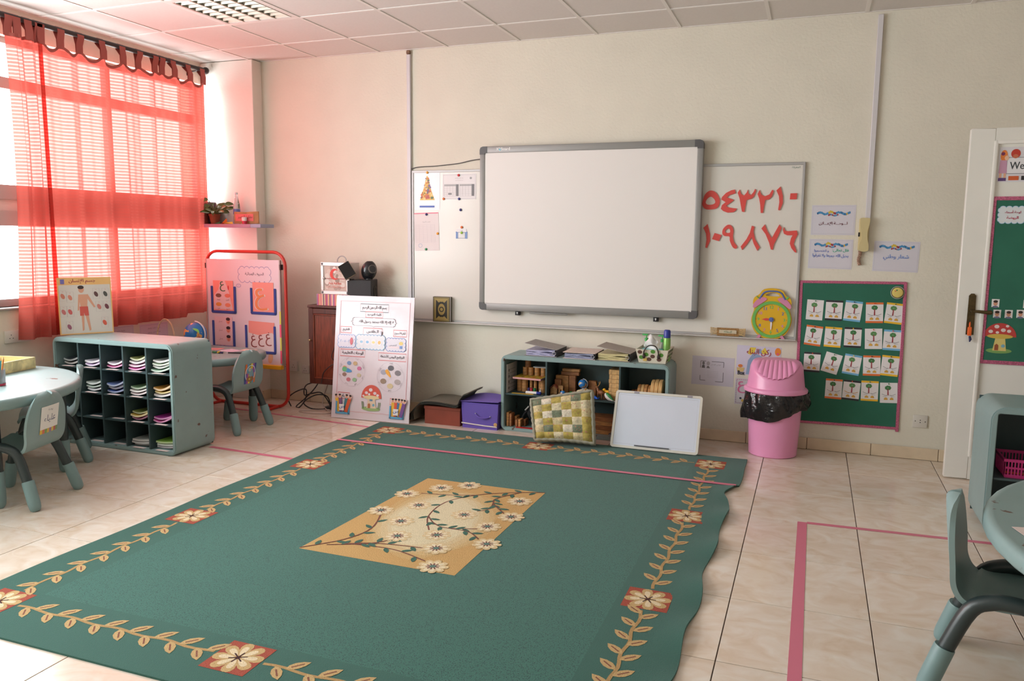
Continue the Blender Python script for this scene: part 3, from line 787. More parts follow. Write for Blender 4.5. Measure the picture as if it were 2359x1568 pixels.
rug = thing('carpet', 'large green carpet with tan vine border and floral centre panel', 'carpet')
def redge(y):
    return 3.60 + (0.022 if y > -1.1 else 0.0) - 0.028*math.exp(-((y+1.27)/0.08)**2) + 0.011*math.sin(y*11.0)*(1 if y < -1.2 else 0.3)
def rugp(u, v):
    y = RY0 + (RY1-RY0)*v; xr = redge(y)
    x = RX0 + 0.006*math.sin(y*6) + (xr - RX0)*u
    w = max(0, (x - 3.46)/0.14)
    z = RTH + w*w*(0.010*(1+math.sin(y*14.0))*(1 if y < -1.1 else 0.3))
    return (x, y, z)
g = G(); g.grid(60, 120, rugp, thick=0.0075); g.obj('pile', rug_mat(), rug, ang=60)
TAN, TAN2, RUST, CREAM, BRN, LEAF = (188, 160, 114), (172, 142, 98), (158, 82, 68), (216, 200, 168), (74, 52, 52), (70, 104, 92)
pr = Print(z=RTH+0.0006, step=0.00033)
def leafshape(x, y, a, L_, w): 
    c, s_ = math.cos(a), math.sin(a); out = []
    for t, h in ((0,0),(0.2,0.75),(0.45,1),(0.75,0.72),(1,0),(0.75,-0.72),(0.45,-1),(0.2,-0.75)):
        out.append((x + c*t*L_ - s_*h*w/2, y + s_*t*L_ + c*h*w/2))
    return out
def petal(x, y, a, r0, L_, w):
    c, s_ = math.cos(a), math.sin(a); out = []
    for t, h in ((0.0,0.25),(0.35,0.8),(0.7,1.0),(0.92,0.75),(1.0,0.25),(1.0,-0.25),(0.92,-0.75),(0.7,-1.0),(0.35,-0.8),(0.0,-0.25)):
        q = r0 + t*L_; out.append((x + c*q - s_*h*w/2, y + s_*q + c*h*w/2))
    return out
def woven_flower(x, y, r, square=True, petals=8, seed=0):
    k0 = pr.k
    if square: pr.poly([(x-r,y-r),(x+r,y-r),(x+r,y+r),(x-r,y+r)], RUST); pr.up()
    for i in range(petals):
        a = 2*PI*i/petals + 0.2
        pr.poly(petal(x, y, a, 0.1*r, 0.9*r*(1.02 if square else 1.0), 0.5*r), TAN if square else (206, 186, 146))
    pr.up()
    for i in range(petals):
        a = 2*PI*i/petals + 0.2
        pr.poly(petal(x, y, a, 0.15*r, 0.62*r, 0.27*r), CREAM if square else (220, 208, 178))
    pr.up()
    for i in range(6 if square else 10):
        a = (PI*i/3 if square else PI*i/5) + 0.3 + seed; pr.line([(x, y), (x + (0.36 if square else 0.44)*r*math.cos(a), y + (0.36 if square else 0.44)*r*math.sin(a))], (0.06 if square else 0.1)*r, BRN if square else (118, 78, 76))
    if not square: pr.up(); pr.disc(x, y, 0.2*r, (96, 122, 114))
    pr.k = k0
VX0, VX1, VY0, VY1 = 1.02, 3.41, -3.76, -0.69
def vine(a, b, n):
    A, B = Vector(a), Vector(b); d = (B-A).normalized(); L_ = (B-A).length; ang = math.atan2(d.y, d.x)
    k0 = pr.k
    pts = [A + d*L_*i/24 + Vector((-d.y, d.x))*0.006*math.sin(i*1.1) for i in range(25)]
    pr.line([tuple(p) for p in pts], 0.014, TAN2)
    for i in range(n):
        p = A + d*L_*(i+0.55)/n
        for s_ in (-1, 1):
            q = p + d*0.02*s_
            pr.k = k0+1; pr.poly(leafshape(q.x, q.y, ang + s_*0.85, 0.088, 0.04), TAN)
            pr.k = k0+2; pr.line([tuple(q + Vector((math.cos(ang+s_*0.85), math.sin(ang+s_*0.85)))*t) for t in (0.02, 0.065)], 0.006, (132, 88, 74))
    pr.k = k0
FL = [(VX0+.02, VY1), (2.23, VY1-.005), (VX1, VY1), (VX1, -1.735), (VX1, -2.785), (VX1, VY0), (2.18, VY0), (VX0, VY0), (VX0, -2.71), (VX0+.01, -1.68)]
for i, (x, y) in enumerate(FL): woven_flower(x, y, 0.092, seed=i*0.2)
for i in range(len(FL)):
    a, b = Vector(FL[i]), Vector(FL[(i+1) % len(FL)]); d = (b-a).normalized()
    vine(b - d*0.105, a + d*0.105, 8 if (b-a).length > 1.1 else 7)
# centre panel
k0 = pr.k
PX0, PX1, PY0, PY1 = 1.82, 2.59, -2.865, -1.66
pr.poly([(PX0-.03, PY0), (PX1, PY0-.005), (PX1+.01, PY1), (PX0+.035, PY1)], (190, 156, 104)); pr.up()
for q_ in range(6):
    f_ = q_/5; pr.poly([(2.21+(x_-2.21)*(1+0.05*math.sin(7*k_+q_)), -2.29+(y_+2.29)*(1+0.05*math.sin(5*k_+2*q_))) for k_, (x_, y_) in enumerate(ell(2.21, -2.29, 0.31-0.1*f_, 0.50-0.16*f_, 30, 0.18))], tuple(int(a_+(b_-a_)*(0.15+0.85*f_)) for a_, b_ in zip((190, 156, 104), (208, 198, 166)))); pr.up(0.4)
pr.up()
for path in ([(1.789,-2.857),(1.927,-2.691),(1.971,-2.517),(1.91,-2.315)], [(1.885,-2.782),(2.067,-2.691),(2.162,-2.579)], [(1.958,-2.741),(2.099,-2.678),(2.359,-2.645)], [(1.997,-2.728),(2.205,-2.715),(2.401,-2.779)],
             [(2.598,-1.654),(2.437,-1.721),(2.255,-1.842),(2.144,-2.022),(2.156,-2.254),(2.248,-2.431)], [(2.156,-2.254),(2.232,-2.338),(2.324,-2.373),(2.496,-2.312)], [(2.324,-2.373),(2.44,-2.38),(2.522,-2.449)],
             [(2.469,-1.707),(2.383,-1.846),(2.391,-1.931),(2.468,-2.026),(2.538,-2.098)], [(2.391,-1.931),(2.407,-2.031),(2.361,-2.09)], [(2.255,-1.842),(2.128,-1.894),(1.949,-1.933)]):
    sp_ = smooth_path([(a, b, 0) for a, b in path], 5)
    pr.line([p[:2] for p in sp_], 0.008, (120, 78, 70))
    for i in range(2, len(sp_)-2, 2):
        p = Vector(sp_[i][:2]); d = (Vector(sp_[i+1][:2]) - Vector(sp_[i-1][:2])); a = math.atan2(d.y, d.x)
        s_ = 1 if (i//2) % 2 else -1
        pr.poly(leafshape(p.x, p.y, a + s_*0.9, 0.062, 0.026), LEAF)
pr.up()
for i, (x, y) in enumerate(((1.883,-2.27),(1.881,-1.973),(2.013,-1.804),(2.145,-1.701),(2.031,-2.122),(2.06,-2.374),(2.142,-2.561),(2.314,-2.478),(2.385,-2.63),(2.462,-2.822),(2.584,-2.493),(2.499,-2.279),(2.56,-2.103),(2.321,-2.167),(2.516,-1.854))):
    woven_flower(x, y, 0.072, False, 9, i*0.3)
pr.k = k0
pr.g.obj('woven_pattern', [M('yarn_%02x%02x%02x' % c, c, 0.95, noise=(240, 0.16), spec=0.15, bump=(260, 0.4)) for c in pr.cols], rug, smooth=False)

M_TAPE = M('pink_floor_tape', (204, 112, 136), 0.4)
def tape(label, a, b, w, z=0.0006):
    A, B = Vector(a), Vector(b); d = (B-A).normalized(); n = Vector((-d.y, d.x))*w/2; L_ = (B-A).length
    g = G(); P = [(-L_/2, -w/2), (L_/2, -w/2), (L_/2, w/2), (-L_/2, w/2)]
    g.prism(P, 0, 0.0008)
    o = tag(g.obj('floor_tape', M_TAPE, smooth=False), label, 'floor tape', 'pink tape strips on the floor')
    mid = (A+B)/2; o.location = (mid.x, mid.y, z); o.rotation_euler = (0, 0, math.atan2(d.y, d.x))
    return o
tape('wide pink tape strip running towards the camera on the right floor', (3.982, -1.575), (3.978, -5.0), 0.046)
tape('pink tape strip leading right to the table, right floor', (4.006, -1.578), (4.95, -1.535), 0.032)
tape('pink tape strip laid across the green carpet', (0.85, -1.085), (3.605, -1.10), 0.034, RTH+0.0045)
tape('pink tape strip between cubby unit and carpet', (0.13, -1.56), (0.84, -1.60), 0.036)
tape('pink tape strip on the floor in front of the easel and cabinet', (-0.55, -0.50), (0.84, -0.635), 0.032)
# ================================================================ BACK WALL: BOARDS, SHEETS, SIGNS
M_ALU = M('brushed_aluminium', (176, 176, 176), 0.5, metal=0.4)
M_WB = M('white_enamel_board', (216, 213, 206), 0.22, noise=(2, 0.01))
wb = thing('whiteboard', 'wide wall whiteboard behind the interactive board', 'whiteboard', (0.893, 0, 0.772))
WBW, WBH = 2.985, 1.208
G().box((0.01, -0.014, 0.01), (WBW-0.01, -0.001, WBH-0.01)).obj('writing_surface', M_WB, wb, smooth=False)
g = G()
for lo, hi in (((0,-0.02,0),(0.016,0,WBH)), ((WBW-0.016,-0.02,0),(WBW,0,WBH)), ((0,-0.0195,WBH-0.018),(WBW,0,WBH)), ((0,-0.0195,0),(WBW,0,0.016))): g.box(lo, hi, 0.002, 1)
g.obj('frame', M_ALU, wb)
G().box((0.0, -0.06, -0.008), (WBW, 0.0, 0.001), 0.003, 1).obj('pen_tray', M('white_tray', (206,206,204), 0.45), wb)
p = Print(z=0.0); p.text('المعرفة', 0, 0, 0.018, (60, 110, 96), maxw=0.08); lg = p.build('maker_mark', wb); lg.rotation_euler = WALLROT; lg.location = (WBW-0.06, -0.0146, WBH-0.035)

iq = thing('interactive_board', 'big interactive whiteboard with grey frame mounted on the wall', 'whiteboard', (1.514, 0, 0.888))
IW, IH, IT = 1.69, 1.256, 0.08
G().box((0.03, -IT+0.006, 0.03), (IW-0.03, -0.021, IH-0.03)).obj('screen_surface', M('matt_white_projection_surface', (226, 223, 220), 0.5), iq, smooth=False)
M_GR = M('mid_grey_frame_plastic', (142, 142, 140), 0.45, metal=0.15); M_DG = M('dark_grey_corner_plastic', (84, 84, 86), 0.5)
for nm, lo, hi in (('frame_rail',(0.05,-IT,IH-0.05),(IW-0.05,-0.021,IH)), ('frame_rail',(0.05,-IT,0),(IW-0.05,-0.021,0.055)), ('frame_rail',(0,-IT,0.05),(0.042,-0.021,IH-0.05)), ('frame_rail',(IW-0.042,-IT,0.05),(IW,-0.021,IH-0.05))):
    G().box(lo, hi, 0.006, 2).obj(nm, M_GR, iq)
for x in (0, 1):
    for z in (0, 1):
        lo = (0 if not x else IW-0.06, 0 if not z else IH-0.06)
        pts = [(0.0,0.025),(0.007,0.007),(0.025,0.0),(0.06,0),(0.06,0.046 if not z else 0.05),(0.042,0.05),(0.042,0.06),(0,0.06)]
        if x: pts = [(0.06-a, b) for a, b in pts][::-1]
        if z: pts = [(a, 0.06-b) for a, b in pts][::-1]
        g = G(); g.prism(pts, 0, IT-0.012); o = g.obj('frame_corner', M_DG, iq, smooth=False); o.rotation_euler = WALLROT; o.location = (lo[0], -0.014, lo[1])
p = Print(z=0.0); p.text('IQBoard', 0, 0, 0.026, (226, 226, 226), maxw=0.12, bold=0.0012); p.up(4); p.disc(-0.028, -0.003, 0.008, (120, 190, 210), n=12)
o = p.build('maker_mark', iq); o.rotation_euler = WALLROT; o.location = (0.195, -IT-0.0008, IH-0.024)
for x in (0.31, 1.39):
    g = G(); g.box((-0.018,-0.05,-0.03),(0.018,-0.021,0.004),0.002); h = g.obj('mount_clip', M('black_plastic', (28, 28, 30), 0.5), iq, loc=(x, 0, -0.004))
    p = Print(z=0.0); p.disc(0, 0.002, 0.006, (220, 220, 220), n=10); p.rect(-0.003, -0.009, 0.003, -0.004, (220,220,220)); q = p.build('bulb_mark', h); q.rotation_euler = WALLROT; q.location = (0, -0.0506, -0.012)
pen = tag(G().tube([(0,0,0),(0.012,0,0),(0.30,0,0.0),(0.31,0,0)], [0.004,0.007,0.007,0.004], 10).obj('pointer_stick', M_GR), 'thin grey pointer stick resting under the interactive board', 'pointer')
pen.location = (1.93, -0.066, 0.8795)
cb = tag(G().tube(smooth_path([(0.885,-0.006,1.995),(0.95,-0.008,2.008),(1.085,-0.006,2.012),(1.2,-0.006,2.02),(1.313,-0.008,2.03),(1.42,-0.01,2.05),(1.54,-0.02,2.06)],5), 0.0035, 6).obj('board_cable', M('dark_grey_cable', (70, 68, 68), 0.6)), 'thin dark cable above the whiteboard running to the interactive board', 'cable')

def sheet(name, label, cat, x, z, w, h, rot=0.0, y=-0.0008, col=(224, 222, 224), group=None, mat=None, th=0.0008, rough=0.5):
    """paper on a wall-parallel plane; origin at its centre"""
    t = thing(name, label, cat, (x, y, z), (PI/2, rot, 0), group)
    G().box((-w/2,-h/2,-th*0.9),(w/2,h/2,0)).obj('paper', mat or M('paper_%02x%02x%02x' % col, col, rough), t, smooth=False)
    return t
WS = -0.0158     # whiteboard face
M_GLOSSY = M('laminated_white_paper', (218, 216, 220), 0.32, coat=0.2)
# pyramid picture, timetable, lined sheet
t = sheet('picture_sheet', 'laminated sheet with a food pyramid picture on the whiteboard', 'poster', 1.03, 1.82, 0.228, 0.305, y=WS, mat=M_GLOSSY)
p = Print(); p.poly([(-0.065,-0.075),(0.068,-0.075),(0.03,0.02),(0.006,0.115),(-0.004,0.115),(-0.03,0.02)], (222,184,96)); p.up()
r_ = random.Random(4)
for i in range(70):
    y = r_.uniform(-0.07, 0.10); hw_ = 0.006 + (0.11-y)*0.29; x = r_.uniform(-hw_, hw_)
    p.disc(x, y, r_.uniform(0.005, 0.011), r_.choice([(206,120,60),(150,130,60),(96,120,84),(214,160,80),(184,90,80),(120,104,140),(230,206,140)]), n=8); p.k = 1 + i*0.02
p.k = 4; p.rect(-0.067,-0.133,0.066,-0.118,(84,112,190)); p.build('print', t)
t = sheet('timetable_sheet', 'printed timetable sheet with grey columns held by magnets', 'paper', 1.312, 1.848, 0.29, 0.197, y=WS)
p = Print(); p.frame(-0.138,-0.092,0.138,0.092,0.0012,(150,150,160))
p.text('وزارة التربية والتعليم', 0, 0.066, 0.01, (120,120,124)); p.text('جدول الحصص الأسبوعي', 0, 0.05, 0.009, (130,130,134)); p.disc(0.1, 0.066, 0.01, (150,152,156), 0.009)
for (a, b) in ((-0.13, -0.005), (0.005, 0.13)):
    p.rect(a, 0.005, b, 0.02, (170,170,172))
    for i in range(6): p.line([(a, 0.005-0.0155*i), (b, 0.005-0.0155*i)], 0.001, (150,150,152))
    for i in range(6): q = a + (b-a)*i/5.0; p.line([(q, 0.02), (q, -0.072)], 0.001, (150,150,152))
    p.up(); p.rect(b-0.022, -0.072, b-0.002, 0.018, (112,112,116)); p.k -= 1
p.up(); p.rect(-0.095,-0.062,-0.065,-0.048,(130,130,134)); p.build('print', t)
t = sheet('class_list_sheet', 'class list sheet with a pink top edge on the whiteboard', 'paper', 1.024, 1.494, 0.222, 0.305, y=WS, rot=-0.03, col=(222,214,214))
p = Print(); p.rect(-0.108, 0.143, 0.108, 0.152, (222,130,150)); p.text('كشف الأسماء', 0.0, 0.08, 0.012, (150,146,150))
for i in range(12): p.line([(-0.1, 0.055-0.0125*i), (0.075, 0.055-0.0125*i)], 0.0009, (188,184,188))
for i in range(6): p.line([(-0.1+0.035*i, 0.055), (-0.1+0.035*i, -0.085)], 0.0009, (188,184,188))
p.line([(x, y) for x, y in ell(-0.06, -0.11, 0.016, 0.015)], 0.002, (130,160,196), True); p.build('print', t)
t = sheet('window_picture_card', 'small paper cut-out of an open blue window on the whiteboard', 'paper', 1.333, 1.467, 0.104, 0.05, y=WS)
p = Print(); p.rect(-0.05,-0.025,-0.03,0.03,(92,128,190)); p.rect(0.03,-0.025,0.05,0.03,(92,128,190)); p.rect(-0.03,-0.022,0.03,0.022,(222,224,224)); p.frame(-0.03,-0.022,0.03,0.024,0.003,(80,90,130)); p.rect(-0.042,0.026,0.042,0.052,(226,226,230)); p.up(); p.text('باب', 0, 0.038, 0.011, (120,130,160)); p.frame(-0.045,-0.02,-0.035,0.02,0.002,(190,210,232)); p.frame(0.035,-0.02,0.045,0.02,0.002,(190,210,232)); p.build('print', t)
for (x, z, c, lab) in ((1.033,1.963,(226,160,50),'yellow magnet above the food pyramid sheet'), (1.308,1.937,(196,44,50),'red magnet on the timetable top edge'), (1.177,1.754,(226,120,60),'orange magnet at the timetable lower corner'), (1.312,1.753,(50,56,128),'blue magnet at the timetable lower edge'),
                       (1.325,1.667,(46,50,120),'lone blue magnet below the timetable'), (1.335,1.531,(224,110,50),'orange magnet above the window cut-out'), (1.334,1.488,(150,196,60),'lime green magnet on the window cut-out'), (1.024,1.632,(50,50,110),'blue magnet on the class list top edge'),
                       (1.124,1.48,(222,150,40),'yellow magnet on the class list right edge'), (1.019,1.353,(40,140,90),'green magnet on the class list bottom edge')):
    m_ = tag(G().lathe([(0.0105,0),(0.0105,0.003),(0.009,0.007),(0.005,0.009)], 14).obj('round_magnet', M('magnet_%02x%02x%02x' % c, c, 0.25)), lab, 'magnet', 'round magnets on the whiteboard')
    m_.rotation_euler = WALLROT; m_.location = (x, WS-0.0012, z)

# red foam numerals
M_RED = M('red_foam', (212, 76, 70), 0.6)
def bx(pts, x0, x1, z0, z1):
    """scale unit outline (0..1, y up) to the numeral's box"""
    return [[(x0 + (x1-x0)*a, z0 + (z1-z0)*b) for a, b in l] for l in pts]
def curve(pts, closed=True, k=4): return [q[:2] for q in smooth_path([(a, b, 0) for a, b in pts], k, closed)]
NUM = {
 '5': [curve([(0.42,1.0),(0.70,0.93),(0.93,0.66),(0.99,0.36),(0.86,0.08),(0.55,0.0),(0.2,0.02),(0.02,0.22),(0.04,0.5),(0.16,0.82)]), curve([(0.45,0.68),(0.66,0.56),(0.74,0.38),(0.62,0.27),(0.35,0.25),(0.2,0.34),(0.24,0.52)])],
 '4': [[(0.82,1.0),(0.60,0.97),(0.30,0.86),(0.06,0.68),(0.03,0.57),(0.30,0.46),(0.08,0.33),(0.02,0.17),(0.18,0.07),(0.45,0.0),(0.78,0.02),(0.92,0.08),(1.0,0.18),(0.72,0.20),(0.44,0.24),(0.34,0.30),(0.62,0.44),(0.80,0.55),(0.62,0.60),(0.36,0.66),(0.5,0.76),(0.88,0.84)]],
 '3': [[(0.1,0.98),(0.2,0.78),(0.36,0.72),(0.5,0.86),(0.55,0.97),(0.60,0.80),(0.72,0.73),(0.86,0.86),(0.93,1.0),(1.0,0.93),(0.9,0.68),(0.78,0.58),(0.62,0.55),(0.5,0.52),(0.46,0.3),(0.42,0.0),(0.28,0.02),(0.2,0.3),(0.12,0.6),(0.0,0.84)]],
 '2': [[(0.12,1.0),(0.24,0.80),(0.46,0.72),(0.74,0.80),(0.9,1.0),(1.0,0.94),(0.9,0.70),(0.72,0.58),(0.5,0.56),(0.45,0.32),(0.40,0.0),(0.26,0.0),(0.2,0.36),(0.12,0.62),(0.0,0.82)]],
 '1': [[(0.55,1.0),(0.72,0.82),(0.92,0.6),(0.96,0.3),(0.62,0.0),(0.38,0.02),(0.5,0.35),(0.4,0.6),(0.02,0.84)]],
 '0': [[(0.05,0.98),(1.0,1.0),(0.95,0.02),(0.0,0.0)]],
 '6': [[(0.06,1.0),(0.14,0.86),(0.34,0.84),(0.92,0.87),(1.0,0.72),(0.84,0.52),(0.76,0.34),(0.94,0.12),(0.98,0.0),(0.86,0.02),(0.62,0.18),(0.5,0.36),(0.56,0.56),(0.66,0.68),(0.3,0.68),(0.08,0.74),(0.0,0.88)]],
 '7': [[(0.16,1.0),(0.32,0.72),(0.54,0.46),(0.7,0.72),(0.88,1.0),(1.0,0.88),(0.86,0.56),(0.66,0.22),(0.62,0.0),(0.52,0.02),(0.42,0.28),(0.22,0.62),(0.0,0.84)]],
 '8': [[(0.52,1.0),(0.66,0.96),(0.62,0.76),(0.72,0.46),(0.98,0.14),(0.86,0.0),(0.66,0.28),(0.54,0.54),(0.34,0.28),(0.08,0.02),(0.0,0.16),(0.28,0.46),(0.44,0.72)]],
 '9': [curve([(0.35,0.99),(0.6,0.93),(0.72,0.74),(0.7,0.5),(0.8,0.26),(1.0,0.1),(0.92,0.0),(0.72,0.06),(0.52,0.32),(0.48,0.5),(0.18,0.52),(0.02,0.62),(0.06,0.82)], k=3), curve([(0.36,0.84),(0.5,0.78),(0.5,0.66),(0.24,0.66),(0.2,0.74)], k=2)]}
for k, x0, x1, z1, z0, lab, tl in (('5',3.202,3.324,1.796,1.665,'red foam round ring-shaped numeral, leftmost of the upper row',0), ('4',3.33,3.442,1.801,1.642,'red foam zigzag numeral second in the upper row',0), ('3',3.442,3.565,1.804,1.646,'red foam three-pronged numeral in the upper row',0),
        ('2',3.575,3.681,1.797,1.64,'red foam two-pronged numeral in the upper row',0), ('1',3.697,3.746,1.818,1.657,'red foam upright stroke numeral in the upper row',0), ('0',3.788,3.834,1.772,1.731,'small red foam square numeral ending the upper row',0),
        ('1',3.216,3.269,1.563,1.394,'red foam upright stroke numeral starting the lower row',0), ('0',3.286,3.339,1.495,1.448,'small tilted red foam square in the lower row',0.3), ('9',3.348,3.455,1.56,1.392,'red foam looped numeral in the lower row',0), ('8',3.479,3.61,1.552,1.38,'red foam inverted V numeral in the lower row',0),
        ('7',3.612,3.745,1.561,1.387,'red foam V shaped numeral in the lower row',0), ('6',3.754,3.852,1.544,1.37,'red foam hooked numeral ending the lower row',0)):
    cx_, cz_ = (x0+x1)/2, (z0+z1)/2
    g = G(); g.prism(bx(NUM[k], x0-cx_, x1-cx_, z0-cz_, z1-cz_), 0, 0.006)
    o = tag(g.obj('foam_numeral', M_RED, smooth=False), lab, 'numeral', 'red foam numerals on the whiteboard'); o.location = (cx_, WS-0.0002, cz_); o.rotation_euler = (PI/2, tl, 0)

# holy book on the pen tray
bk = thing('gilt_book', 'thick dark book with gilt ornament standing on the pen tray', 'book', (1.178, -0.0385, 0.7735))
G().box((-0.072,-0.018,0.002),(0.066,0.018,0.2)).obj('pages', M_PAGE, bk, smooth=False)
M_COV = M('olive_black_cover', (66, 60, 36), 0.4)
for y in (-0.0215, 0.0182): G().box((-0.075,y,0),(0.072,y+0.003,0.202),0.001,1).obj('cover', M_COV, bk)
G().box((-0.0765,-0.0215,0),(-0.073,0.0212,0.202)).obj('spine', M_COV, bk, smooth=False)
p = Print(z=0.0); GO = (168,148,84)
p.rect(-0.07,-0.097,0.068,0.097,(132,118,66)); p.up(); p.rect(-0.058,-0.085,0.056,0.085,GO); p.up(); p.poly([(-0.05,-0.078),(0,-0.03),(0,0.03),(-0.05,0.078)],(44,44,36)); p.poly([(0.05,-0.078),(0.05,0.078),(0,0.03),(0,-0.03)],(44,44,36)); p.disc(0,0,0.046,(44,44,36),0.064); p.up(); p.disc(0,0,0.032,GO,0.046); p.up(); p.disc(0,0,0.022,(52,50,40)); p.up(); p.disc(0,0,0.013,GO); p.disc(0,0.068,0.008,GO); p.disc(0,-0.068,0.008,GO)
o = p.build('gilt_ornament', bk); o.rotation_euler = WALLROT; o.location = (0.0, -0.0222, 0.101)

# toy clock
ck = thing('toy_clock', 'yellow foam toy alarm clock with green rim and pink bells', 'toy clock', (3.709, -0.028, 0.905), (PI/2, 0.0, 0))
YEL = M('yellow_foam', (216, 172, 28), 0.6); GRN = M('green_foam', (104, 178, 88), 0.6); PNK = M('pink_foam', (206, 134, 168), 0.6); BLU = M('blue_foam', (84, 110, 176), 0.6)
body = curve([(0.135,0.0),(0.118,0.075),(0.128,0.115),(0.118,0.15),(0.09,0.168),(0.06,0.205),(0.0,0.218),(-0.06,0.208),(-0.09,0.172),(-0.12,0.15),(-0.128,0.112),(-0.118,0.07),(-0.135,-0.005),(-0.118,-0.07),(-0.085,-0.112),(-0.04,-0.132),(0.04,-0.132),(0.085,-0.112),(0.118,-0.07)], k=4)
G().prism([body, curve([(-0.042,0.165),(0.045,0.162),(0.03,0.18),(0.0,0.188),(-0.028,0.182)], k=3)[::-1]], 0.0, 0.01).obj('body', YEL, ck, smooth=False)
G().prism([ell(0,0,0.128,0.128,40), ell(0,0,0.108,0.108,40)[::-1]], 0.0098, 0.016).obj('rim', GRN, ck, smooth=False)
for s_ in (-1, 1):
    q = [(s_*a, b) for a, b in ((0.035,0.142),(0.06,0.155),(0.095,0.14),(0.122,0.108),(0.126,0.082),(0.112,0.08),(0.085,0.10),(0.055,0.122))]
    G().prism(curve(q if s_ > 0 else q[::-1], k=3), 0.0098, 0.015).obj('bell', PNK, ck, smooth=False)
    G().prism([(s_*0.092-0.006,0.148),(s_*0.104-0.004,0.165),(s_*0.104+0.006,0.158),(s_*0.092+0.006,0.142)], 0.0098, 0.014).obj('bell_knob', GRN, ck, smooth=False)
    G().prism([(s_*0.062,-0.115),(s_*0.078,-0.106),(s_*0.096,-0.134),(s_*0.078,-0.142)], 0.001, 0.013).obj('foot', PNK, ck, smooth=False)
hb = [(a, b, 0.012) for a, b in ((-0.085,0.142),(-0.072,0.165),(-0.058,0.185),(-0.03,0.196),(0.03,0.196),(0.058,0.184),(0.072,0.163),(0.085,0.14))]
G().tube(smooth_path(hb, 4), 0.0055, 8).obj('handle', BLU, ck)
p = Print(z=0.0104); cc = ((206,134,168),(84,110,176),(104,178,88))
for h in range(1, 13):
    a = PI/2 - 2*PI*h/12; c = {0:(104,178,88),1:(206,134,168),2:(90,104,170)}[h % 3]
    p.text(str(h), 0.086*math.cos(a), 0.086*math.sin(a), 0.021, c, bold=0.0012); p.k = 0; p.disc(0.101*math.cos(a), 0.101*math.sin(a), 0.0022, (60,50,30), n=8)
p.build('dial_print', ck)
G().prism([(-0.064,0.0),(-0.036,-0.009),(0,-0.004),(0,0.004),(-0.036,0.009)], 0.0125, 0.0145).obj('hour_hand', M_RED, ck, smooth=False)
G().prism([(0,0.005),(0.007,-0.03),(0.003,-0.07),(-0.003,-0.07),(-0.006,-0.03)], 0.0147, 0.0165).obj('minute_hand', M_PAPER, ck, smooth=False)
G().lathe([(0.016,0.0105),(0.016,0.019),(0.007,0.0195),(0.007,0.023),(0.003,0.023)], 18).obj('hub', BLU, ck)

# woven raft-like hanging
rf = thing('woven_raft_toy', 'small brown woven raft-shaped souvenir with tassels on the pen tray', 'souvenir', (3.42, -0.04, 0.774))
M_STRAW = M('brown_straw', (160, 124, 78), 0.85, noise=(120, 0.35)); M_STR2 = M('pale_straw', (196, 168, 116), 0.85, noise=(120, 0.3))
for i in range(6): G().tube([(-0.075,-0.006,0.006+0.0095*i),(0.075,-0.006,0.006+0.0095*i)], 0.0052, 8).obj('woven_roll', M_STRAW, rf)
G().box((-0.06,-0.0135,0.02),(0.06,-0.0105,0.044)).obj('inset_panel', M('pale_inset', (196,186,160),0.7), rf, smooth=False)
p = Print(z=0.0); p.text('المملكة', 0, 0, 0.014, (60,120,90), maxw=0.09); o = p.build('lettering', rf); o.rotation_euler = WALLROT; o.location = (0, -0.0142, 0.032)
for sx in (-1, 1):
    for k in range(6):
        G().tube([(sx*0.075,-0.006,0.012+0.008*k),(sx*(0.1+0.004*k),-0.01,0.012+0.009*k),(sx*0.12,-0.014,0.004+0.007*k)], [0.003,0.0035,0.0015], 6).obj('tassel', M_STR2, rf)

# green bulletin board with cards
bb_ = thing('bulletin_board', 'green bulletin board with pink glitter edge full of small cards', 'bulletin board', (4.222, 0, 0.687), (PI/2, -0.012, 0))
M_GRNF = M('green_felt', (46, 106, 86), 0.95, noise=(4, 0.08), bump=(300, 0.1)); M_GLIT = M('pink_glitter_ribbon', (188, 100, 132), 0.35, metal=0.3, noise=(180, 0.45))
BW, BH = 0.655, 0.985
G().box((-BW/2,-BH/2,0.001),(BW/2,BH/2,0.008)).obj('felt_panel', M_GRNF, bb_, smooth=False)
for lo, hi in (((-BW/2-.006,-BH/2-.004,0.001),(-BW/2+.014,BH/2+.004,0.011)), ((BW/2-.014,-BH/2-.02,0.001),(BW/2+.006,BH/2+.004,0.011)), ((-BW/2,BH/2-.012,0.001),(BW/2,BH/2+.006,0.0105)), ((-BW/2,-BH/2-.006,0.001),(BW/2,-BH/2+.012,0.0105))):
    G().box(lo, hi, 0.002, 1).obj('glitter_edge', M_GLIT, bb_)
CC = {'w': (224,224,222), 'k': (44,42,50), 'b': (112,176,216), 'o': (222,112,52), 'y': (232,184,48)}
CN = {'w': 'plain white', 'k': 'black-edged', 'b': 'blue-edged', 'o': 'orange-edged', 'y': 'yellow-edged'}
rows_ = [[(3.989,0.982,'w',2),(4.111,0.983,'k',1),(4.231,0.983,'b',5),(4.364,0.978,'o',-2),(4.484,0.978,'y',5)], [(3.99,0.804,'o',6),(4.115,0.8,'y',2),(4.24,0.804,'k',0),(4.369,0.802,'w',-3),(4.483,0.799,'b',1)],
         [(3.99,0.619,'k',1),(4.117,0.62,'w',14),(4.246,0.618,'b',7),(4.369,0.619,'o',-2),(4.481,0.625,'y',3)], [(4.14,0.442,'o',1),(4.252,0.441,'k',3),(4.367,0.445,'y',-1),(4.485,0.441,'w',-3)]]
RN = ('first', 'second', 'third', 'fourth'); r_ = random.Random(21)
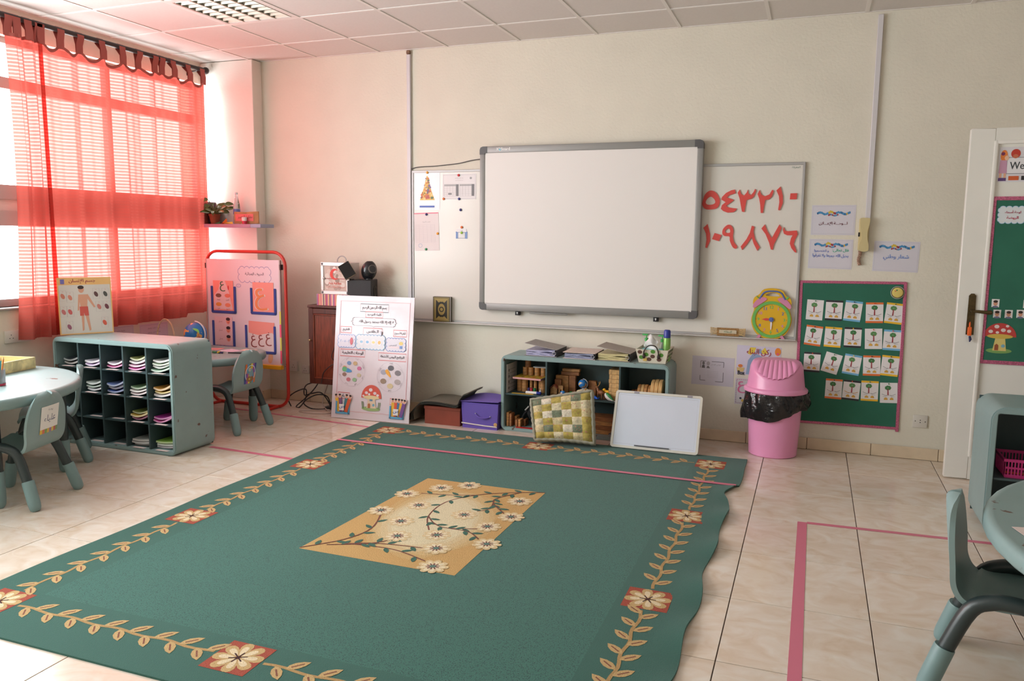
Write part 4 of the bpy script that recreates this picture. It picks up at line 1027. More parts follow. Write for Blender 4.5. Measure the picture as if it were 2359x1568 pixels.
for ri, row in enumerate(rows_):
    for ci, (x, z, c, tl) in enumerate(row):
        t = sheet('emblem_card', '%s card with a crayoned palm tree, row %s of the green board' % (CN[c], RN[ri]) if True else '', 'card', x, z, 0.107, 0.138, math.radians(tl), y=-0.0098-0.0006*(ci % 2), group='small crayoned cards on the bulletin board')
        p = Print(z=0.0005)
        if c != 'w': p.rect(-0.0535,0.056,0.0535,0.069,CC[c]); p.rect(-0.0535,-0.069,0.0535,-0.056,CC[c])
        jx = r_.uniform(-0.008, 0.008); gcol = r_.choice([(62,120,70),(74,130,76),(88,140,84)])
        for k in range(7): a = 2*PI*k/7; p.disc(jx+0.011*math.cos(a), 0.034+0.009*math.sin(a), 0.0095, gcol, 0.0075, n=9); p.k += 0.1
        p.k = 1; p.poly([(jx-0.003,0.026),(jx+0.003,0.026),(jx+0.005,-0.018),(jx-0.004,-0.018)], (150,56,66))
        for s_ in (-1, 1):
            p.k = 1.5; p.line([(s_*0.004,-0.016),(s_*0.02,-0.018),(s_*0.042,-0.008)], 0.0035, (150,150,154) if ri < 3 or ci != 1 else (206,150,60)); p.k = 2
            p.line([(s_*0.004,-0.014),(s_*0.022,-0.026),(s_*0.036,-0.024)], 0.0025, (170,170,172))
            p.poly([(s_*0.006,-0.04),(s_*0.016,-0.03),(s_*0.028,-0.036),(s_*0.03,-0.048),(s_*0.008,-0.048)][::s_], (206,160,70))
        p.build('crayon_drawing', t)
        g = G(); g.lathe([(0.004,0),(0.003,0.005),(0.004,0.008)], 8); pc = r_.choice([(206,80,50),(40,44,70),(230,190,60),(40,120,70)])
        g.obj('push_pin', M('pin_%02x%02x%02x' % pc, pc, 0.3), t, loc=(0, 0.062, 0.0004))
ds = thing('round_dish', 'round pale yellow dish in a clear cover, top corner of green board', 'dish', (4.495, -0.0095, 1.118), WALLROT)
G().lathe([(0.034,0),(0.034,0.012),(0.029,0.018),(0.012,0.02)], 26).obj('dish', M('cream_yellow_plastic', (214, 196, 110), 0.4), ds)
G().lathe([(0.043,0.0),(0.043,0.006),(0.038,0.007),(0.036,0.002)], 26, cap0=False, cap1=False).obj('clear_rim', M('clear_plastic_rim', (206, 214, 206), 0.15, trans=0.5), ds)
p = Print(z=0.0205); p.disc(-0.006,0.016,0.005,(60,130,80),n=9); p.disc(-0.014,0.01,0.004,(206,80,60),n=9); p.build('print', ds)

# three wall notices, three sheets below
def ribbon(p, y, w=0.2):
    r2 = random.Random(5); k0 = p.k
    for i in range(26):
        x = -w/2 + w*i/25; yy = y + 0.006*math.sin(i*0.8) + (0.006 if abs(i-13) < 4 else 0)
        c = r2.choice([(52,120,170),(70,140,190),(40,100,150),(60,130,176)])
        if 9 <= i <= 12: c = r2.choice([(206,180,60),(150,150,80),(60,120,160)])
        if i in (13, 14): c = (150, 50, 66)
        if i > 22: c = r2.choice([(206,170,60),(60,130,180)])
        p.disc(x, yy, 0.006, c, 0.0085, n=8, rot=r2.uniform(-0.6,0.6)); p.k = k0 + (i % 5)*0.3
    for i in range(8): p.disc(-0.03+0.008*i, y-0.012+0.004*math.sin(i), 0.005, r2.choice([(150,50,66),(70,140,190),(120,120,140)]), 0.006, n=8)
    p.k = k0
notice = [('white notice sheet with colourful title and printed maroon heading, beside phone', 4.072, 1.592, 0.277, 0.2, 0.0), ('white notice sheet with two handwritten lines in blue and green', 4.067, 1.364, 0.277, 0.2, 0.012), ('white notice sheet with one blue handwritten phrase, right of phone', 4.471, 1.354, 0.275, 0.2, 0.02)]
for i, (lab, x, z, w, h, tl) in enumerate(notice):
    t = sheet('notice_sheet', lab, 'notice', x, z, w, h, tl, y=-0.0012, col=(206,204,214), group='notice sheets by the phone')
    p = Print(); p.frame(-w/2+0.008,-h/2+0.008,w/2-0.008,h/2-0.008,0.0012,(168,166,182))
    ribbon(p, 0.045 if i == 0 else 0.062); p.up(3)
    if i == 0: p.text('لـــوحـــة الإعـــلان', -0.0, -0.024, 0.026, (110, 52, 66), maxw=0.22, bold=0.0005)
    if i == 1:
        p.text('قال تعالى:', 0.062, 0.025, 0.024, (70, 178, 150), maxw=0.1, bold=0.0006); p.text('و اعتصموا', -0.058, 0.02, 0.022, (110, 130, 196), maxw=0.1, bold=0.0006); p.text('بحبل الله جميعا ولا تفرقوا', 0.0, -0.012, 0.026, (110, 134, 200), maxw=0.225, bold=0.0006)
    if i == 2: p.text('شعار وطني', 0.0, -0.006, 0.04, (116, 146, 206), maxw=0.2, bold=0.0008)
    p.build('writing', t)
t = sheet('framed_drawing_sheet', 'grey-white sheet with a small framed line drawing, low wall', 'paper', 3.322, 0.508, 0.298, 0.21, 0.012, y=-0.0012, col=(196,192,204))
p = Print(); K = (84,80,84)
for a, b in (((-0.088,-0.07),(-0.088,-0.035)),((-0.088,0.02),(-0.088,0.07)),((-0.088,0.07),(-0.05,0.07)),((-0.01,0.07),(0.075,0.07)),((0.075,0.07),(0.075,0.03)),((0.075,-0.005),(0.075,-0.075)),((0.075,-0.075),(0.02,-0.075)),((-0.088,-0.07),(-0.05,-0.072))): p.line([a, b], 0.0035, K)
p.disc(-0.068,0.055,0.009,(110,106,110),0.012); p.disc(-0.034,0.055,0.012,(160,156,162),0.015); p.poly([(-0.08,0.02),(-0.056,0.02),(-0.06,0.042),(-0.076,0.042)],(90,86,90)); p.poly([(-0.046,0.02),(-0.02,0.02),(-0.03,0.036),(-0.04,0.036)],(110,106,110))
p.text('قوانين الفصل', 0.02, 0.048, 0.012, (130,126,134))
for i in range(5): p.line([(-0.04,-0.002-0.011*i),(0.04,-0.002-0.011*i)], 0.001, (150,146,154))
p.build('print', t)
t = sheet('corner_poster', 'corner poster with yellow and blue figures and red title, behind pink bin', 'poster', 3.634, 0.602, 0.3, 0.212, 0.015, y=-0.0012, col=(206,202,220))
p = Print(); p.poly([(-0.08,-0.1),(-0.07,0.0),(-0.04,0.05),(0.01,0.09),(0.03,0.06),(0.06,0.03),(0.02,-0.1)],(140,164,196)); p.up(); p.poly([(-0.075,0.05),(-0.06,0.095),(-0.02,0.095),(-0.03,0.06),(-0.055,0.04)],(222,200,70)); p.poly([(0.015,0.07),(0.04,0.1),(0.06,0.06),(0.03,0.05)],(222,200,70)); p.up(); p.poly([(-0.03,0.06),(0.05,0.02),(0.09,0.0),(0.1,0.015),(0.04,0.05)],(212,196,212)); p.disc(0.128,0.075,0.02,(230,140,50),0.028); p.disc(0.128,0.06,0.007,(222,80,130)); p.disc(0.118,0.02,0.01,(222,196,80)); p.poly([(-0.145,-0.055),(-0.09,-0.055),(-0.098,-0.085),(-0.14,-0.085)],(206,180,120)); p.disc(-0.12,-0.043,0.016,(206,120,60),0.012)
p.up(); p.text('ركن البناء', 0.0, 0.062, 0.05, (160, 56, 66), maxw=0.165, bold=0.001); p.up(2); p.text('Box', -0.112, -0.092, 0.03, (40,40,44), maxw=0.045, bold=0.002); p.build('print', t)
t = sheet('letter_poster', 'sheet with a pink letter and dotted border, half behind pink bin', 'poster', 3.60, 0.375, 0.235, 0.19, 0.012, y=-0.0012, col=(206,200,206))
p = Print()
for i in range(16): p.rect(-0.108+0.0135*i,0.083,-0.1+0.0135*i,0.087,(190,110,150)); p.rect(-0.108+0.0135*i,-0.087,-0.1+0.0135*i,-0.083,(150,110,130))
for i in range(13): p.rect(-0.11,-0.08+0.0128*i,-0.106,-0.073+0.0128*i,(120,80,120))
p.text('ع', -0.07, 0.03, 0.085, (206, 110, 150), bold=0.003); p.up(2); p.disc(-0.075,-0.05,0.008,(60,60,70)); p.disc(-0.06,-0.066,0.01,(206,170,80)); p.build('print', t)

# wall phone handset
ph = thing('wall_phone', 'cream wall phone handset hanging by the notices', 'phone', (4.268, 0, 1.497))
M_CRM = M('aged_cream_plastic', (198, 184, 138), 0.4)
G().box((-0.034,-0.02,-0.105),(0.03,0,0.105),0.005).obj('cradle', M_CRM, ph)
out = curve([(-0.024,-0.108),(0.026,-0.108),(0.03,-0.07),(0.021,-0.03),(0.019,0.02),(0.027,0.06),(0.03,0.1),(0.022,0.108),(-0.026,0.108),(-0.03,0.09),(-0.024,0.04),(-0.015,0.0),(-0.016,-0.03),(-0.028,-0.07)], k=3)
g = G(); g.prism(out, 0, 0.026); o = g.obj('handset', M_CRM, ph, ang=45); o.rotation_euler = WALLROT; o.location = (0, -0.021, 0)
G().box((-0.036,-0.016,-0.014),(-0.026,-0.0215,0.014)).obj('hook_switch', M('black_plastic', (28,28,30), 0.5), ph, smooth=False)
hx = [(-0.02 + 0.009*math.cos(i*0.9) + 0.004*math.sin(i*0.13), -0.014+0.008*math.sin(i*0.9), -0.108-0.0016*i) for i in range(60)]
G().tube(hx, 0.0042, 6).obj('coiled_cord', M('dusty_pink_cord', (168, 136, 116), 0.6), ph)

# wall sockets
def socket(label, loc, rot, w, h, pins, box=0.012):
    s_ = thing('wall_socket', label, 'socket', loc, rot, 'wall sockets')
    G().box((-w/2,-h/2,0),(w/2,h/2,box),0.004).obj('plate', M('off_white_socket_plastic', (208, 204, 196), 0.4), s_)
    p = Print(z=box+0.0003)
    for x, y in pins: p.disc(x, y, 0.0035, (40,36,36), n=8)
    p.build('pin_holes', s_)
socket('single wall socket to the right of the green board', (4.688, 0, 0.262), WALLROT, 0.088, 0.086, [(0,0.009),(0,-0.006),(-0.03,0.002),(0.03,0.0)], 0.01)
socket('wide double socket low on the wall beside the easel', (-0.32, 0, 0.31), WALLROT, 0.15, 0.09, [(-0.04,0.01),(-0.05,-0.01),(-0.03,-0.01),(0.035,0.01),(0.025,-0.01),(0.045,-0.01)], 0.03)
socket('small socket low on the wall left of the brown cabinet', (-0.17, 0, 0.285), WALLROT, 0.07, 0.07, [(0,0.01),(-0.01,-0.01),(0.01,-0.01)], 0.02)
socket('double wall socket below the window at left picture edge', (LX, -1.99, 0.755), (PI/2, 0, PI/2), 0.19, 0.085, [(-0.05,0.012),(-0.062,-0.01),(-0.038,-0.01),(0.05,0.012),(0.062,-0.01),(0.038,-0.01)], 0.012)
# ================================================================ CORNER SHELF, EASEL, CABINET
sh = thing('corner_shelf', 'small lilac and blue wall shelf on the pillar holding a plant', 'shelf', (-0.72, -0.125, 1.545))
ML = M('lilac_painted_board', (178, 140, 166), 0.5); MB_ = M('pale_blue_painted_board', (150, 162, 188), 0.5)
G().box((-0.265,-0.18,-0.03),(0.24,0.0,0.0),0.002,1).obj('board', ML, sh)
G().box((0.2401,-0.18,-0.03),(0.345,0.0,0.0),0.002,1).obj('board_end', MB_, sh)
G().box((-0.283,-0.182,-0.03),(-0.2652,0.0,0.19),0.002,1).obj('end_panel', M('dark_plum_board', (104, 56, 70), 0.5), sh)
SZ = 1.545
pp_ = thing('potted_plant', 'small leafy plant in a terracotta pot on the corner shelf', 'plant', (-0.915, -0.225, SZ))
MTER = M('terracotta', (150, 74, 50), 0.8, noise=(20, 0.1))
G().lathe([(0.034,0),(0.046,0.07),(0.050,0.07),(0.051,0.085),(0.045,0.085),(0.043,0.075)], 20).obj('pot', MTER, pp_)
MLEAF = M('glossy_green_leaf', (84, 104, 50), 0.3, noise=(30, 0.25)); MSTEM = M('green_stem', (96, 104, 60), 0.6)
r_ = random.Random(9)
for i in range(26):
    a = 2*PI*i/26*2.4; el = r_.uniform(0.15, 1.2); L0 = r_.uniform(0.05, 0.14)
    tip = (math.cos(a)*L0*math.cos(el)*0.95, math.sin(a)*L0*math.cos(el)*0.7, 0.08 + L0*math.sin(el)*1.1)
    st = G().tube(smooth_path([(0,0,0.075),(tip[0]*0.4,tip[1]*0.4,0.075+(tip[2]-0.075)*0.6),tip],4), [0.003]*8+[0.002], 6).obj('stem', MSTEM, pp_)
    ll, lw = r_.uniform(0.07, 0.095), r_.uniform(0.019, 0.025)
    dr_ = Vector((math.cos(a), math.sin(a)*0.8, r_.uniform(-0.3, 0.35))).normalized(); nn = (Vector((0.5,-0.7,0.6)) - dr_*dr_.dot(Vector((0.5,-0.7,0.6)))).normalized(); side = dr_.cross(nn)
    def lf(u, v, tip=tip, dr_=dr_, side=side, nn=nn, ll=ll, lw=lw):
        w = lw*math.sin(PI*min(1, max(0.0, u**0.75)))**0.8 if 0 < u < 1 else 0.0008
        s_ = -1 + 2*v
        return tuple(Vector(tip) + dr_*ll*u + side*w*s_ + nn*(0.006*s_*s_ - 0.016*u*u))
    G().grid(8, 4, lf, thick=0.001).obj('leaf', MLEAF, pp_, ang=80)
bo = thing('water_bottle', 'clear plastic water bottle with blue label on the corner shelf', 'bottle', (-0.70, -0.20, SZ))
MCLR = M('clear_bottle_plastic', (232, 236, 240), 0.08, trans=0.92)
G().lathe([(0.026,0),(0.029,0.01),(0.029,0.06),(0.026,0.075),(0.029,0.09),(0.029,0.14),(0.026,0.17),(0.014,0.225),(0.012,0.25)], 20).obj('body', MCLR, bo)
G().lathe([(0.0293,0.085),(0.0297,0.086),(0.0297,0.128),(0.0293,0.129)], 20, cap0=False, cap1=False).obj('label', M('blue_white_label', (96, 112, 176), 0.4), bo)
G().lathe([(0.014,0.25),(0.014,0.268),(0.006,0.27)], 14).obj('cap', M('pale_cap', (214, 214, 222), 0.4), bo)
bag = thing('paper_bag', 'flat kraft paper bag with pink label on the corner shelf', 'paper bag', (-0.575, -0.235, SZ))
MKR = M('kraft_paper', (176, 134, 92), 0.85, noise=(14, 0.12))
for nm, x0, x1, rz in (('bag_half', -0.125, -0.001, -0.10), ('bag_half', 0.001, 0.125, 0.12)):
    G().grid(6, 5, lambda u, v: (x0+(x1-x0)*u, 0.012*math.sin(PI*u)*-1, 0.001+0.1*v+(0.006*u if nm and x0 > 0 else 0.004*(1-u))), thick=0.02).obj(nm, MKR, bag)
p = Print(z=0.0); p.rect(-0.1,-0.03,0.085,0.03,(214,110,112)); p.up(); p.text('مفكرة التعبير', 0, 0.004, 0.03, (60,44,50), maxw=0.15); o = p.build('pink_label', bag); o.rotation_euler = WALLROT; o.location = (0, -0.0135, 0.055)
cpo = thing('small_cup', 'tiny white and pink cup in front of the paper bag', 'cup', (-0.562, -0.275, SZ)); G().lathe([(0.016,0.0),(0.0205,0.026)], 16).obj('base', M('pink_gel', (196, 50, 80), 0.25), cpo); G().lathe([(0.0205,0.0262),(0.022,0.058),(0.019,0.058)], 16).obj('rim', M_PAPER, cpo)
for nm, lab, c, loc, pts in (('paper_boat', 'folded orange paper shape on the corner shelf', (236, 120, 50), (-0.80,-0.25,SZ), [(-0.03,0,0),(0.03,0.012,0.0),(0.032,0.0,0.05),(0.0,-0.02,0.012)]), ('paper_leaf', 'folded green paper shape on the corner shelf', (74, 130, 84), (-0.865,-0.265,SZ), [(-0.04,0,0),(0.035,0.0,0.002),(0.02,0.02,0.02),(0.0,-0.018,0.006)]),
                              ('paper_fan', 'folded yellow paper shape on the corner shelf', (226, 186, 70), (-0.735,-0.272,SZ), [(-0.05,0.0,0.0),(0.05,0.0,0.0),(0.035,0.012,0.02),(-0.02,-0.01,0.012)])):
    g = G(); g.add(pts, [(0,1,2),(0,3,1),(1,3,2),(0,2,3)]); o = tag(g.obj(nm, M(nm+'_paper', c, 0.7), smooth=False), lab, 'paper craft'); o.location = loc

# ---- easel
ez = thing('easel', 'tall red tube easel holding a white letter chart, in the corner', 'easel', (-0.52, -0.36, 0))
MRT = M('red_enamel_tube', (196, 54, 44), 0.35)
ex, ez1, er = 0.405, 1.315, 0.115
lp = [(a, 0.0, b) for a, b in rrect(-ex, 0.014, ex, ez1, er, 6)]
g = G(); g.m = Matrix.Translation((0, 0.022, 0)); g.tube(lp, 0.0135, 10, closed=True); g.obj('tube_frame', MRT, ez)
for s_ in (-1, 1):
    g = G(); g.tube([(s_*0.30, 0.02, 0.0135), (s_*0.30, -0.13, 0.0135)], 0.0125, 10); g.obj('foot_bar', MRT, ez)
BX0, BX1, BZ0, BZ1 = -0.375, 0.365, 0.375, 1.25
G().box((BX0, -0.012, BZ0), (BX1, 0.006, BZ1)).obj('board', M('white_chart_board', (218, 206, 216), 0.35), ez, smooth=False)
for x in (BX0-0.012, BX1): G().box((x, -0.014, BZ0), (x+0.012, 0.008, BZ1)).obj('edge_strip', M_ALU, ez, smooth=False)
G().box((BX0-0.012,-0.035,BZ0-0.035),(BX1+0.012,0.008,BZ0),0.003,1).obj('bottom_tray', M('yellow_plastic_tray', (232, 176, 36), 0.4), ez)
for x in (BX0-0.018, BX1+0.008): G().box((x,-0.016,1.17),(x+0.014,0.02,1.215),0.002,1).obj('clamp', M('black_plastic', (28,28,30), 0.5), ez)
for k, c in enumerate(((206,206,90),(226,90,120),(206,206,90),(226,90,120))):
    G().box((BX1-0.004,-0.0152,0.39+0.11*(3-k)),(BX1+0.0125,-0.0142,0.39+0.11*(3-k)+0.108)).obj('edge_tape', M('tape_%d' % (k % 2), c, 0.5), ez, smooth=False)
p = Print(z=0.0); p.cloud(-0.03,0.70,0.27,0.80,0.004,(126,128,178),6,2); p.text('الحروف الهجائية', 0.12, 0.755, 0.03, (70,66,84), maxw=0.19, bold=0.0006)
p.disc(-0.045,0.655,0.024,(206,196,214),0.014); p.up(); p.line([q for q in ell(-0.045,0.655,0.024,0.014)], 0.003, (126,128,178), True)
# spotted toadstool and egg shapes sketched at the foot of the chart
p.poly([(-0.30,0.11),(-0.20,0.11),(-0.205,0.14),(-0.25,0.155),(-0.295,0.14)],(206,96,96)); p.up(); p.disc(-0.275,0.128,0.012,(222,206,212)); p.disc(-0.235,0.13,0.012,(222,206,212)); p.disc(0.26,0.055,0.024,(226,176,140),0.045,rot=-0.2); p.disc(0.215,0.1,0.02,(120,150,196),0.014)
o = p.build('chart_print', ez); o.rotation_euler = WALLROT; o.location = (0, -0.0126, BZ0)
MBF = M('blue_felt_strip', (54, 74, 150), 0.85)
def pocket(cx_, z0, w, h, draw, card, cdx=0.0, up=0.035, tl=0.0):
    for x0, z_, x1, z2 in ((-w/2-0.006,0,-w/2+0.015,h),(w/2-0.015,0,w/2+0.006,h),(-w/2,-0.006,w/2,0.016)): G().box((cx_+x0,-0.021,z0+z_),(cx_+x1,-0.0125,z0+z2),0.003,1).obj('pocket_strip', MBF, ez)
    cw_, ch_ = w-0.04, h+up-0.02
    o = G().box((-cw_/2,-ch_/2,0),(cw_/2,ch_/2,0.0015)).obj('letter_card', M('card_%02x%02x%02x' % card, card, 0.3), ez, smooth=False)
    o.rotation_euler = (PI/2, tl, 0); o.location = (cx_+cdx, -0.0145, z0+0.018+ch_/2)
    p = Print(z=0.002); draw(p, cw_, ch_); p.build('card_print', o)
SAL = (230, 150, 140)
def d1(p, w, h):
    p.poly([(-0.03,h/2-0.005),(0.02,h/2),(0.06,0.03),(w/2-0.01,-h/2+0.01),(-w/2+0.005,-h/2+0.01),(-w/2+0.01,0.0),(-0.05,0.05)],(222,196,200)); p.up(); p.text('ع', -0.005, h/2-0.05, 0.085, (56,112,84), bold=0.002); p.up(2); p.disc(0.055,h/2-0.06,0.006,(206,50,60),0.02)
    for x, y, c in ((-0.05,0.0,(120,84,70)),(0.045,0.0,(222,130,110)),(-0.05,-0.075,(214,150,70)),(0.045,-0.08,(226,140,110))): p.disc(x, y, 0.03, c, 0.017)
    for x, y, s_ in ((-0.05,-0.036,'قبعة'),(0.045,-0.036,'عين'),(-0.05,-0.112,'قرع'),(0.045,-0.115,'إصبع')): p.text(s_, x, y, 0.017, (96,70,90), maxw=0.05)
def d2(p, w, h):
    p.text('ع', -0.02, -0.02, 0.19, (224,208,204), bold=0.014); p.up(6); p.text('ع', -0.02, -0.02, 0.185, (222,134,84), bold=0.005)
def d3(p, w, h):
    for i in range(3):
        y = h/2-0.03-0.075*i; p.disc(0.05, y-0.005, 0.021, (226,150,130), 0.026); p.up(); p.disc(0.05, y+0.012, 0.022, (50,40,46), 0.014); p.disc(0.05, y-0.016, 0.006, (190,70,70), 0.003); p.k -= 1; p.text(('عُ','عَ','عِ')[i].replace('\u064f','').replace('\u064e','').replace('\u0650','')+'سل', -0.03, y-0.01, 0.018, (150,90,110), maxw=0.05)
def d4(p, w, h):
    p.poly([(-w/2,-h/2),(w/2,-h/2),(w/2-0.005,h/2-0.1),(w/2-0.02,h/2-0.085),(0.03,h/2-0.1),(-0.03,h/2-0.115),(-w/2,h/2-0.1)],(218,204,204)); p.up()
    for i in range(3): p.text('ع', -0.075+0.075*i, -0.05+0.012*i, 0.10, (140,70,66), maxw=0.06, bold=0.0015); 
    p.up(2); p.disc(-0.085,0.01,0.005,(140,70,66)); p.disc(0.075,0.035,0.005,(140,70,66))
pocket(-0.205, 0.795, 0.25, 0.225, d1, SAL, 0.0, 0.05)
pocket(0.205, 0.80, 0.25, 0.215, d2, SAL, 0.0, 0.05)
pocket(-0.215, 0.495, 0.225, 0.23, d3, (226, 196, 204), 0.0, 0.035)
pocket(0.165, 0.47, 0.30, 0.23, d4, SAL, 0.01, 0.035, 0.03)

# ---- brown wall cabinet with things on it
cbn = thing('wall_cabinet', 'reddish brown wooden cabinet hung low on the wall', 'cabinet', (0.07, 0, 0.225))
def wood(name, col, sc=(1.5, 14, 14), rough=0.35):
    if name in MC: return MC[name]
    m = bpy.data.materials.new(name); m.use_nodes = True; N = m.node_tree.nodes; L = m.node_tree.links; b = N['Principled BSDF']
    tc = N.new('ShaderNodeTexCoord'); mp = N.new('ShaderNodeMapping'); mp.inputs['Scale'].default_value = sc; L.new(tc.outputs['Object'], mp.inputs['Vector'])
    t = N.new('ShaderNodeTexNoise'); t.inputs['Scale'].default_value = 5; t.inputs['Detail'].default_value = 6; t.inputs['Distortion'].default_value = 0.8; L.new(mp.outputs[0], t.inputs['Vector'])
    cr = N.new('ShaderNodeValToRGB'); e = cr.color_ramp.elements; e[0].position = 0.3; e[1].position = 0.7
    e[0].color = lin(tuple(int(v*0.78) for v in col)); e[1].color = lin(tuple(min(255, int(v*1.12)) for v in col))
    L.new(t.outputs['Fac'], cr.inputs[0]); L.new(cr.outputs[0], b.inputs['Base Color']); b.inputs['Roughness'].default_value = rough
    MC[name] = m; return m
MWD = wood('mahogany_frame', (84, 42, 32), (14, 14, 2)); MWP = wood('mahogany_panel', (116, 54, 34), (14, 14, 2))
CWW, CHH, CDD = 0.66, 0.661, 0.30
g = G(); g.box((0,-CDD+0.02,0),(0.02,0,CHH)); g.box((CWW-0.02,-CDD+0.02,0),(CWW,0,CHH)); g.box((0.02,-CDD+0.02,0),(CWW-0.02,0,0.02)); g.box((0.02,-0.012,0.02),(CWW-0.02,0,CHH-0.02)); g.obj('body', MWD, cbn, smooth=False)
G().box((-0.006,-CDD-0.004,CHH-0.022),(CWW+0.006,0,CHH),0.004,1).obj('top_board', MWD, cbn)
for i in range(2):
    a = 0.002 + i*(CWW/2); b = a + CWW/2 - 0.004
    d = bpy.data.objects.new('cabinet_door', None); COL.objects.link(d); d.parent = cbn
    g = G(); z0, z1 = 0.004, CHH-0.026; f = 0.045
    for lo, hi in (((a,-CDD,z0),(a+f,-CDD+0.019,z1)), ((b-f,-CDD,z0),(b,-CDD+0.019,z1)), ((a+f,-CDD,z0),(b-f,-CDD+0.019,z0+f)), ((a+f,-CDD,z1-f),(b-f,-CDD+0.019,z1))): g.box(lo, hi, 0.003, 1)
    g.obj('door_frame', MWD, d); G().box((a+f-0.004,-CDD+0.006,z0+f-0.004),(b-f+0.004,-CDD+0.014,z1-f+0.004)).obj('door_panel', MWP, d, smooth=False)
    g = G()
    for lo, hi in (((a+f,-CDD-0.003,z0+f),(a+f+0.012,-CDD+0.008,z1-f)), ((b-f-0.012,-CDD-0.003,z0+f),(b-f,-CDD+0.008,z1-f)), ((a+f,-CDD-0.003,z0+f),(b-f,-CDD+0.0075,z0+f+0.012)), ((a+f,-CDD-0.003,z1-f-0.012),(b-f,-CDD+0.0075,z1-f))): g.box(lo, hi, 0.003, 1)
    g.obj('panel_moulding', MWP, d)
    G().lathe([(0.004,0),(0.004,0.01),(0.009,0.014),(0.008,0.02),(0.003,0.022)], 12).obj('knob', M('brass_knob', (170, 146, 104), 0.3, metal=0.8), d, loc=(a+0.02 if i == 0 else b-0.02, -CDD, 0.37)).rotation_euler = WALLROT
CT = 0.225 + CHH
stripe = [(150,110,150),(206,96,120),(212,170,130),(206,110,134),(222,190,150),(112,84,110),(206,180,150),(176,60,100),(186,110,140),(226,176,130),(120,96,120),(206,110,140),(222,190,160)]
bxs = thing('striped_box', 'pink and purple striped gift box on the brown cabinet', 'box', (0.145, -0.28, CT))
n_ = 26; g = G(); x = 0.0
for i in range(n_):
    g.cur = i % len(stripe); w_ = 0.012; g.box((x, 0, 0), (x+w_, 0.24, 0.092)); x += w_
g.obj('carton', [ink(c) for c in stripe], bxs, smooth=False)
fa = thing('first_aid_case', 'silver first aid case with red crescent on the striped box', 'first aid case', (0.185, -0.275, CT+0.0925))
FW, FH, FD = 0.268, 0.262, 0.17
g = G(); g.box((0.004,0.008,0.004),(FW-0.004,FD,FH-0.004),0.006,2); g.obj('shell', M('satin_silver', (190,184,182), 0.35, metal=0.6), fa)
for lo, hi in (((0,0,0),(FW,0.012,0.03)), ((0,0,FH-0.03),(FW,0.012,FH)), ((0,0.0002,0.03),(0.026,0.0118,FH-0.03)), ((FW-0.026,0.0002,0.03),(FW,0.0118,FH-0.03))): G().box(lo, hi, 0.003, 1).obj('frame_rail', M('white_silver_rail', (214,206,204), 0.3, metal=0.3), fa)
for x_ in (0.006, FW-0.024):
    for z_ in (0.006, FH-0.024): G().box((x_,-0.001,z_),(x_+0.018,0.001,z_+0.018)).obj('corner_cap', M_DG, fa, smooth=False)
p = Print(z=0.0); p.rect(-0.107,-0.1,0.107,0.1,(196,176,166)); p.up(); r_ = random.Random(2)
for i in range(26):
    p.k = 1+i*0.05; p.disc(r_.uniform(-0.085,0.085), r_.uniform(-0.085,0.085), r_.uniform(0.012,0.026), r_.choice([(214,204,196),(170,150,140),(206,190,180),(150,128,116),(200,170,150),(222,214,208)]), r_.uniform(0.01,0.03), n=10)
p.k = 4; p.rect(-0.107,-0.006,0.107,0.0,(160,90,88)); p.up(); mo = [(0.045*math.cos(a)-0.004, 0.045*math.sin(a)+0.033) for a in [math.radians(45+ (315-45)*i/20) for i in range(21)]] + [(0.034*math.cos(a)+0.012, 0.034*math.sin(a)+0.033) for a in [math.radians(300-(300-60)*i/20) for i in range(21)]]
p.poly(mo, (212,56,44)); p.text('First Aid Box', -0.0, -0.04, 0.018, (206,84,66), maxw=0.12, bold=0.0006); p.text('صندوق الإسعافات الأولية', 0, -0.07, 0.024, (214,120,104), maxw=0.18)
o = p.build('window_print', fa); o.rotation_euler = WALLROT; o.location = (FW/2, 0.0075, FH/2)
G().lathe([(0.01,0),(0.01,0.006),(0.004,0.01)], 12).obj('lock', M_ALU, fa, loc=(0.03, 0.0, 0.13)).rotation_euler = WALLROT
G().tube(smooth_path([(0.11,0.08,FH),(0.112,0.08,FH+0.022),(0.135,0.08,FH+0.045),(0.165,0.08,FH+0.048),(0.19,0.08,FH+0.03),(0.194,0.08,FH)],5), 0.005, 8).obj('handle', M_ALU, fa)
MBK = M('matt_black_speaker', (52, 53, 56), 0.6, noise=(60, 0.1)); MBK2 = M('gloss_black_speaker', (30, 30, 34), 0.25)
sw = thing('subwoofer', 'black box subwoofer on the brown cabinet', 'speaker', (0.53, -0.245, CT), (0, 0, 0.28))
G().box((-0.10,-0.005,0.006),(0.10,0.20,0.215),0.005,1).obj('cabinet_box', MBK, sw); G().box((-0.097,-0.009,0.012),(0.097,-0.0048,0.21),0.002,1).obj('front_grille', M('charcoal_grille', (66, 67, 70), 0.8, bump=(400, 0.3)), sw)
g = G(); g.m = Matrix.Translation((0.1005, 0.11, 0.12)) @ Matrix.Rotation(PI/2, 4, 'Y'); g.lathe([(0.042,0),(0.045,0.003),(0.036,0.004),(0.03,0.001)], 22); g.obj('bass_port', MBK2, sw)
for x_ in (-0.08, 0.08):
    for y_ in (0.01, 0.18): G().lathe([(0.012,0),(0.012,0.007)], 10).obj('foot', MBK2, sw, loc=(x_, y_, 0))
s1 = thing('satellite_speaker', 'tilted square flat black speaker leaning on the first aid case', 'speaker', (0.44, -0.225, CT+0.2155), (0, 0, 0))
MBE = M('pale_speaker_edge', (176, 166, 146), 0.5)
g = G(); g.m = Matrix.Translation((0.0,-0.055,0.075)) @ Matrix.Rotation(-0.62, 4, 'Y') @ Matrix.Rotation(0.5, 4, 'Z'); g.box((-0.05,-0.012,-0.065),(0.05,0.012,0.065),0.004,1); g.obj('casing', MBE, s1)
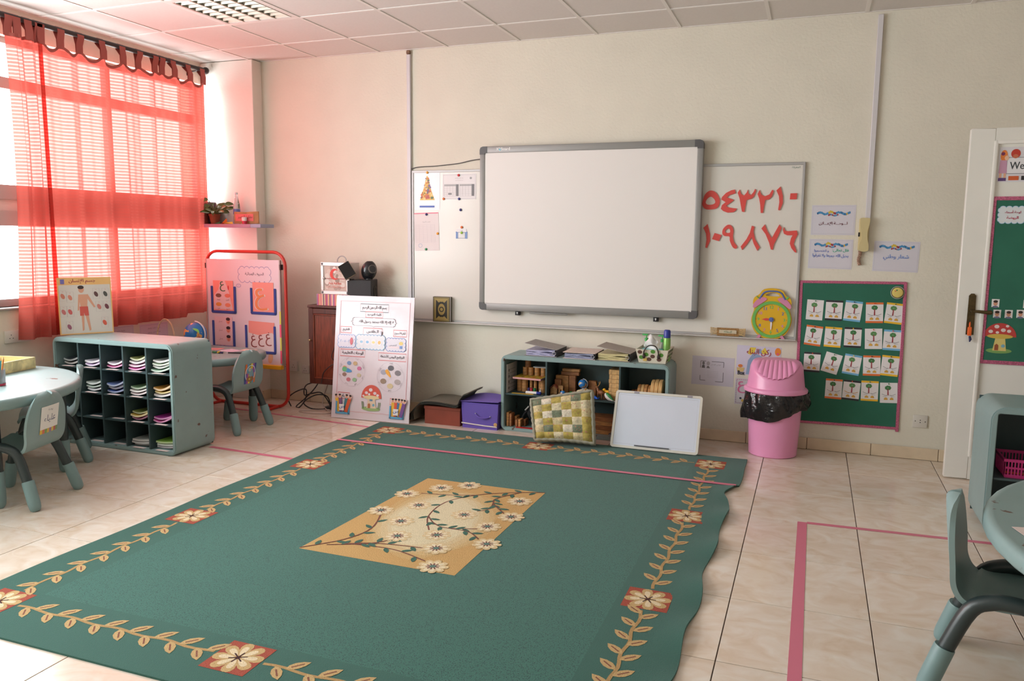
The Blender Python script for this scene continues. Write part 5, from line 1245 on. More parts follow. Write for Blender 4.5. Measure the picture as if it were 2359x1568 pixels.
g = G(); g.m = Matrix.Translation((0.0,-0.055,0.075)) @ Matrix.Rotation(-0.62, 4, 'Y') @ Matrix.Rotation(0.5, 4, 'Z'); g.box((-0.047,-0.016,-0.062),(0.047,-0.0115,0.062),0.002,1); g.obj('cloth_grille', M('black_cloth', (34,33,32), 0.95, bump=(500,0.3)), s1)
G().tube([(0.0,-0.05,0.01),(0.01,-0.02,0.001),(0.03,0.0,0.001)], 0.006, 8).obj('prop', MBK2, s1)
s2 = thing('satellite_speaker', 'rounded glossy black speaker standing on the subwoofer', 'speaker', (0.565, -0.16, CT+0.2155), (0, 0, 0.5))
def sp2(u, v):
    a = 2*PI*v; z = 0.15*u
    r0 = 0.055*(math.sin(PI*min(0.999, max(0.001, u*0.92+0.05)))**0.45)
    return (r0*1.15*math.cos(a) + 0.012*u, r0*math.sin(a)*0.9, z)
G().grid(14, 24, sp2).obj('shell', MBK2, s2, ang=80)
g = G(); g.m = Matrix.Translation((0.03,-0.042,0.085)) @ Matrix.Rotation(1.25, 4, 'X') @ Matrix.Rotation(0.5, 4, 'Y'); g.lathe([(0.034,0),(0.036,0.012),(0.031,0.015)], 22); g.obj('driver_rim', M('grey_driver_rim', (120,116,110), 0.3, metal=0.5), s2)
g = G(); g.m = Matrix.Translation((0.03,-0.042,0.085)) @ Matrix.Rotation(1.25, 4, 'X') @ Matrix.Rotation(0.5, 4, 'Y'); g.lathe([(0.030,0.0152),(0.02,0.0155)], 20); g.obj('driver_cone', MBK, s2)
G().lathe([(0.034,0),(0.03,0.012),(0.02,0.014)], 18).obj('base', MBK2, s2)
# hanging cable on the cabinet and tangle on the floor
MCBK = M('black_rubber_cable', (34, 32, 32), 0.55); MCWH = M('grey_white_cable', (176, 160, 150), 0.5)
def cable(label, pts, r, mat, k=6):
    o = tag(G().tube(smooth_path(pts, k), r, 6).obj('floor_cable', mat), label, 'cable', 'tangled cables under the brown cabinet'); return o
cable('black cable looped down the front of the brown cabinet', [(0.46,-0.318,0.86),(0.40,-0.311,0.72),(0.33,-0.312,0.55),(0.30,-0.312,0.47),(0.335,-0.312,0.44),(0.38,-0.312,0.52),(0.36,-0.312,0.42),(0.30,-0.314,0.40),(0.22,-0.314,0.33),(0.2,-0.318,0.24)], 0.004, MCBK)
cable('thick black cable coil tangled on the floor below the cabinet', [(0.09,-0.06,0.35),(0.03,-0.08,0.22),(-0.09,-0.12,0.17),(-0.09,-0.15,0.09),(0.02,-0.2,0.12),(0.12,-0.2,0.13),(0.2,-0.2,0.03),(0.18,-0.24,0.006),(0.06,-0.27,0.006),(-0.02,-0.26,0.05),(0.06,-0.2,0.11),(0.16,-0.18,0.1),(0.22,-0.22,0.02),(0.26,-0.25,0.006)], 0.0055, MCBK)
cable('black cable standing in a narrow loop on the floor', [(0.06,-0.05,0.3),(0.01,-0.13,0.16),(-0.05,-0.2,0.07),(-0.11,-0.24,0.007),(-0.06,-0.27,0.006),(-0.02,-0.24,0.07),(-0.04,-0.2,0.15),(-0.12,-0.22,0.13),(-0.19,-0.24,0.07),(-0.15,-0.26,0.007)], 0.0055, MCBK)
cable('pale grey cable lying in a loop on the tiles', [(0.12,-0.05,0.28),(0.1,-0.12,0.12),(0.14,-0.22,0.04),(0.25,-0.3,0.005),(0.30,-0.36,0.004),(0.22,-0.41,0.004),(0.08,-0.42,0.004),(0.02,-0.38,0.004),(0.1,-0.33,0.005),(0.24,-0.27,0.012)], 0.004, MCWH)
ad = thing('power_adapter', 'black power plug and strip on the floor under the cabinet', 'power strip', (0.27, -0.2, 0)); G().box((-0.11,-0.03,0.0),(0.13,0.03,0.022),0.005).obj('strip', M('black_plastic', (28,28,30), 0.5), ad); G().box((-0.06,-0.02,0.022),(-0.01,0.02,0.065),0.008).obj('plug', M('black_plastic', (28,28,30), 0.5), ad)
# ---- large laminated class poster leaning on the cabinet
def lean(name, label, cat, bl, br, top_dy, h, group=None):
    """Empty at bottom-left with local x along the foot, local y up the leaning sheet, local z out towards the room"""
    A, B = Vector(bl), Vector(br); x = (B-A).normalized(); back = Vector((-x.y, x.x, 0))
    y = (back*top_dy + Vector((0,0,1))*math.sqrt(max(0.01, h*h - top_dy*top_dy))).normalized(); z = x.cross(y)
    t = thing(name, label, cat, bl); m = Matrix((x, y, z)).transposed().to_4x4(); t.rotation_euler = m.to_euler()
    return t, (B-A).length
ps, PW = lean('class_poster', 'tall laminated class poster board leaning against the brown cabinet', 'poster board', (0.388, -0.470, 0.004), (1.075, -0.440, 0.004), 0.125, 0.985)
PH = 0.985
M_LAM = M('glossy_laminate_lilac_white', (216, 208, 216), 0.24, coat=0.3, bump=(5, 0.6))
G().grid(16, 22, lambda u, v: (PW*u, PH*v, 0.0012*math.sin(9*u+3*v)*math.sin(7*v)), thick=0.008).obj('board', M_LAM, ps, ang=60)
p = Print(z=0.0028); K = (52,46,56); R_ = (206,104,104)
U = lambda a: a*PW; V_ = lambda b: b*PH
p.frame(U(.06),V_(.06),U(.95),V_(.955),0.004,(216,150,156))
def tb(s, u, v, w, h, col=R_, th=None, bw=0.005): p.frame(U(u-w/2),V_(v-h/2),U(u+w/2),V_(v+h/2),bw,col); p.text(s, U(u), V_(v), th or h*PH*0.55, K, maxw=U(w)*0.86, bold=0.0006)
tb('بسم الله الرحمن الرحيم', .50, .905, .36, .062, (60,54,64), 0.036); tb('كلمة التوحيد', .50, .852, .22, .046)
p.text('لا إله إلا الله محمد رسول الله', U(.53), V_(.792), 0.03, K, maxw=U(.44), bold=0.0006)
for s_ in (-1, 1):
    p.line([(U(.5+s_*.25),V_(.825)),(U(.5+s_*.275),V_(.815)),(U(.5+s_*.272),V_(.8)),(U(.5+s_*.295),V_(.792)),(U(.5+s_*.272),V_(.784)),(U(.5+s_*.275),V_(.77)),(U(.5+s_*.25),V_(.76))],0.004,K)
p.line([(U(.25),V_(.825)),(U(.48),V_(.825)),(U(.5),V_(.832)),(U(.52),V_(.825)),(U(.75),V_(.825))],0.0025,(120,114,124)); p.line([(U(.25),V_(.76)),(U(.48),V_(.76)),(U(.5),V_(.753)),(U(.52),V_(.76)),(U(.75),V_(.76))],0.0025,(120,114,124))
tb('التاريخ', .145, .722, .14, .05); tb('الـطقس', .49, .715, .24, .056); tb('أيام الأسبوع', .84, .712, .165, .05)
p.cloud(U(.06),V_(.585),U(.26),V_(.675),0.004,(128,160,216),6,3,(214,212,226)); p.cloud(U(.30),V_(.58),U(.64),V_(.68),0.0045,(120,178,216),8,3,(216,220,228)); p.cloud(U(.685),V_(.575),U(.905),V_(.665),0.004,(104,130,196),6,3,(214,212,226))
p.up(2); p.text('١٢ - ٥ - ٢٠', U(.14), V_(.63), 0.02, (120,160,214), maxw=U(.14)); p.disc(U(.225),V_(.63),0.014,(196,70,84),0.03); 
for i, c in enumerate(((150,196,226),(120,176,222),(232,206,120),(236,176,70))): p.disc(U(.355+.077*i),V_(.63),0.024,(226,226,234)); 
p.up()
for i, c in enumerate(((150,196,226),(120,176,222),(232,206,120),(236,176,70))): p.disc(U(.355+.077*i),V_(.63),0.013,c,0.010 if i < 3 else 0.014)
p.text('الخميس', U(.76), V_(.615), 0.018, (90,84,104)); p.disc(U(.86),V_(.632),0.018,(222,196,96),0.014); p.rect(U(.70),V_(.592),U(.84),V_(.606),(226,206,214)); p.rect(U(.845),V_(.59),U(.88),V_(.612),(90,130,196))
p.k = 0; tb('الوحدات التعليمية', .245, .535, .32, .055); tb('البرنامج اليومي للأنشطة', .755, .52, .35, .06)
r_ = random.Random(6)
for (cu, cv, R0, cols) in ((.245, .385, 0.118, ((206,120,160),(196,170,130),(120,150,190),(206,150,120),(150,120,110),(190,120,130),(150,190,150),(200,190,160))), (.745, .36, 0.118, ((120,114,120),(84,80,88),(160,160,176),(150,130,110),(206,190,150),(170,160,160)))):
    x, y = U(cu), V_(cv); p.k = 0; p.line(ell(x, y, R0, R0, 36), 0.0018, (190,184,194), True); p.line(ell(x, y, R0*0.86, R0*0.86, 36), 0.0012, (206,200,208), True)
    n = len(cols)
    for i in range(n):
        a = 2*PI*(i+.5)/n; b = 2*PI*i/n; p.line([(x,y),(x+R0*0.86*math.cos(b),y+R0*0.86*math.sin(b))],0.0012,(206,200,208)); p.disc(x+R0*0.6*math.cos(a), y+R0*0.6*math.sin(a), 0.026 if n == 6 else 0.019, cols[i], 0.021 if n == 6 else 0.016); p.text(r_.choice(['البيت','الماء','الغذاء','صحتي','اللعب']), x+R0*0.92*math.cos(a), y+R0*0.92*math.sin(a), 0.011, (110,104,116), maxw=0.04, rot=a-PI/2)
p.k = 3
def hand(cu, cv, a, L_, w, c):
    x, y = U(cu), V_(cv); c_, s_ = math.cos(a), math.sin(a)
    p.poly([(x+t*L_*c_-h*w*s_, y+t*L_*s_+h*w*c_) for t, h in ((0,-.15),(.55,-.5),(1,-.4),(1,.4),(.55,.5),(0,.15))], c)
hand(.245,.385,2.97,0.06,0.034,(84,150,206)); hand(.745,.36,2.2,0.068,0.03,(226,160,40)); p.disc(U(.15),V_(.40),0.022,(110,180,130),0.02)
tb('الغياب', .155, .185, .15, .05); tb('الحضور', .84, .165, .17, .05)
# storybook toadstool cottage, generic
x, y = U(.515), V_(.15); p.k = 2
p.disc(x, y-0.055, 0.082, (150,176,120), 0.018); p.up(); p.poly([(x-0.04,y-0.05),(x+0.045,y-0.05),(x+0.03,y+0.05),(x-0.025,y+0.05)],(216,200,176)); p.up(); cap = [(x-0.088,y+0.03)]+[(x+0.088*math.cos(a), y+0.035+0.10*math.sin(a)) for a in [PI-PI*i/14 for i in range(15)]]+[(x+0.088,y+0.03)]
p.poly(cap,(206,92,78)); p.up(); p.disc(x,y+0.035,0.07,(222,206,160),0.016)
for dx, dy, rr in ((-0.045,0.07,0.014),(-0.008,0.095,0.016),(0.03,0.07,0.014),(-0.02,0.06,0.01),(0.055,0.055,0.012),(-0.07,0.045,0.01)): p.disc(x+dx,y+dy,rr,(222,210,214),rr*0.85)
p.up(); p.poly([(x-0.028,y-0.05),(x-0.006,y-0.05),(x-0.006,y-0.02),(x-0.017,y-0.01),(x-0.028,y-0.02)],(176,112,76)); p.disc(x+0.022,y-0.024,0.011,(120,170,190)); p.rect(x-0.014,y+0.006,x+0.012,y+0.022,(110,150,180))
for dx in (-0.075,-0.065,0.06,0.072): p.line([(x+dx,y-0.055),(x+dx*1.12,y+0.0)],0.005,(96,140,92))
p.build('poster_print', ps, 0.25)
MPB = M('sky_blue_card_strip', (92, 164, 204), 0.5)
def name_pocket(u, v0, cards):
    x = U(u); z0 = V_(v0); w, h = 0.125, 0.10
    for a, b, c, d in ((-w/2,0,-w/2+0.013,h),(w/2-0.013,0,w/2,h),(-w/2,0,w/2,0.016)): G().box((x+a,z0+b,0.003),(x+c,z0+d,0.010),0.001,1).obj('pocket_edge', MPB, ps)
    G().box((x-0.022,z0+0.03,0.0225),(x+0.022,z0+0.08,0.0235)).obj('pocket_card', M_PAPER, ps, smooth=False)
    p = Print(z=0.0241); p.text('س', x, z0+0.055, 0.024, (60,104,170), bold=0.001); p.build('pocket_letter', ps)
    for k, (dx, c, tl) in enumerate(cards):
        o = G().box((-0.014,0,0.0),(0.014,0.12,0.0015)).obj('child_card', M('stick_%02x%02x%02x' % c, c, 0.5), ps, smooth=False, loc=(x+dx, z0+0.018, 0.0045+0.0024*k)); o.rotation_euler = (0,0,tl)
        p = Print(z=0.0019); p.disc(0,0.128,0.016,(226,206,196),0.019); p.up(); p.disc(0,0.124,0.010,(206,150,124),0.013); p.disc(0,0.136,0.011,(44,34,36),0.008); p.build('portrait', o)
name_pocket(.15, .035, ((-0.03,(222,176,50),0.25),(-0.012,(120,84,130),0.12),(0.02,(60,120,130),-0.12),(0.032,(206,90,50),-0.28)))
name_pocket(.845, .03, ((-0.028,(222,176,50),0.06),(-0.006,(206,80,50),0.02),(0.012,(60,110,150),-0.06),(0.026,(222,176,50),-0.15),(0.038,(110,70,140),-0.25)))
G().box((U(.595),V_(.685),0.004),(U(.615),V_(.72),0.012),0.002,1).obj('peg', M('grey_clip', (150,146,156), 0.3, metal=0.4), ps)

# ---- anatomy puzzle on the cubby
pz, ZW = lean('puzzle_board', 'wooden body-parts puzzle board standing on the cubby unit', 'puzzle', (-0.925, -1.80, CH+0.002), (-0.745, -1.51, CH+0.002), 0.02, 0.40)
ZH = 0.40
G().box((0,0,-0.012),(ZW,ZH,0.0)).obj('board', M('pale_orange_board', (224, 176, 112), 0.5), pz, smooth=False)
p = Print(z=0.0006); p.rect(0.008,0.008,ZW-0.008,ZH-0.052,(206,198,190)); p.text('جسم الإنسان', ZW*0.46, ZH-0.028, 0.036, (150,70,70), maxw=0.19, bold=0.001); p.rect(0.02,ZH-0.045,0.045,ZH-0.012,(110,104,170))
p.up(); SK = (206,150,124); cx_ = ZW*0.46
p.disc(cx_-0.01,0.315,0.018,SK,0.024); p.poly([(cx_-0.03,0.28),(cx_+0.03,0.28),(cx_+0.022,0.19),(cx_-0.02,0.19)],SK); p.poly([(cx_-0.03,0.28),(cx_-0.02,0.27),(cx_-0.03,0.17),(cx_-0.04,0.165)],SK); p.poly([(cx_+0.03,0.282),(cx_+0.02,0.26),(cx_+0.065,0.185),(cx_+0.075,0.19)],SK)
p.poly([(cx_-0.018,0.14),(cx_-0.0,0.14),(cx_-0.005,0.03),(cx_-0.016,0.02)],SK); p.poly([(cx_+0.006,0.14),(cx_+0.026,0.14),(cx_+0.04,0.03),(cx_+0.028,0.02)],SK); p.up()
p.poly([(cx_-0.026,0.195),(cx_+0.026,0.195),(cx_+0.03,0.13),(cx_+0.004,0.13),(cx_,0.15),(cx_-0.004,0.13),(cx_-0.026,0.13)],(196,84,74)); p.disc(cx_-0.012,0.33,0.02,(60,44,44),0.013)
for x, y, c in ((0.03,0.27,(196,120,100)),(0.075,0.26,(206,130,110)),(0.03,0.16,(190,110,110)),(0.07,0.16,(190,90,90)),(0.06,0.055,(150,90,110)),(0.24,0.28,(90,60,60)),(0.3,0.28,(80,80,76)),(0.255,0.19,(196,120,110)),(0.305,0.19,(110,60,70)),(0.285,0.075,(206,90,70))):
    p.frame(x-0.02,y-0.034,x+0.022,y+0.04,0.0012,(170,160,160)); p.disc(x,y,0.012,c,0.02,rot=0.4); p.text('يد', x, y+0.032, 0.008, (206,110,120))
p.build('picture_print', pz)
# ================================================================ CENTRE SHELF UNIT AND ITS THINGS
SX0, SX1, SYF, SYB, SHH = 1.80, 3.065, -0.327, -0.022, 0.58
SROW = 0.282
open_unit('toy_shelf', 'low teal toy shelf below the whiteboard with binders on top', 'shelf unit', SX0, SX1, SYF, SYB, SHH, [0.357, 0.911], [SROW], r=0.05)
SFZ = SROW + 0.0055; SBZ = 0.0285
MBEE = wood('beech_block', (186, 134, 82), (3, 3, 12), 0.55); MBE2 = wood('pale_beech_block', (206, 164, 108), (12, 3, 3), 0.55); MBE3 = wood('dark_beech_block', (150, 98, 58), (3, 3, 12), 0.55)
def block(label, c, d, mat=MBEE, rz=0.0, group='wooden building blocks on the toy shelf'):
    o = tag(G().box((-d[0]/2,-d[1]/2,0),(d[0]/2,d[1]/2,d[2]),0.002,1).obj('wooden_block', mat), label, 'block', group); o.location = c; o.rotation_euler = (0,0,rz); return o
def cyl(label, c, r, h, mat=MBEE, name='wooden_cylinder', group='wooden cylinders on the toy shelf'):
    o = tag(G().lathe([(r-0.001,0),(r,0.001),(r,h-0.001),(r-0.001,h)], 20).obj(name, mat), label, 'block', group); o.location = c; return o
ORD = ('first', 'second', 'third', 'fourth', 'fifth', 'sixth', 'seventh', 'eighth')
# left bay, upper: cylinders two rows with a puzzle box between
for i, (x, r, h) in enumerate(((1.90,0.022,0.105),(1.945,0.024,0.105),(1.992,0.012,0.10),(2.03,0.013,0.095),(2.06,0.010,0.095),(2.09,0.024,0.10))):
    cyl('%s wooden cylinder from the left standing on the toy shelf upper left bay' % ORD[i], (x, -0.175 - (0.012 if i % 2 else 0), SFZ), r, h)
pzb = thing('puzzle_box', 'flat yellow and pink puzzle box lying on the wooden cylinders', 'box', (1.995, -0.195, SFZ+0.106), (0.0, 0.0, -0.06))
G().box((-0.115,-0.085,0),(0.115,0.085,0.014),0.001,1).obj('carton', M('pink_white_box', (206,150,150), 0.5), pzb)
p = Print(z=0.0146); p.rect(-0.113,-0.083,0.113,0.083,(206,170,50)); p.up(); r_ = random.Random(3)
for i in range(26): p.disc(r_.uniform(-.1,.1), r_.uniform(-.07,.07), 0.014, r_.choice([(196,70,60),(222,196,70),(206,120,60),(150,120,60)]), 0.01, n=9); p.k = 1+0.05*i
p.build('lid_print', pzb)
for i, x in enumerate((1.935, 1.98, 2.03, 2.08)): cyl('%s short cylinder of the row standing on the puzzle box' % ORD[i], (x, -0.15, SFZ+0.1215), 0.021, 0.062)
cyl('single wooden cylinder standing atop the cylinder row', (1.955, -0.148, SFZ+0.1855), 0.023, 0.07, MBE3)
pc = tag(G().box((0,-0.01,0),(0.11,0.05,0.008),0.001,1).obj('metal_case', M_ALU), 'flat grey metal case lying on the short cylinders', 'case'); pc.location = (2.005, -0.165, SFZ+0.1845)
sp_ = thing('standing_picture', 'white printed card leaning inside the toy shelf left wall', 'card', (1.836, -0.30, SFZ), (0,0,0)); G().box((0,0,0.0),(0.004,0.21,0.215)).obj('card', M('white_board_card', (206,204,206), 0.6), sp_, smooth=False)
p = Print(z=0.0)
for i in range(6): p.line([(0.02, 0.03+0.028*i),(0.18, 0.03+0.028*i)], 0.003, (120,120,124))
for i in range(4): p.disc(0.04, 0.03+0.045*i, 0.012, (110,110,114))
o = p.build('print', sp_); o.rotation_euler = (PI/2, 0, PI/2); o.location = (0.0048, 0, 0)
mk = thing('board_marker', 'whiteboard marker with a blue cap lying at the shelf edge', 'marker', (1.985, -0.282, SFZ+0.012), (0, 0.0, 0.0)); G().tube([(0,0,0),(0.004,0,0),(0.088,0,0)], [0.007,0.0105,0.0105], 14).obj('barrel', M_PAPER, mk); G().tube([(0.0885,0,0),(0.118,0,0),(0.122,0,0)], [0.0115,0.0115,0.009], 14).obj('cap', M('royal_blue_plastic', (44, 58, 150), 0.35), mk)
ru = tag(G().box((0,-0.012,0),(0.17,0.012,0.0012)).obj('yellow_ruler', M('yellow_plastic', (214,176,60), 0.4), smooth=False), 'yellow ruler strip lying at the front of the shelf', 'ruler'); ru.location = (1.88, -0.295, SFZ)
for lab, x, c in (('red glue pot on the toy shelf', 2.018, (176,44,60)), ('green glue pot on the toy shelf', 2.044, (40,120,66)), ('dark blue glue pot on the toy shelf', 1.998, (46,44,96))):
    t = thing('glue_pot', lab, 'pot', (x, -0.245, SFZ), group='small pots on the toy shelf'); G().lathe([(0.0105,0),(0.0115,0.002),(0.0115,0.03)], 16).obj('jar', M('pot_%02x%02x%02x' % c, c, 0.35), t); G().lathe([(0.0118,0.0301),(0.0118,0.04),(0.009,0.041)], 16).obj('lid', M('pot_%02x%02x%02x' % c, c, 0.35), t)
gb = thing('glue_bottle', 'tiny white glue bottle with nozzle at the bay edge', 'bottle', (2.095, -0.265, SFZ)); G().lathe([(0.009,0),(0.0095,0.02),(0.004,0.03)], 14).obj('body', M_PAPER, gb); G().lathe([(0.003,0.0301),(0.0015,0.048)], 10).obj('nozzle', M_PAPER, gb)
# left bay, lower: blocks, black bag, red folder
for i in range(6): block('%s upright wooden plank from the left in the toy shelf lower left bay' % ORD[i], (1.845+0.024*i, -0.262 + (0.05 if i in (2, 5) else 0), SBZ), (0.019, 0.07, (0.105,0.098,0.07,0.055,0.058,0.05)[i]), (MBEE, MBE3)[i % 2])
rd = tag(G().box((0,0,0),(0.2,0.1,0.004)).obj('red_folder', M('red_plastic', (184,34,36), 0.35), smooth=False), 'flat red folder lying in the shelf lower left bay', 'folder'); rd.location = (1.92, -0.325, SBZ-0.0001); rd.location.z = SBZ+0.0003; rd.scale = (0.9, 0.3, 1)
bgk = thing('black_bag', 'crumpled black fabric bag stuffed in the lower left bay', 'bag', (2.05, -0.16, SBZ))
MBB = M('black_fabric', (22, 22, 25), 0.9)
rb2 = random.Random(14); ph_ = [rb2.uniform(0, 6.28) for _ in range(6)]
def bagf(u, v):
    a = 2*PI*v; t = -PI/2 + PI*u
    k = 1 + 0.12*math.sin(3*a+ph_[0]) * math.cos(t) + 0.1*math.sin(5*a+4*u+ph_[1]) + 0.08*math.sin(7*u*PI+ph_[2])
    return (0.092*math.cos(t)*math.cos(a)*k, 0.075*math.cos(t)*math.sin(a)*min(1.15, k), 0.105 + 0.104*math.sin(t)*(1+0.08*math.sin(2*a))) 
G().grid(22, 32, bagf).obj('body', MBB, bgk, ang=70)
G().tube(smooth_path([(-0.07,-0.05,0.12),(-0.10,-0.06,0.08),(-0.11,-0.07,0.04),(-0.075,-0.075,0.03)],5), 0.009, 8).obj('strap', MBB, bgk)
G().tube([(-0.06,-0.06,0.15),(-0.085,-0.075,0.12)], 0.006, 8).obj('zip_pull', M('grey_tag', (170,168,164), 0.5), bgk)
# middle bay, upper
hs = thing('toy_house', 'little brown wooden toy house on the toy shelf', 'toy', (2.20, -0.245, SFZ)); G().prism([(-0.026,0),(0.026,0),(0.026,0.05),(0.0,0.075),(-0.026,0.05)], -0.02, 0.02).obj('walls', M('brown_print_card', (150,110,66), 0.7, noise=(60,0.5)), hs, smooth=False).rotation_euler = WALLROT
for s_ in (-1, 1): g = G(); g.m = Matrix.Translation((s_*0.014,0,0.067)) @ Matrix.Rotation(s_*0.76, 4, 'Y'); g.box((-0.02,-0.024,0),(0.02,0.024,0.003)); g.obj('roof', M('red_brown_roof', (150,80,60), 0.6), hs, smooth=False)
hs2 = thing('toy_castle', 'brown wooden toy gatehouse beside the toy house', 'toy', (2.25, -0.235, SFZ))
g = G(); g.box((-0.018,-0.015,0),(-0.006,0.015,0.06)); g.box((0.006,-0.015,0),(0.018,0.015,0.06)); g.box((-0.018,-0.0149,0.045),(0.018,0.0149,0.075)); g.obj('gate', M('brown_print_card', (150,110,66), 0.7), hs2, smooth=False)
block('wide upright block behind the toy house', (2.235, -0.15, SFZ), (0.10, 0.04, 0.14)); block('tall upright block beside the wide block', (2.315, -0.15, SFZ), (0.052, 0.04, 0.143), MBE3)
block('long block lying on the two upright blocks', (2.295, -0.145, SFZ+0.1435), (0.14, 0.04, 0.026), MBE3); block('topmost long block of the pile in the middle bay', (2.30, -0.14, SFZ+0.17), (0.135, 0.04, 0.022), MBEE)
block('small upright block behind the sheep figure', (2.465, -0.135, SFZ), (0.06, 0.04, 0.11), MBE3); block('small square block in front of the wide block', (2.215, -0.195, SFZ), (0.05, 0.03, 0.115), MBE3)
def globe(name, label, loc, r, arm=True):
    t = thing(name, label, 'globe', loc, group='globes')
    m = MC.get('globe_map')
    if m is None:
        m = bpy.data.materials.new('globe_map'); m.use_nodes = True; N = m.node_tree.nodes; L = m.node_tree.links; b = N['Principled BSDF']
        tc = N.new('ShaderNodeTexCoord'); n = N.new('ShaderNodeTexNoise'); n.inputs['Scale'].default_value = 1.9; n.inputs['Detail'].default_value = 3; L.new(tc.outputs['Generated'], n.inputs['Vector'])
        cr = N.new('ShaderNodeValToRGB'); cr.color_ramp.interpolation = 'CONSTANT'; e = cr.color_ramp.elements; e[0].position = 0; e[0].color = lin((44,120,190)); e[1].position = 0.53; e[1].color = lin((226,176,96)); q = e.new(0.58); q.color = lin((206,110,96)); q = e.new(0.64); q.color = lin((150,180,96))
        L.new(n.outputs['Fac'], cr.inputs[0]); L.new(cr.outputs[0], b.inputs['Base Color']); b.inputs['Roughness'].default_value = 0.3; MC['globe_map'] = m
    G().ball((0,0,r*1.35), r, 20, 14).obj('sphere', m, t)
    G().lathe([(r*0.55,0),(r*0.5,r*0.12),(r*0.12,r*0.2),(r*0.1,r*0.4)], 16).obj('base', M('white_globe_base', (214,214,216), 0.4) if arm else M('red_globe_base', (190,50,50), 0.4), t)
    if arm: G().tube([(r*1.1*math.sin(a), -0.0, r*1.35 - r*1.1*math.cos(a)) for a in [PI*i/14 for i in range(15)]], r*0.06, 8).obj('arm', M('white_globe_base', (214,214,216), 0.4), t)
    return t
globe('desk_globe', 'larger toy globe with white arm in the toy shelf', (2.402, -0.185, SFZ+0.045), 0.034); block('block carrying the larger toy globe', (2.402, -0.185, SFZ), (0.06, 0.05, 0.0445), MBE3)
globe('desk_globe', 'tiny toy globe on a red base at the shelf front', (2.278, -0.285, SFZ), 0.020, False)
def animal(name, label, loc, rz, parts, mats):
    t = thing(name, label, 'toy animal', loc, (0,0,rz), 'toy animals on the toy shelf')
    for nm, mi, fn in parts:
        g = G(); fn(g); g.obj(nm, mats[mi], t, ang=80)
    return t
def quad(g, L_, h, r):
    g.ball((0,0,h), (L_/2, r, r*1.05), 14, 10)
    for sx in (-1, 1):
        for sy in (-1, 1): g.tube([(sx*L_*0.32, sy*r*0.6, h), (sx*L_*0.34, sy*r*0.62, 0)], [r*0.34, r*0.2], 8)
animal('toy_sheep', 'pale toy sheep figure standing in the middle bay', (2.405, -0.242, SFZ+0.0), 0.0, [('body',0,lambda g: quad(g,0.07,0.04,0.016)), ('head',0,lambda g: (g.ball((0.042,0,0.056),(0.016,0.01,0.011)), g.tube([(0.026,0,0.045),(0.038,0,0.056)],[0.012,0.01],8))), ('horns',1,lambda g: [g.ball((0.036,s_*0.011,0.062),(0.007,0.005,0.007)) for s_ in (-1,1)])], [M('cream_toy', (206,190,150), 0.55), M('tan_toy', (176,130,70), 0.55)])
animal('toy_turtle', 'green and white toy sea creature behind the patchwork cushion', (2.345, -0.29, SFZ), 0.3, [('shell',0,lambda g: g.ball((0,0,0.024),(0.022,0.018,0.023),16,10)), ('flippers',1,lambda g: [g.tube([(0,s_*0.012,0.02),(-0.02,s_*0.03,0.012),(-0.03,s_*0.035,0.003)],[0.006,0.005,0.002],8) for s_ in (-1,1)])], [M('toy_green', (40,134,70), 0.3), M('toy_white', (214,212,206), 0.4)])
animal('toy_crab', 'bone white spidery toy crab in the middle bay', (2.425, -0.285, SFZ), 0.0, [('body',0,lambda g: g.ball((0,0,0.022),(0.02,0.014,0.009))), ('legs',0,lambda g: [g.tube([(sx*0.012,sy*0.008,0.022),(sx*0.032,sy*(0.012+0.006*k),0.03),(sx*0.045,sy*(0.014+0.008*k),0.002)],[0.003,0.0026,0.0015],6) for sx in (-1,1) for sy in (-1,1) for k in (0,1)])], [M('toy_white', (214,212,206), 0.4)])
animal('toy_dolphin', 'bright blue toy dolphin on the toy shelf', (2.522, -0.295, SFZ), -0.25, [('body',0,lambda g: g.tube(smooth_path([(-0.045,0,0.03),(-0.03,0,0.03),(-0.005,0,0.02),(0.02,0,0.012),(0.034,0,0.012)],4),[0.002,0.005,0.008,0.0095,0.0105,0.0115,0.012,0.0122,0.012,0.0115,0.0105,0.009,0.0075,0.006,0.0045,0.003,0.002],12)), ('fins',0,lambda g: (g.tube([(-0.008,0,0.03),(-0.012,0,0.048)],[0.007,0.001],8), g.tube([(0.03,-0.018,0.018),(0.034,0,0.012),(0.03,0.018,0.018)],[0.002,0.005,0.002],8), [g.tube([(0.0,s_*0.008,0.016),(0.01,s_*0.022,0.003)],[0.005,0.001],8) for s_ in (-1,1)]))], [M('toy_blue', (50,104,216), 0.3)])
animal('toy_antelope', 'brown toy deer with yellow antlers on the toy shelf', (2.56, -0.262, SFZ), 2.6, [('body',0,lambda g: quad(g,0.06,0.05,0.017)), ('head',0,lambda g: (g.tube([(0.024,0,0.055),(0.036,0,0.08)],[0.011,0.008],8), g.ball((0.044,0,0.085),(0.014,0.008,0.009)))), ('antlers',1,lambda g: [g.tube(smooth_path([(0.036,s_*0.006,0.09),(0.03,s_*0.018,0.108),(0.034,s_*0.024,0.125)],4),[0.0028]*8+[0.0012],6) for s_ in (-1,1)] + [g.tube([(0.031,s_*0.016,0.104),(0.042,s_*0.014,0.122)],[0.0024,0.001],6) for s_ in (-1,1)])], [M('toy_brown', (120,74,40), 0.5), M('toy_horn', (170,124,56), 0.5)])
animal('toy_duck', 'yellow toy bird sitting behind the green and white fish', (2.60, -0.232, SFZ+0.03), 2.9, [('body',0,lambda g: g.ball((0,0,0.02),(0.026,0.015,0.016))), ('head',0,lambda g: (g.ball((0.024,0,0.036),0.011), g.tube([(0.03,0,0.036),(0.042,0,0.034)],[0.004,0.002],8)))], [M('toy_yellow', (232,176,36), 0.35)]); block('small block under the yellow toy bird', (2.603, -0.232, SFZ), (0.05, 0.035, 0.0335), MBE3)
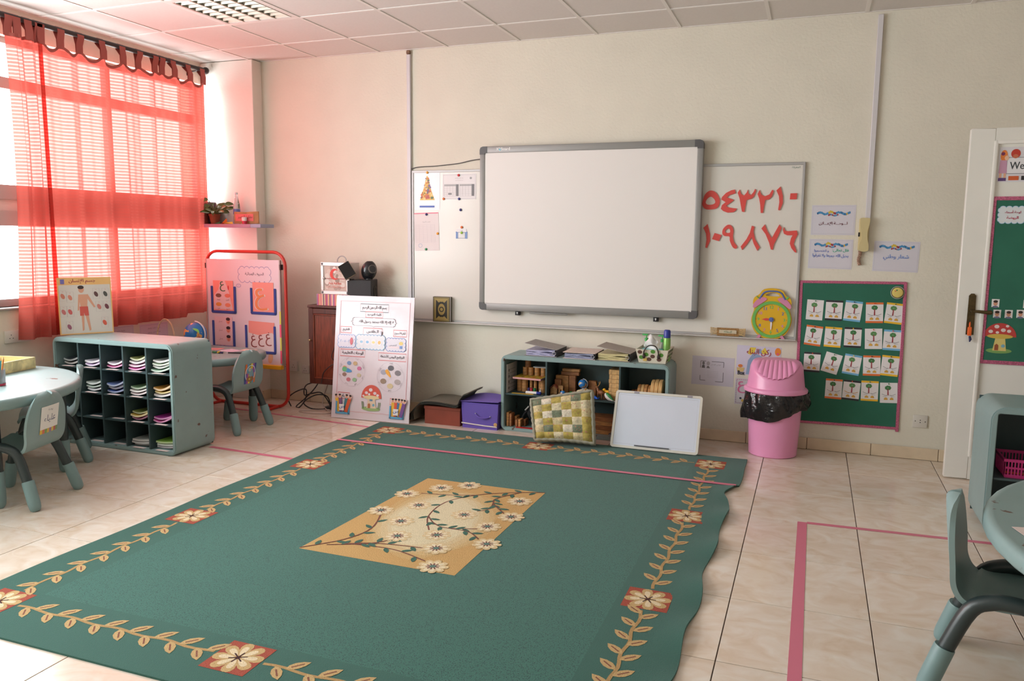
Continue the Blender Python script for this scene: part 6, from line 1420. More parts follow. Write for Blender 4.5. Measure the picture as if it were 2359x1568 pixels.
animal('toy_seal', 'green and white toy orca at the shelf front', (2.628, -0.288, SFZ), -0.5, [('belly',1,lambda g: g.tube(smooth_path([(-0.035,0,0.05),(-0.022,0,0.035),(0.0,0,0.02),(0.025,0,0.01),(0.045,0,0.005)],4),[0.006,0.01,0.013,0.015,0.0165,0.0175,0.018,0.0178,0.0172,0.016,0.0145,0.0125,0.0105,0.0085,0.0065,0.0045,0.003],12)), ('back',0,lambda g: g.tube(smooth_path([(-0.025,0,0.052),(-0.01,0,0.04),(0.01,0,0.028),(0.03,0,0.017),(0.045,0,0.008)],4),[0.004,0.008,0.011,0.0125,0.0135,0.014,0.0138,0.0132,0.0125,0.0115,0.0105,0.009,0.0075,0.006,0.005,0.004,0.003],12)), ('flipper',1,lambda g: g.tube([(0.02,0,0.008),(0.062,0.004,0.002)],[0.005,0.001],8))], [M('toy_green', (40,134,70), 0.3), M('toy_white', (214,212,206), 0.4)])
z = SFZ
for i, h in enumerate((0.03,0.03,0.032,0.034,0.03,0.034,0.036)):
    block('%s block from the bottom of the tall plank stack in the toy shelf' % ORD[i], (2.662+(0.003 if i % 2 else -0.002), -0.205, z), (0.084, 0.13, h-0.0008), MBE2, 0.02*(-1)**i, 'stacked pale planks in the toy shelf'); z += h
# right bay upper: wooden discs on edge
def disc(label, x, r, w, mat):
    g = G(); g.m = Matrix.Rotation(PI/2, 4, 'Y'); g.lathe([(r-0.003,0),(r,0.003),(r,w-0.003),(r-0.003,w)], 28); o = tag(g.obj('wooden_disc', mat), label, 'block', 'wooden discs in the toy shelf'); o.location = (x, -0.20, SFZ+r); return o
for i, (x, r, w, m) in enumerate(((2.775,0.040,0.022,MBE3),(2.80,0.042,0.022,MBE3),(2.826,0.061,0.022,MBEE),(2.85,0.062,0.022,MBE2),(2.874,0.062,0.022,MBEE),(2.90,0.06,0.02,MBEE),(2.924,0.082,0.026,MBE2),(2.952,0.084,0.026,MBE2),(2.98,0.084,0.026,MBE2))):
    disc('%s wooden disc from the left standing on edge in the right bay' % (ORD[i] if i < 8 else 'ninth'), x, r, w, m)
# middle/right lower bays
for i in range(4): block('%s long plank from the bottom of the pile in the lower middle bay' % ORD[i], (2.57, -0.2, SBZ+0.031*i+0.001*i), (0.26, 0.14, 0.031), (MBEE, MBE3)[i % 2], 0.01*i, 'long planks in the lower middle bay')
tc_ = thing('toy_car', 'small dark toy car under the planks behind the cushion', 'toy', (2.665, -0.293, SBZ)); G().box((-0.03,-0.014,0.008),(0.03,0.014,0.02),0.004).obj('body', M('black_toy', (38,38,42), 0.3), tc_); G().box((-0.014,-0.012,0.02),(0.016,0.012,0.031),0.004).obj('cabin', M('grey_toy_cabin', (120,122,126), 0.2), tc_)
for sx in (-0.018, 0.018):
    for sy in (-0.0145, 0.0105): g = G(); g.m = Matrix.Translation((sx, sy, 0.009)) @ Matrix.Rotation(-PI/2, 4, 'X'); g.lathe([(0.009,0),(0.009,0.004)], 12); g.obj('wheel', M('grey_wheel', (150,150,150), 0.4), tc_)

# binders on top
SZT = SHH
def ring_binder(label, loc, rz, w, d, th, cover, pages, gape=0.0, spine_right=True, tilt=0.0):
    t = thing('ring_binder', label, 'binder', loc, (0, 0, rz), 'ring binders on the toy shelf')
    mc = M('binder_%02x%02x%02x' % cover, cover, 0.5, noise=(90, 0.12)); mp_ = M('sleeves_%02x%02x%02x' % pages, pages, 0.35, noise=(3, 0.05), bump=(60, 0.3))
    G().box((-w/2,-d/2,0),(w/2,d/2,0.003)).obj('lower_cover', mc, t, smooth=False)
    g = G(); g.m = Matrix.Translation((w/2, 0, th)) @ Matrix.Rotation(gape, 4, 'Y'); g.box((-w,-d/2,-0.0015),(0,d/2,0.0015)); g.obj('upper_cover', mc, t, smooth=False)
    G().box((w/2-0.003,-d/2,0.0),(w/2,d/2,th)).obj('spine', M('binder_spine_dark', (40,40,44), 0.5), t, smooth=False)
    n = 5
    for k in range(n):
        z0 = 0.004 + (th-0.009)*k/n; zt = (th-0.009)/n*0.85
        G().grid(8, 2, lambda u, v: (-w/2+0.012+(w-0.03)*u, -d/2+0.008+(d-0.016)*v, z0+zt + 0.004*math.sin(PI*u*(1+k % 2)+k)*(1 if k else 0)), thick=zt).obj('sleeve_stack', mp_, t, ang=60)
    g = G(); g.m = Matrix.Translation((w/2-0.02, -d/2-0.0005, th/2)) @ Matrix.Rotation(PI/2, 4, 'X'); g.tube([(0.012*math.cos(a), 0.012*math.sin(a), 0) for a in [2*PI*i/16 for i in range(16)]], 0.002, 6, closed=True); g.obj('ring', M_ALU, t)
    return t
ring_binder('grey binder propped open with lilac sleeves at the shelf left end', (2.10, -0.165, SZT+0.001), 0.0, 0.255, 0.25, 0.052, (158,154,152), (172,172,206), 0.16)
ring_binder('closed white and pink ring binder between two others', (2.40, -0.175, SZT+0.001), 0.02, 0.245, 0.27, 0.045, (212,196,188), (150,156,186), 0.0)
ring_binder('grey patterned binder stuffed with yellowish sleeves beside the basket', (2.655, -0.165, SZT+0.001), -0.02, 0.25, 0.26, 0.058, (164,154,146), (202,192,142), 0.17)

# polka dot basket
bk_ = thing('dotted_basket', 'cream basket with green and brown dots on the shelf corner', 'basket', (2.93, -0.17, SZT+0.001))
MBSK = M('cream_basket_fabric', (222, 214, 196), 0.8)
bw0, bw1, bd0, bd1, bh = 0.095, 0.115, 0.105, 0.13, 0.098
def side(a, b, c, d, name='side'):
    g = G(); A, B, C_, D_ = map(Vector, (a, b, c, d)); n = (B-A).cross(D_-A).normalized()*0.004
    g.add([A,B,C_,D_,A-n,B-n,C_-n,D_-n], [(0,1,2,3),(7,6,5,4),(0,4,5,1),(1,5,6,2),(2,6,7,3),(3,7,4,0)]); return g.obj(name, MBSK, bk_, smooth=False)
side((-bw0,-bd0,0),(bw0,-bd0,0),(bw1,-bd1,bh),(-bw1,-bd1,bh),'front_side'); side((bw0,-bd0,0),(bw0,bd0,0),(bw1,bd1,bh),(bw1,-bd1,bh)); side((bw0,bd0,0),(-bw0,bd0,0),(-bw1,bd1,bh),(bw1,bd1,bh)); side((-bw0,bd0,0),(-bw0,-bd0,0),(-bw1,-bd1,bh),(-bw1,bd1,bh))
G().box((-bw0,-bd0,0),(bw0,bd0,0.004)).obj('floor_panel', MBSK, bk_, smooth=False)
GD, BD = (92,150,62), (104,72,62)
p = Print(z=0.0); fr = math.atan2(bd1-bd0, bh)
def fp(x, y, z):     # onto the sloping front
    return (x*(1+0.0*y), -bd0 - (bd1-bd0)*y/bh - 0.0012 - z, y)
p.fn = fp
for x, y, c in ((-0.085,0.078,BD),(-0.04,0.062,GD),(0.008,0.085,GD),(0.005,0.05,BD),(-0.02,0.028,BD),(0.065,0.062,GD),(0.05,0.028,BD),(-0.075,0.04,GD)): p.disc(x, y, 0.0165, c, 0.014)
p.build('dots', bk_)
p = Print(z=0.0); p.fn = lambda x, y, z: (bw0 + (bw1-bw0)*y/bh + 0.0012 + z, x, y)
for i in range(7):
    for j in range(3): p.disc(-0.09+0.03*i+0.008*(j % 2), 0.02+0.03*j, 0.011, (GD, BD)[(i+j) % 2], 0.012, n=10)
p.build('dots', bk_)
hp_ = smooth_path([(-0.056,-0.130,0.062),(-0.052,-0.137,0.09),(-0.03,-0.138,0.122),(0,-0.138,0.131),(0.03,-0.138,0.122),(0.046,-0.137,0.09),(0.048,-0.130,0.062)],4)
G().tube(hp_, 0.0045, 8).obj('handle', M('dark_brown_leather', (52,38,34), 0.4), bk_)
for x in (-0.056, 0.048): G().ball((x,-0.1255,0.05),(0.011,0.005,0.018)).obj('handle_tab', M('dark_brown_leather', (52,38,34), 0.4), bk_)
G().box((-0.062,-0.1165,0.014),(-0.036,-0.1145,0.036)).obj('gold_tag', M('gold_tag', (222,190,110), 0.3, metal=0.5), bk_, smooth=False)
tb_ = thing('tissue_pack', 'turquoise tissue pack with white tissue inside the dotted basket', 'tissues', (2.915, -0.20, SZT+0.006)); G().box((-0.08,-0.055,0),(0.075,0.055,0.085),0.006).obj('pack', M('turquoise_wrap', (110,196,196), 0.4), tb_)
def tis(u, v):
    a = -0.055+0.10*u; return (a*(1-0.35*v)+0.008*math.sin(9*v), 0.012*math.sin(6*u+3*v), 0.085 + (0.085 + 0.025*math.sin(5*u))*v)
G().grid(10, 8, tis, thick=0.002).obj('tissue', M_PAPER, tb_, ang=80)
for i, (lab, x, y) in enumerate((('green pump bottle at the left back of the dotted basket', 2.85, -0.09), ('green pump bottle beside the spray can in the basket', 2.97, -0.11))):
    t = thing('pump_bottle', lab, 'bottle', (x, y, SZT+0.006), group='pump bottles in the basket'); G().lathe([(0.02,0),(0.021,0.1),(0.012,0.122),(0.011,0.128)], 16).obj('body', M('pale_clear_gel', (206,226,216), 0.2, trans=0.4), t); G().lathe([(0.014,0.1282),(0.014,0.148),(0.004,0.152),(0.004,0.17)], 14).obj('collar', M('bright_green_pump', (80,186,100), 0.35), t)
    G().box((-0.03,-0.006,0.168),(0.01,0.006,0.18),0.003).obj('nozzle', M('bright_green_pump', (80,186,100), 0.35), t)
spc = thing('spray_can', 'green spray can with blue cap standing in the dotted basket', 'spray can', (3.012, -0.165, SZT+0.006)); G().lathe([(0.025,0),(0.026,0.004),(0.026,0.16),(0.023,0.168)], 22).obj('can', M('lime_green_can', (128,182,92), 0.3, metal=0.2, noise=(14,0.15)), spc); G().lathe([(0.0245,0.1685),(0.0245,0.215),(0.018,0.225),(0.008,0.226)], 22).obj('cap', M('royal_blue_plastic', (44, 58, 150), 0.35), spc)

# boxes to the left of the shelf
rbx = thing('red_brown_box', 'red-brown cardboard box under grey felt mats beside the wall', 'box', (1.165, -0.352, 0)); MRB = M('red_brown_card', (130, 62, 46), 0.8, noise=(8,0.1))
G().box((0.004,0.004,0),(0.306,0.27,0.118)).obj('carton', MRB, rbx, smooth=False); G().box((0,0,0.1185),(0.31,0.275,0.142),0.001,1).obj('lid', MRB, rbx)
MFT = M('dark_grey_felt', (62, 62, 56), 0.95, noise=(10,0.1)); MFT2 = M('taupe_felt', (104, 98, 86), 0.95, noise=(10,0.08))
for i in range(5):
    off = 0.0045*i; k = 5-i
    pts = [(1.06-0.012*(4-i)+0.008*i, 0.012+0.004*i), (1.085-0.008*(4-i), 0.075+0.003*i), (1.125-0.004*(4-i), 0.135+0.0035*i), (1.165, 0.1565+0.006*i), (1.27, 0.165+0.006*i), (1.38, 0.158+0.006*i), (1.445, 0.153+0.006*i), (1.468, 0.165+0.006*i), (1.486-0.001*i, 0.20+0.0065*i), (1.515, 0.236+0.0065*i), (1.55, 0.247+0.0065*i)]
    sp3 = smooth_path([(a, b, 0) for a, b in pts[:8 if i < 3 else 11]], 4); n = len(sp3)-1
    o = tag(G().grid(n, 3, lambda u, v: (sp3[round(u*n)][0], -0.385+0.03*(k % 2)*0.3+0.30*v, sp3[round(u*n)][1]), thick=0.0035).obj('felt_mat', MFT2 if i == 4 else MFT, ang=80), '%s felt mat from the bottom, draped over the red-brown box' % ORD[i], 'mat', 'felt mats draped over the box')
pbx = thing('purple_box', 'purple dotted fabric storage box with lace trim', 'box', (1.488, -0.355, 0)); MPU = M('purple_dotted_fabric', (98, 80, 168), 0.8)
g = G(); g.add([(0.01,0,0),(0.295,0,0),(0.295,0.29,0),(0.01,0.29,0),(0.0,-0.004,0.2),(0.305,-0.004,0.2),(0.305,0.295,0.2),(0.0,0.295,0.2)], [(0,3,2,1),(4,5,6,7),(0,1,5,4),(1,2,6,5),(2,3,7,6),(3,0,4,7)]); g.obj('body', MPU, pbx, smooth=False)
G().grid(16, 8, lambda u, v: (-0.004+0.315*u, -0.012+0.31*v, 0.205 + 0.016*math.sin(PI*min(1,u*1.1))*v**1.2*(1-u*0.5) + 0.012*u*(1-v)), thick=-0.005).obj('lid_flap', M('purple_felt_lid', (112, 92, 176), 0.9), pbx, ang=70)
p = Print(z=0.0006)
for i in range(28):
    for j in range(14): p.disc(0.022+0.0098*i+0.0049*(j % 2), 0.035+0.0112*j, 0.0013, (160,150,206), n=6)
p.up(); 
o = p.build('dots', pbx); o.rotation_euler = WALLROT; o.location = (0,-0.0045,0)
G().tube([(0.004,-0.006,0.038),(0.1,-0.007,0.033),(0.2,-0.007,0.028),(0.296,-0.006,0.026)], 0.005, 8).obj('lace_trim', M('white_lace', (216,210,206), 0.8, bump=(200,0.5)), pbx)
G().lathe([(0.014,0),(0.014,0.004)], 16).obj('wood_button', MBE2, pbx, loc=(0.285,-0.006,0.045)).rotation_euler = WALLROT
G().tube(smooth_path([(0.12,-0.005,0.115),(0.15,-0.018,0.095),(0.20,-0.018,0.09),(0.24,-0.005,0.10)],4), 0.006, 8).obj('handle', MPU, pbx)
for x, z in ((0.12,0.118),(0.24,0.102)): G().ball((x,-0.0065,z),0.005).obj('stud', M_ALU, pbx)

# patchwork cushion leaning on the shelf
cu = thing('patchwork_cushion', 'square patchwork quilted cushion leaning on the toy shelf', 'cushion', (2.19, -0.615, 0.026))
cxv = Vector((0.992, 0.125, 0)); cback = Vector((-0.125, 0.992, 0)); cyv = (Vector((0,0,1))*0.36 + cback*0.135).normalized(); czv = cxv.cross(cyv)
cu.rotation_euler = Matrix((cxv, cyv, czv)).transposed().to_euler()
CS, CSH, CTH = 0.415, 0.365, 0.085
def cq(u, v):
    """outline of the sagging cushion in its plane: left edge shorter than right"""
    hl, hr = 0.28, 0.368; h = hl + (hr-hl)*u
    x = CS*u - 0.055*v*(1-0.25*u) ; y = h*v + 0.01*math.sin(PI*u)*(1-v)
    return x, y
def cface(u, v, s_):
    x, y = cq(u, v); e = min(u, 1-u, v, 1-v); q = min(1, e/0.10)
    puff = 0.010*abs(math.sin(5*PI*u))**0.5*abs(math.sin(5.5*PI*v))**0.5
    return (x, y, s_*(CTH*0.36*(q**0.5) + puff*q) + CTH*0.5)
M_GREYQ = M('grey_quilt_piping', (150, 148, 132), 0.9)
g = G(); g.grid(30, 30, lambda u, v: cface(u, v, -1)); g.obj('back_cover', M_GREYQ, cu, ang=80)
pc_ = [(168,152,78),(206,196,164),(112,122,100),(200,186,146),(176,158,84),(214,206,186),(160,146,76)]
pat = [[2,5,4,3,2,6],[3,0,1,4,3,1],[4,5,2,5,0,3],[1,0,3,6,1,4],[3,2,0,5,2,0],[0,4,1,0,3,6]]
pm = [M('patch_%d' % i, c, 0.9, noise=(70, 0.18), wear=((176,122,106), 75, 0.62), bump=(220,0.2)) for i, c in enumerate(pc_)]
for i in range(6):
    for j in range(6):
        ci_ = pat[5-j][i]
        ua, ub, va, vb = 0.012+0.976*i/6, 0.012+0.976*(i+1)/6, 0.012+0.976*j/6, 0.012+0.976*(j+1)/6
        G().grid(6, 6, lambda u, v: tuple(Vector(cface(ua+(ub-ua)*u, va+(vb-va)*v, 1)) + Vector((0,0,0.001+0.007*(math.sin(PI*u)*math.sin(PI*v))**0.5)))).obj('patch', pm[ci_], cu, ang=80)
# puffy quilted rim sewn around the patchwork
rim = []
for k, n in ((0, 26), (1, 22), (2, 26), (3, 22)):
    for i in range(n):
        t = i/n; uv = ((t,0),(1,t),(1-t,1),(0,1-t))[k]; q = cq(*uv); rim.append((q[0], q[1] + (0.002 if k == 0 else 0), CTH*0.42))
g = G(); g.tube(rim, [0.0125 + 0.004*abs(math.sin(i*PI/3.0)) for i in range(len(rim))], 12, closed=True)
g.v = [(x, y, CTH*0.42 + (z - CTH*0.42)*2.3) for x, y, z in g.v]
g.obj('quilted_rim', M_GREYQ, cu, ang=80)

# small whiteboard leaning on the shelf
swb, SW_ = lean('small_whiteboard', 'portable white drawing board with pale frame leaning on the shelf', 'whiteboard', (2.70, -0.512, 0.0095), (3.305, -0.518, 0.0095), 0.155, 0.405)
SH_ = 0.405
MFR = M('pale_ivory_frame', (206,204,194), 0.4)
G().box((0.012,0.012,0.002),(SW_-0.012,SH_-0.012,0.010)).obj('drawing_surface', M('bluish_white_board', (204,212,226), 0.3, noise=(3,0.03)), swb, smooth=False)
G().prism([rrect(0,0,SW_,SH_,0.02,5), rrect(0.017,0.017,SW_-0.017,SH_-0.017,0.006,3)[::-1]], 0.0, 0.014).obj('frame', MFR, swb)
p = Print(z=0.0103); p.frame(0.03,0.03,SW_-0.03,SH_-0.03,0.0012,(150,156,164)); p.build('ruled_border', swb)
G().box((0.17,0.019,0.0142),(0.41,0.026,0.020),0.001,1).obj('pen_ledge', M('dark_grey_strip', (70,72,76), 0.5), swb)
for x in (0.13, 0.5): G().box((x,SH_-0.016,0.0142),(x+0.035,SH_-0.002,0.016)).obj('clip', M('grey_clip', (150,146,156), 0.3, metal=0.4), swb, smooth=False)

# pink swing bin with black liner
bn = thing('swing_bin', 'pink plastic swing bin with black liner in front of green board', 'bin', (3.768, -0.225, 0))
MPK = M('pink_plastic', (224, 150, 190), 0.3); MBLK = M('black_bin_liner', (30, 28, 30), 0.18, bump=(26, 0.9))
G().lathe([(0.150,0),(0.158,0.006),(0.168,0.2),(0.180,0.44),(0.184,0.445)], 40, sy=0.92).obj('body', MPK, bn)
def liner(u, v):
    a = 2*PI*v; z = 0.435 - 0.165*u - (0.035*max(0, -math.cos(a)) + 0.014*math.sin(3*a))*u + 0.05*max(0, math.cos(a))*u
    r = 0.190 + 0.010*math.sin(9*a+4*u)*0.6 + 0.012*math.sin(PI*u) + 0.006*math.sin(17*a-6*u) + (0.03*u*u*max(0, -math.cos(a))**6) + (0.02*max(0, math.cos(a))**8)
    return (r*math.cos(a), r*0.92*math.sin(a), z)
G().grid(14, 72, liner).obj('liner', MBLK, bn, ang=60)
G().lathe([(0.192,0.433),(0.207,0.440),(0.209,0.456),(0.200,0.466),(0.187,0.47)], 48, sy=0.92, cap0=False, cap1=False).obj('lid_rim', MPK, bn, ang=50)
def ltop(x, y):
    q = math.hypot(x, y/0.92)/0.172
    dome_ = 0.654 - 0.006*q**2 - 2.4*max(0, q-0.86)**2; plane = 0.522 + (y + 0.175)*0.98
    d = (dome_ - plane)/0.03
    return dome_ if d < -3 else plane if d > 3 else -0.03*math.log(math.exp(-dome_/0.03) + math.exp(-plane/0.03))
def lidf(u, v):
    a = 2*PI*v
    if u < 0.3:
        t = u/0.3; r = 0.189 - 0.017*t; x, y = r*math.cos(a), r*0.92*math.sin(a); ze = ltop(0.172*math.cos(a), 0.172*0.92*math.sin(a)) - 0.006
        return (x, y, 0.468 + (ze-0.468)*t)
    t = (u-0.3)/0.7; r = 0.172*(1-t)**0.9 if t < 1 else 0.0005; x, y = r*math.cos(a), r*0.92*math.sin(a)
    return (x, y, ltop(x, y))
G().grid(30, 56, lidf).obj('lid', MPK, bn, ang=70)
def flap(u, v):
    # scalloped shell flap on the sloping front of the lid, ribs fanning from its upper edge
    s_ = -1 + 2*v; yb = -0.04 - 0.122*math.sqrt(max(0.0, 1-s_*s_))
    x = s_*(0.118 + 0.026*u); y = -0.022 + (yb + 0.022)*u
    return (x, y, ltop(x, y) + 0.006 + 0.009*abs(math.sin(v*PI*9))*min(1, 0.25+u*1.5))
G().grid(12, 84, flap, thick=-0.004).obj('swing_flap', MPK, bn, ang=60)
G().ball((0,-0.062,ltop(0,-0.062)+0.006),(0.008,0.008,0.005)).obj('pivot_stud', M('pale_stud', (206,186,170), 0.4), bn)
# ================================================================ RIGHT SIDE: DOOR NOTICES, SHELF, TABLE THINGS
DFY = DY - 0.0 + 0.0115      # door panel face
def dsheet(*a, **k): return sheet(*a, y=DFY-0.0012, **k)
ws = dsheet('welcome_sign', 'welcome sign with cartoon children at the top of the door', 'sign', 5.14, 1.905, 0.39, 0.2, col=(216,214,220))
p = Print(); p.rect(-0.15,-0.052,0.17,0.04,(226,226,230)); p.up(); p.frame(-0.15,-0.052,0.17,0.04,0.003,(120,124,134)); p.text('Welcome', -0.04, -0.006, 0.042, (66,70,76), maxw=0.19, bold=0.0008)
x = -0.168; p.disc(x,0.05,0.018,(226,130,60),0.034); p.poly([(x-0.018,0.025),(x+0.016,0.025),(x+0.02,-0.05),(x-0.022,-0.05)],(196,150,176)); p.rect(x-0.018,-0.078,x-0.006,-0.05,(222,170,140)); p.rect(x+0.004,-0.078,x+0.016,-0.05,(222,170,140)); p.rect(x-0.022,-0.094,x+0.018,-0.076,(92,66,120)); p.up(); p.disc(x-0.006,0.062,0.010,(120,50,90)); p.disc(x+0.014,0.038,0.011,(232,190,160),0.014)
for i, (xx_, c) in enumerate(((-0.11,(190,60,46)),(-0.045,(44,34,40)),(0.03,(150,80,40)),(0.11,(60,40,40)))): p.disc(xx_,0.062,0.024,c,0.026); p.disc(xx_,0.047,0.014,(196,110,80),0.012); p.rect(xx_-0.028,-0.09,xx_+0.024,-0.066,((206,96,50),(50,46,50),(206,150,60),(90,110,170))[i])
p.build('print', ws)
gb_ = thing('door_notice_board', 'green felt notice board with pink glitter edge on the door', 'bulletin board', (5.245, DFY, 1.225), WALLROT)
GW, GH = 0.62, 0.985
G().box((-GW/2,-GH/2,0.0005),(GW/2,GH/2,0.006)).obj('felt_panel', M_GRNF, gb_, smooth=False)
for lo, hi in (((-GW/2-.004,-GH/2,0.0005),(-GW/2+.018,GH/2,0.009)), ((GW/2-.018,-GH/2,0.0005),(GW/2+.004,GH/2,0.009)), ((-GW/2,GH/2-.018,0.0005),(GW/2,GH/2+.004,0.0085)), ((-GW/2,-GH/2-.004,0.0005),(GW/2,-GH/2+.018,0.0085))): G().box(lo, hi, 0.002, 1).obj('glitter_edge', M_GLIT, gb_)
BZ_ = DFY - 0.0068
t = thing('cloud_sign', 'white cloud shaped paper sign at the top of the door board', 'sign', (5.045, BZ_, 1.615), WALLROT)
p = Print(z=0.0); p.cloud(-0.072,-0.04,0.085,0.04,0.003,(150,190,220),5,3,(214,222,226)); p.up(3); p.text('لوحة أسماء', -0.005, 0.016, 0.022, (170,60,90), maxw=0.1, bold=0.0006); p.text('الروضة', -0.005, -0.018, 0.022, (190,70,100), maxw=0.08, bold=0.0006); p.g.add([(-0.07,-0.038,-0.0005),(0.083,-0.038,-0.0005),(0.083,0.038,-0.0005),(-0.07,0.038,-0.0005)], [(0,3,2,1)]); p.build('paper', t)
for i, (x, z) in enumerate(((4.992,1.095),(5.005,1.032),(5.065,1.033),(5.125,1.036),(5.155,1.095))):
    t = thing('portrait_card', 'small child portrait card on the door board, %s of the five' % ('upper left', 'lower left', 'lower middle', 'lower right', 'upper right')[i], 'card', (x, BZ_, z), WALLROT, 'portrait cards on the door board')
    G().box((-0.02,-0.024,0),(0.02,0.024,0.001)).obj('paper', M_PAPER, t, smooth=False); p = Print(z=0.0014); p.disc(0,-0.002,0.011,(206,150,124),0.014); p.disc(0,-0.022,0.015,(110,110,140),0.006); p.up(); p.disc(0,0.01,0.012,(50,36,34),0.008); p.build('portrait', t)
# storybook toadstool cottage cut-out, generic
t = thing('toadstool_cutout', 'red spotted toadstool house paper cut-out on the door board', 'cut-out', (5.03, BZ_, 0.885), WALLROT)
p = Print(z=0.0); p.disc(0,-0.075,0.068,(120,160,90),0.016); p.up(); p.poly([(-0.034,-0.075),(0.038,-0.075),(0.026,0.02),(-0.02,0.02)],(214,196,120)); p.up(); cap = [(0.085*math.cos(a), 0.01+0.082*math.sin(a)) for a in [PI-PI*i/16 for i in range(17)]]
p.poly(cap,(186,62,58)); p.up(); p.disc(0,0.012,0.068,(206,176,80),0.014)
for dx, dy, rr in ((-0.05,0.04,0.012),(-0.02,0.07,0.013),(0.015,0.05,0.013),(0.045,0.045,0.011),(0.035,0.075,0.009),(-0.015,0.035,0.009)): p.disc(dx,dy,rr,(222,210,206),rr*0.85)
p.up(); p.poly([(-0.024,-0.072),(-0.004,-0.072),(-0.004,-0.042),(-0.014,-0.032),(-0.024,-0.042)],(150,80,50)); p.disc(0.02,-0.045,0.01,(120,170,190)); p.build('paper', t)

open_unit('side_shelf', 'teal open shelf unit with a pink basket at right picture edge', 'shelf unit', 4.825, 5.65, -1.42, -1.02, 0.655, [], [0.29], r=0.07, wall=0.03, topwear=False)
pk = thing('plastic_basket', 'magenta plastic basket of pencils on the shelf near the door', 'basket', (5.06, -1.28, 0.2955)); MMG = M('magenta_plastic', (176, 44, 110), 0.35)
g = G()
w0, d0, hh = 0.15, 0.10, 0.095
g.box((-w0,-d0,0),(w0,d0,0.004)); g.box((-w0-0.008,-d0-0.008,hh-0.014),(w0+0.008,-d0,hh)); g.box((-w0-0.008,d0,hh-0.014),(w0+0.008,d0+0.008,hh)); g.box((-w0-0.008,-d0,hh-0.014),(-w0,d0,hh)); g.box((w0,-d0,hh-0.014),(w0+0.008,d0,hh)); g.box((-w0,-d0-0.003,0.0),(w0,-d0,0.016)); g.box((-w0,-d0-0.0032,0.045),(w0,-d0-0.0002,0.055))
for i in range(22): x = -w0 + 2*w0*i/21; g.box((x-0.003,-d0-0.003,0.016),(x+0.003,-d0,hh-0.014)); g.box((x-0.003,d0,0.004),(x+0.003,d0+0.003,hh-0.014))
for i in range(12): y = -d0 + 2*d0*i/11; g.box((-w0-0.003,y-0.003,0.004),(-w0,y+0.003,hh-0.014)); g.box((w0,y-0.003,0.004),(w0+0.003,y+0.003,hh-0.014))
g.obj('lattice_body', MMG, pk, smooth=False)
r_ = random.Random(31)
def pencil(label, loc, rot, c, L_=0.16, group='pencils', r=0.0038):
    t = thing('pencil', label, 'pencil', loc, rot, group); G().tube([(0,0,0),(0,0,L_*0.88)], r, 6).obj('shaft', M('pencil_%02x%02x%02x' % c, c, 0.4), t, smooth=False); G().tube([(0,0,L_*0.88),(0,0,L_)], [r*0.95, 0.0006], 6).obj('tip', MBE2, t, smooth=False); return t
pcs = (('orange',(222,120,40)),('blue',(60,90,170)),('yellow',(226,190,60)),('green',(70,140,80)),('red',(196,60,60)),('violet',(120,80,150)))
for i in range(12):
    nm, c = pcs[i % 6]
    pencil('%s pencil lying in the magenta basket, %s layer' % (nm, 'lower' if i < 6 else 'upper'), (4.925+0.022*(i % 6), -1.30 + (0.05 if i >= 6 else 0), 0.302+0.012*(i//6)), (0, PI/2, r_.uniform(-0.15, 0.15)), c, 0.14, 'pencils in the magenta basket')
pa = tag(G().box((-0.15,-0.1,0),(0.15,0.1,0.0008)).obj('paper_sheet', M('pinkish_white_paper', (214,200,196), 0.7), smooth=False), 'pale sheet of paper on the right-hand table', 'paper'); pa.location = (4.74, -3.20, 0.6006); pa.rotation_euler = (0,0,0.25)

# ================================================================ LEFT SIDE: TABLE THINGS AND BITS BEHIND THE CUBBY
tr = thing('wooden_tray', 'shallow pale wooden tray box on the left round table', 'tray', (-0.82, -2.42, 0.601), (0, 0, 0.18)); MPINE = wood('pale_pine', (226, 206, 150), (0.5, 3, 3), 0.5)
G().box((-0.21,-0.16,0),(0.21,0.16,0.006)).obj('base', MPINE, tr, smooth=False)
for lo, hi in (((-0.21,-0.16,0.006),(0.21,-0.148,0.07)), ((-0.21,0.148,0.006),(0.21,0.16,0.07)), ((-0.21,-0.148,0.006),(-0.198,0.148,0.07)), ((0.198,-0.148,0.006),(0.21,0.148,0.07))): G().box(lo, hi, 0.001, 1).obj('side', MPINE, tr)
cupc = (-0.30, -2.735, 0.601)
cp = thing('pencil_cup', 'clear pencil cup with pink base at the left picture edge', 'cup', cupc); G().lathe([(0.034,0),(0.038,0.004),(0.04,0.09),(0.037,0.09),(0.035,0.008)], 22, cap1=True).obj('cup', M('clear_cup_plastic', (220,220,226), 0.15, trans=0.7), cp); G().lathe([(0.0385,0.0),(0.0395,0.012)], 22, cap0=False, cap1=False).obj('base_band', M('pink_gel', (196, 50, 80), 0.25), cp)
for i, (nm, c) in enumerate((('teal',(70,140,140)),('orange',(222,130,60)),('blue',(70,100,180)),('yellow',(226,200,80)),('dark green',(50,90,70)))):
    a = 2*PI*i/5; pencil('%s pencil standing in the pencil cup' % nm, (cupc[0]+0.014*math.cos(a), cupc[1]+0.014*math.sin(a), cupc[2]+0.012), (0.16*math.sin(-a), 0.16*math.cos(a), 0), c, 0.15, 'pencils in the pencil cup', 0.0045)
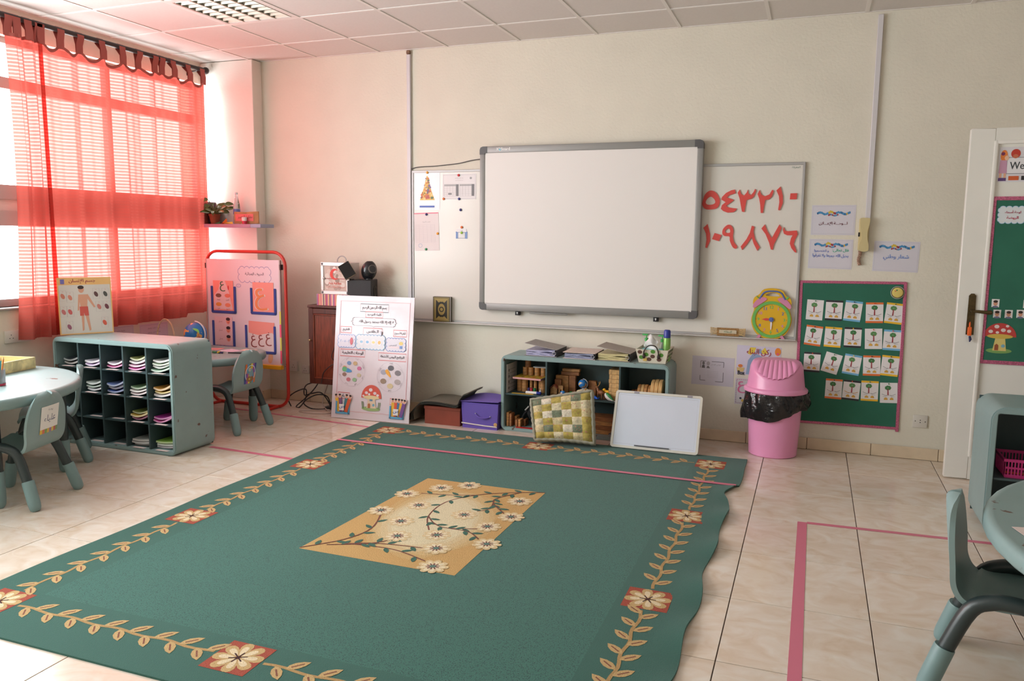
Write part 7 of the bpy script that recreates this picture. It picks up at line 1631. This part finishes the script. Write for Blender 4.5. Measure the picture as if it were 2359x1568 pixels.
# table behind the cubby
TZ = 0.5355
for lab, c, loc, d, rz in (('pink card on the table behind the cubby unit', (226,150,150), (-0.56,-0.72), (0.16,0.11), 0.2), ('printed sheet on the table behind the cubby unit', (206,196,214), (-0.36,-0.74), (0.16,0.12), -0.3), ('cream card at the table end near the easel', (226,200,186), (-0.25,-0.66), (0.12,0.09), 0.1)):
    o = tag(G().box((-d[0]/2,-d[1]/2,0),(d[0]/2,d[1]/2,0.001)).obj('paper_card', M('card_%02x%02x%02x' % c, c, 0.6), smooth=False), lab, 'paper', 'papers on the table behind the cubby unit'); o.location = (loc[0], loc[1], TZ); o.rotation_euler = (0,0,rz)
cl2 = thing('clear_cup', 'small clear cup on the table behind the cubby unit', 'cup', (-0.42, -0.97, TZ)); G().lathe([(0.022,0),(0.028,0.065),(0.026,0.065)], 18).obj('cup', M('clear_cup_plastic', (220,220,226), 0.15, trans=0.7), cl2); G().lathe([(0.0225,0.004),(0.0235,0.012)], 18, cap0=False, cap1=False).obj('band', M('magenta_plastic', (176,44,110), 0.35), cl2)
for i, (nm, c) in enumerate((('green',(60,130,90)),('blue',(60,80,150)),('yellow',(214,186,60)),('white',(214,214,210)),('navy',(44,50,90)))):
    o = tag(G().tube([(0,0,0),(0.03,0,0),(0.036,0,0)], [0.008,0.008,0.004], 10).obj('crayon_stub', M('stub_%02x%02x%02x' % c, c, 0.5)), '%s crayon stub scattered on the table behind the cubby' % nm, 'crayon', 'crayon stubs on the table'); o.location = (-0.40+0.024*i, -0.90+0.012*(i % 2), TZ+0.0085); o.rotation_euler = (0,0,0.7*i)
o = tag(G().tube([(0,0,0),(0.11,0,0),(0.125,0,0)], [0.006,0.006,0.003], 10).obj('black_pen', M('black_plastic', (28,28,30), 0.5)), 'black pen lying on the table behind the cubby', 'pen'); o.location = (-0.275, -0.87, TZ+0.0065); o.rotation_euler = (0,0,0.25)
gl = globe('desk_globe', 'big desk globe standing behind the cubby unit by the window', (-0.70, -0.75, TZ), 0.09)
lfp = tag(G().grid(6, 2, lambda u, v: (0.10*u, (-0.5+v)*0.035*math.sin(PI*min(0.98,u+0.02)), -0.03*u*u), thick=0.001).obj('paper_leaf_cutout', M('bright_leaf_green', (90, 196, 84), 0.5), ang=80), 'bright green paper leaf stuck on the big globe', 'paper craft'); lfp.location = (-0.655, -0.825, TZ+0.175); lfp.rotation_euler = (0,0,-0.35)
hp2 = thing('handled_basket', 'pale basket with a thin hoop handle behind the cubby unit', 'basket', (-0.90, -0.86, TZ)); G().lathe([(0.06,0),(0.075,0.08),(0.072,0.08),(0.058,0.006)], 20, cap1=False).obj('body', M('pale_wicker', (206,176,146), 0.8, noise=(60,0.2)), hp2); G().tube([(0.09*math.cos(a), 0, 0.075+0.165*math.sin(a)) for a in [PI*i/18 for i in range(19)]], 0.006, 8).obj('hoop_handle', M('pale_wicker', (206,176,146), 0.8), hp2)
for lab, y0, y1, z0, z1, c in (('printed pinkish notice on the wall below the window', -0.93, -0.63, 0.50, 0.725, (216,196,212)), ('plain pale notice on the wall below the window', -1.30, -0.99, 0.50, 0.735, (204,198,208))):
    t = thing('wall_notice', lab, 'notice', (LX+0.001, (y0+y1)/2, (z0+z1)/2), (PI/2, 0, PI/2), 'notices below the window'); w, h = y1-y0, z1-z0
    G().box((-w/2,-h/2,-0.0008),(w/2,h/2,0)).obj('paper', M('paper_%02x%02x%02x' % c, c, 0.5), t, smooth=False)
    p = Print(); p.frame(-w/2+0.01,-h/2+0.01,w/2-0.01,h/2-0.01,0.002,(150,140,160))
    for i in range(4): p.text('تعليمات الصف والنظام', 0, h/2-0.04-0.035*i, 0.016, (110,90,110), maxw=w*0.7)
    p.build('print', t)
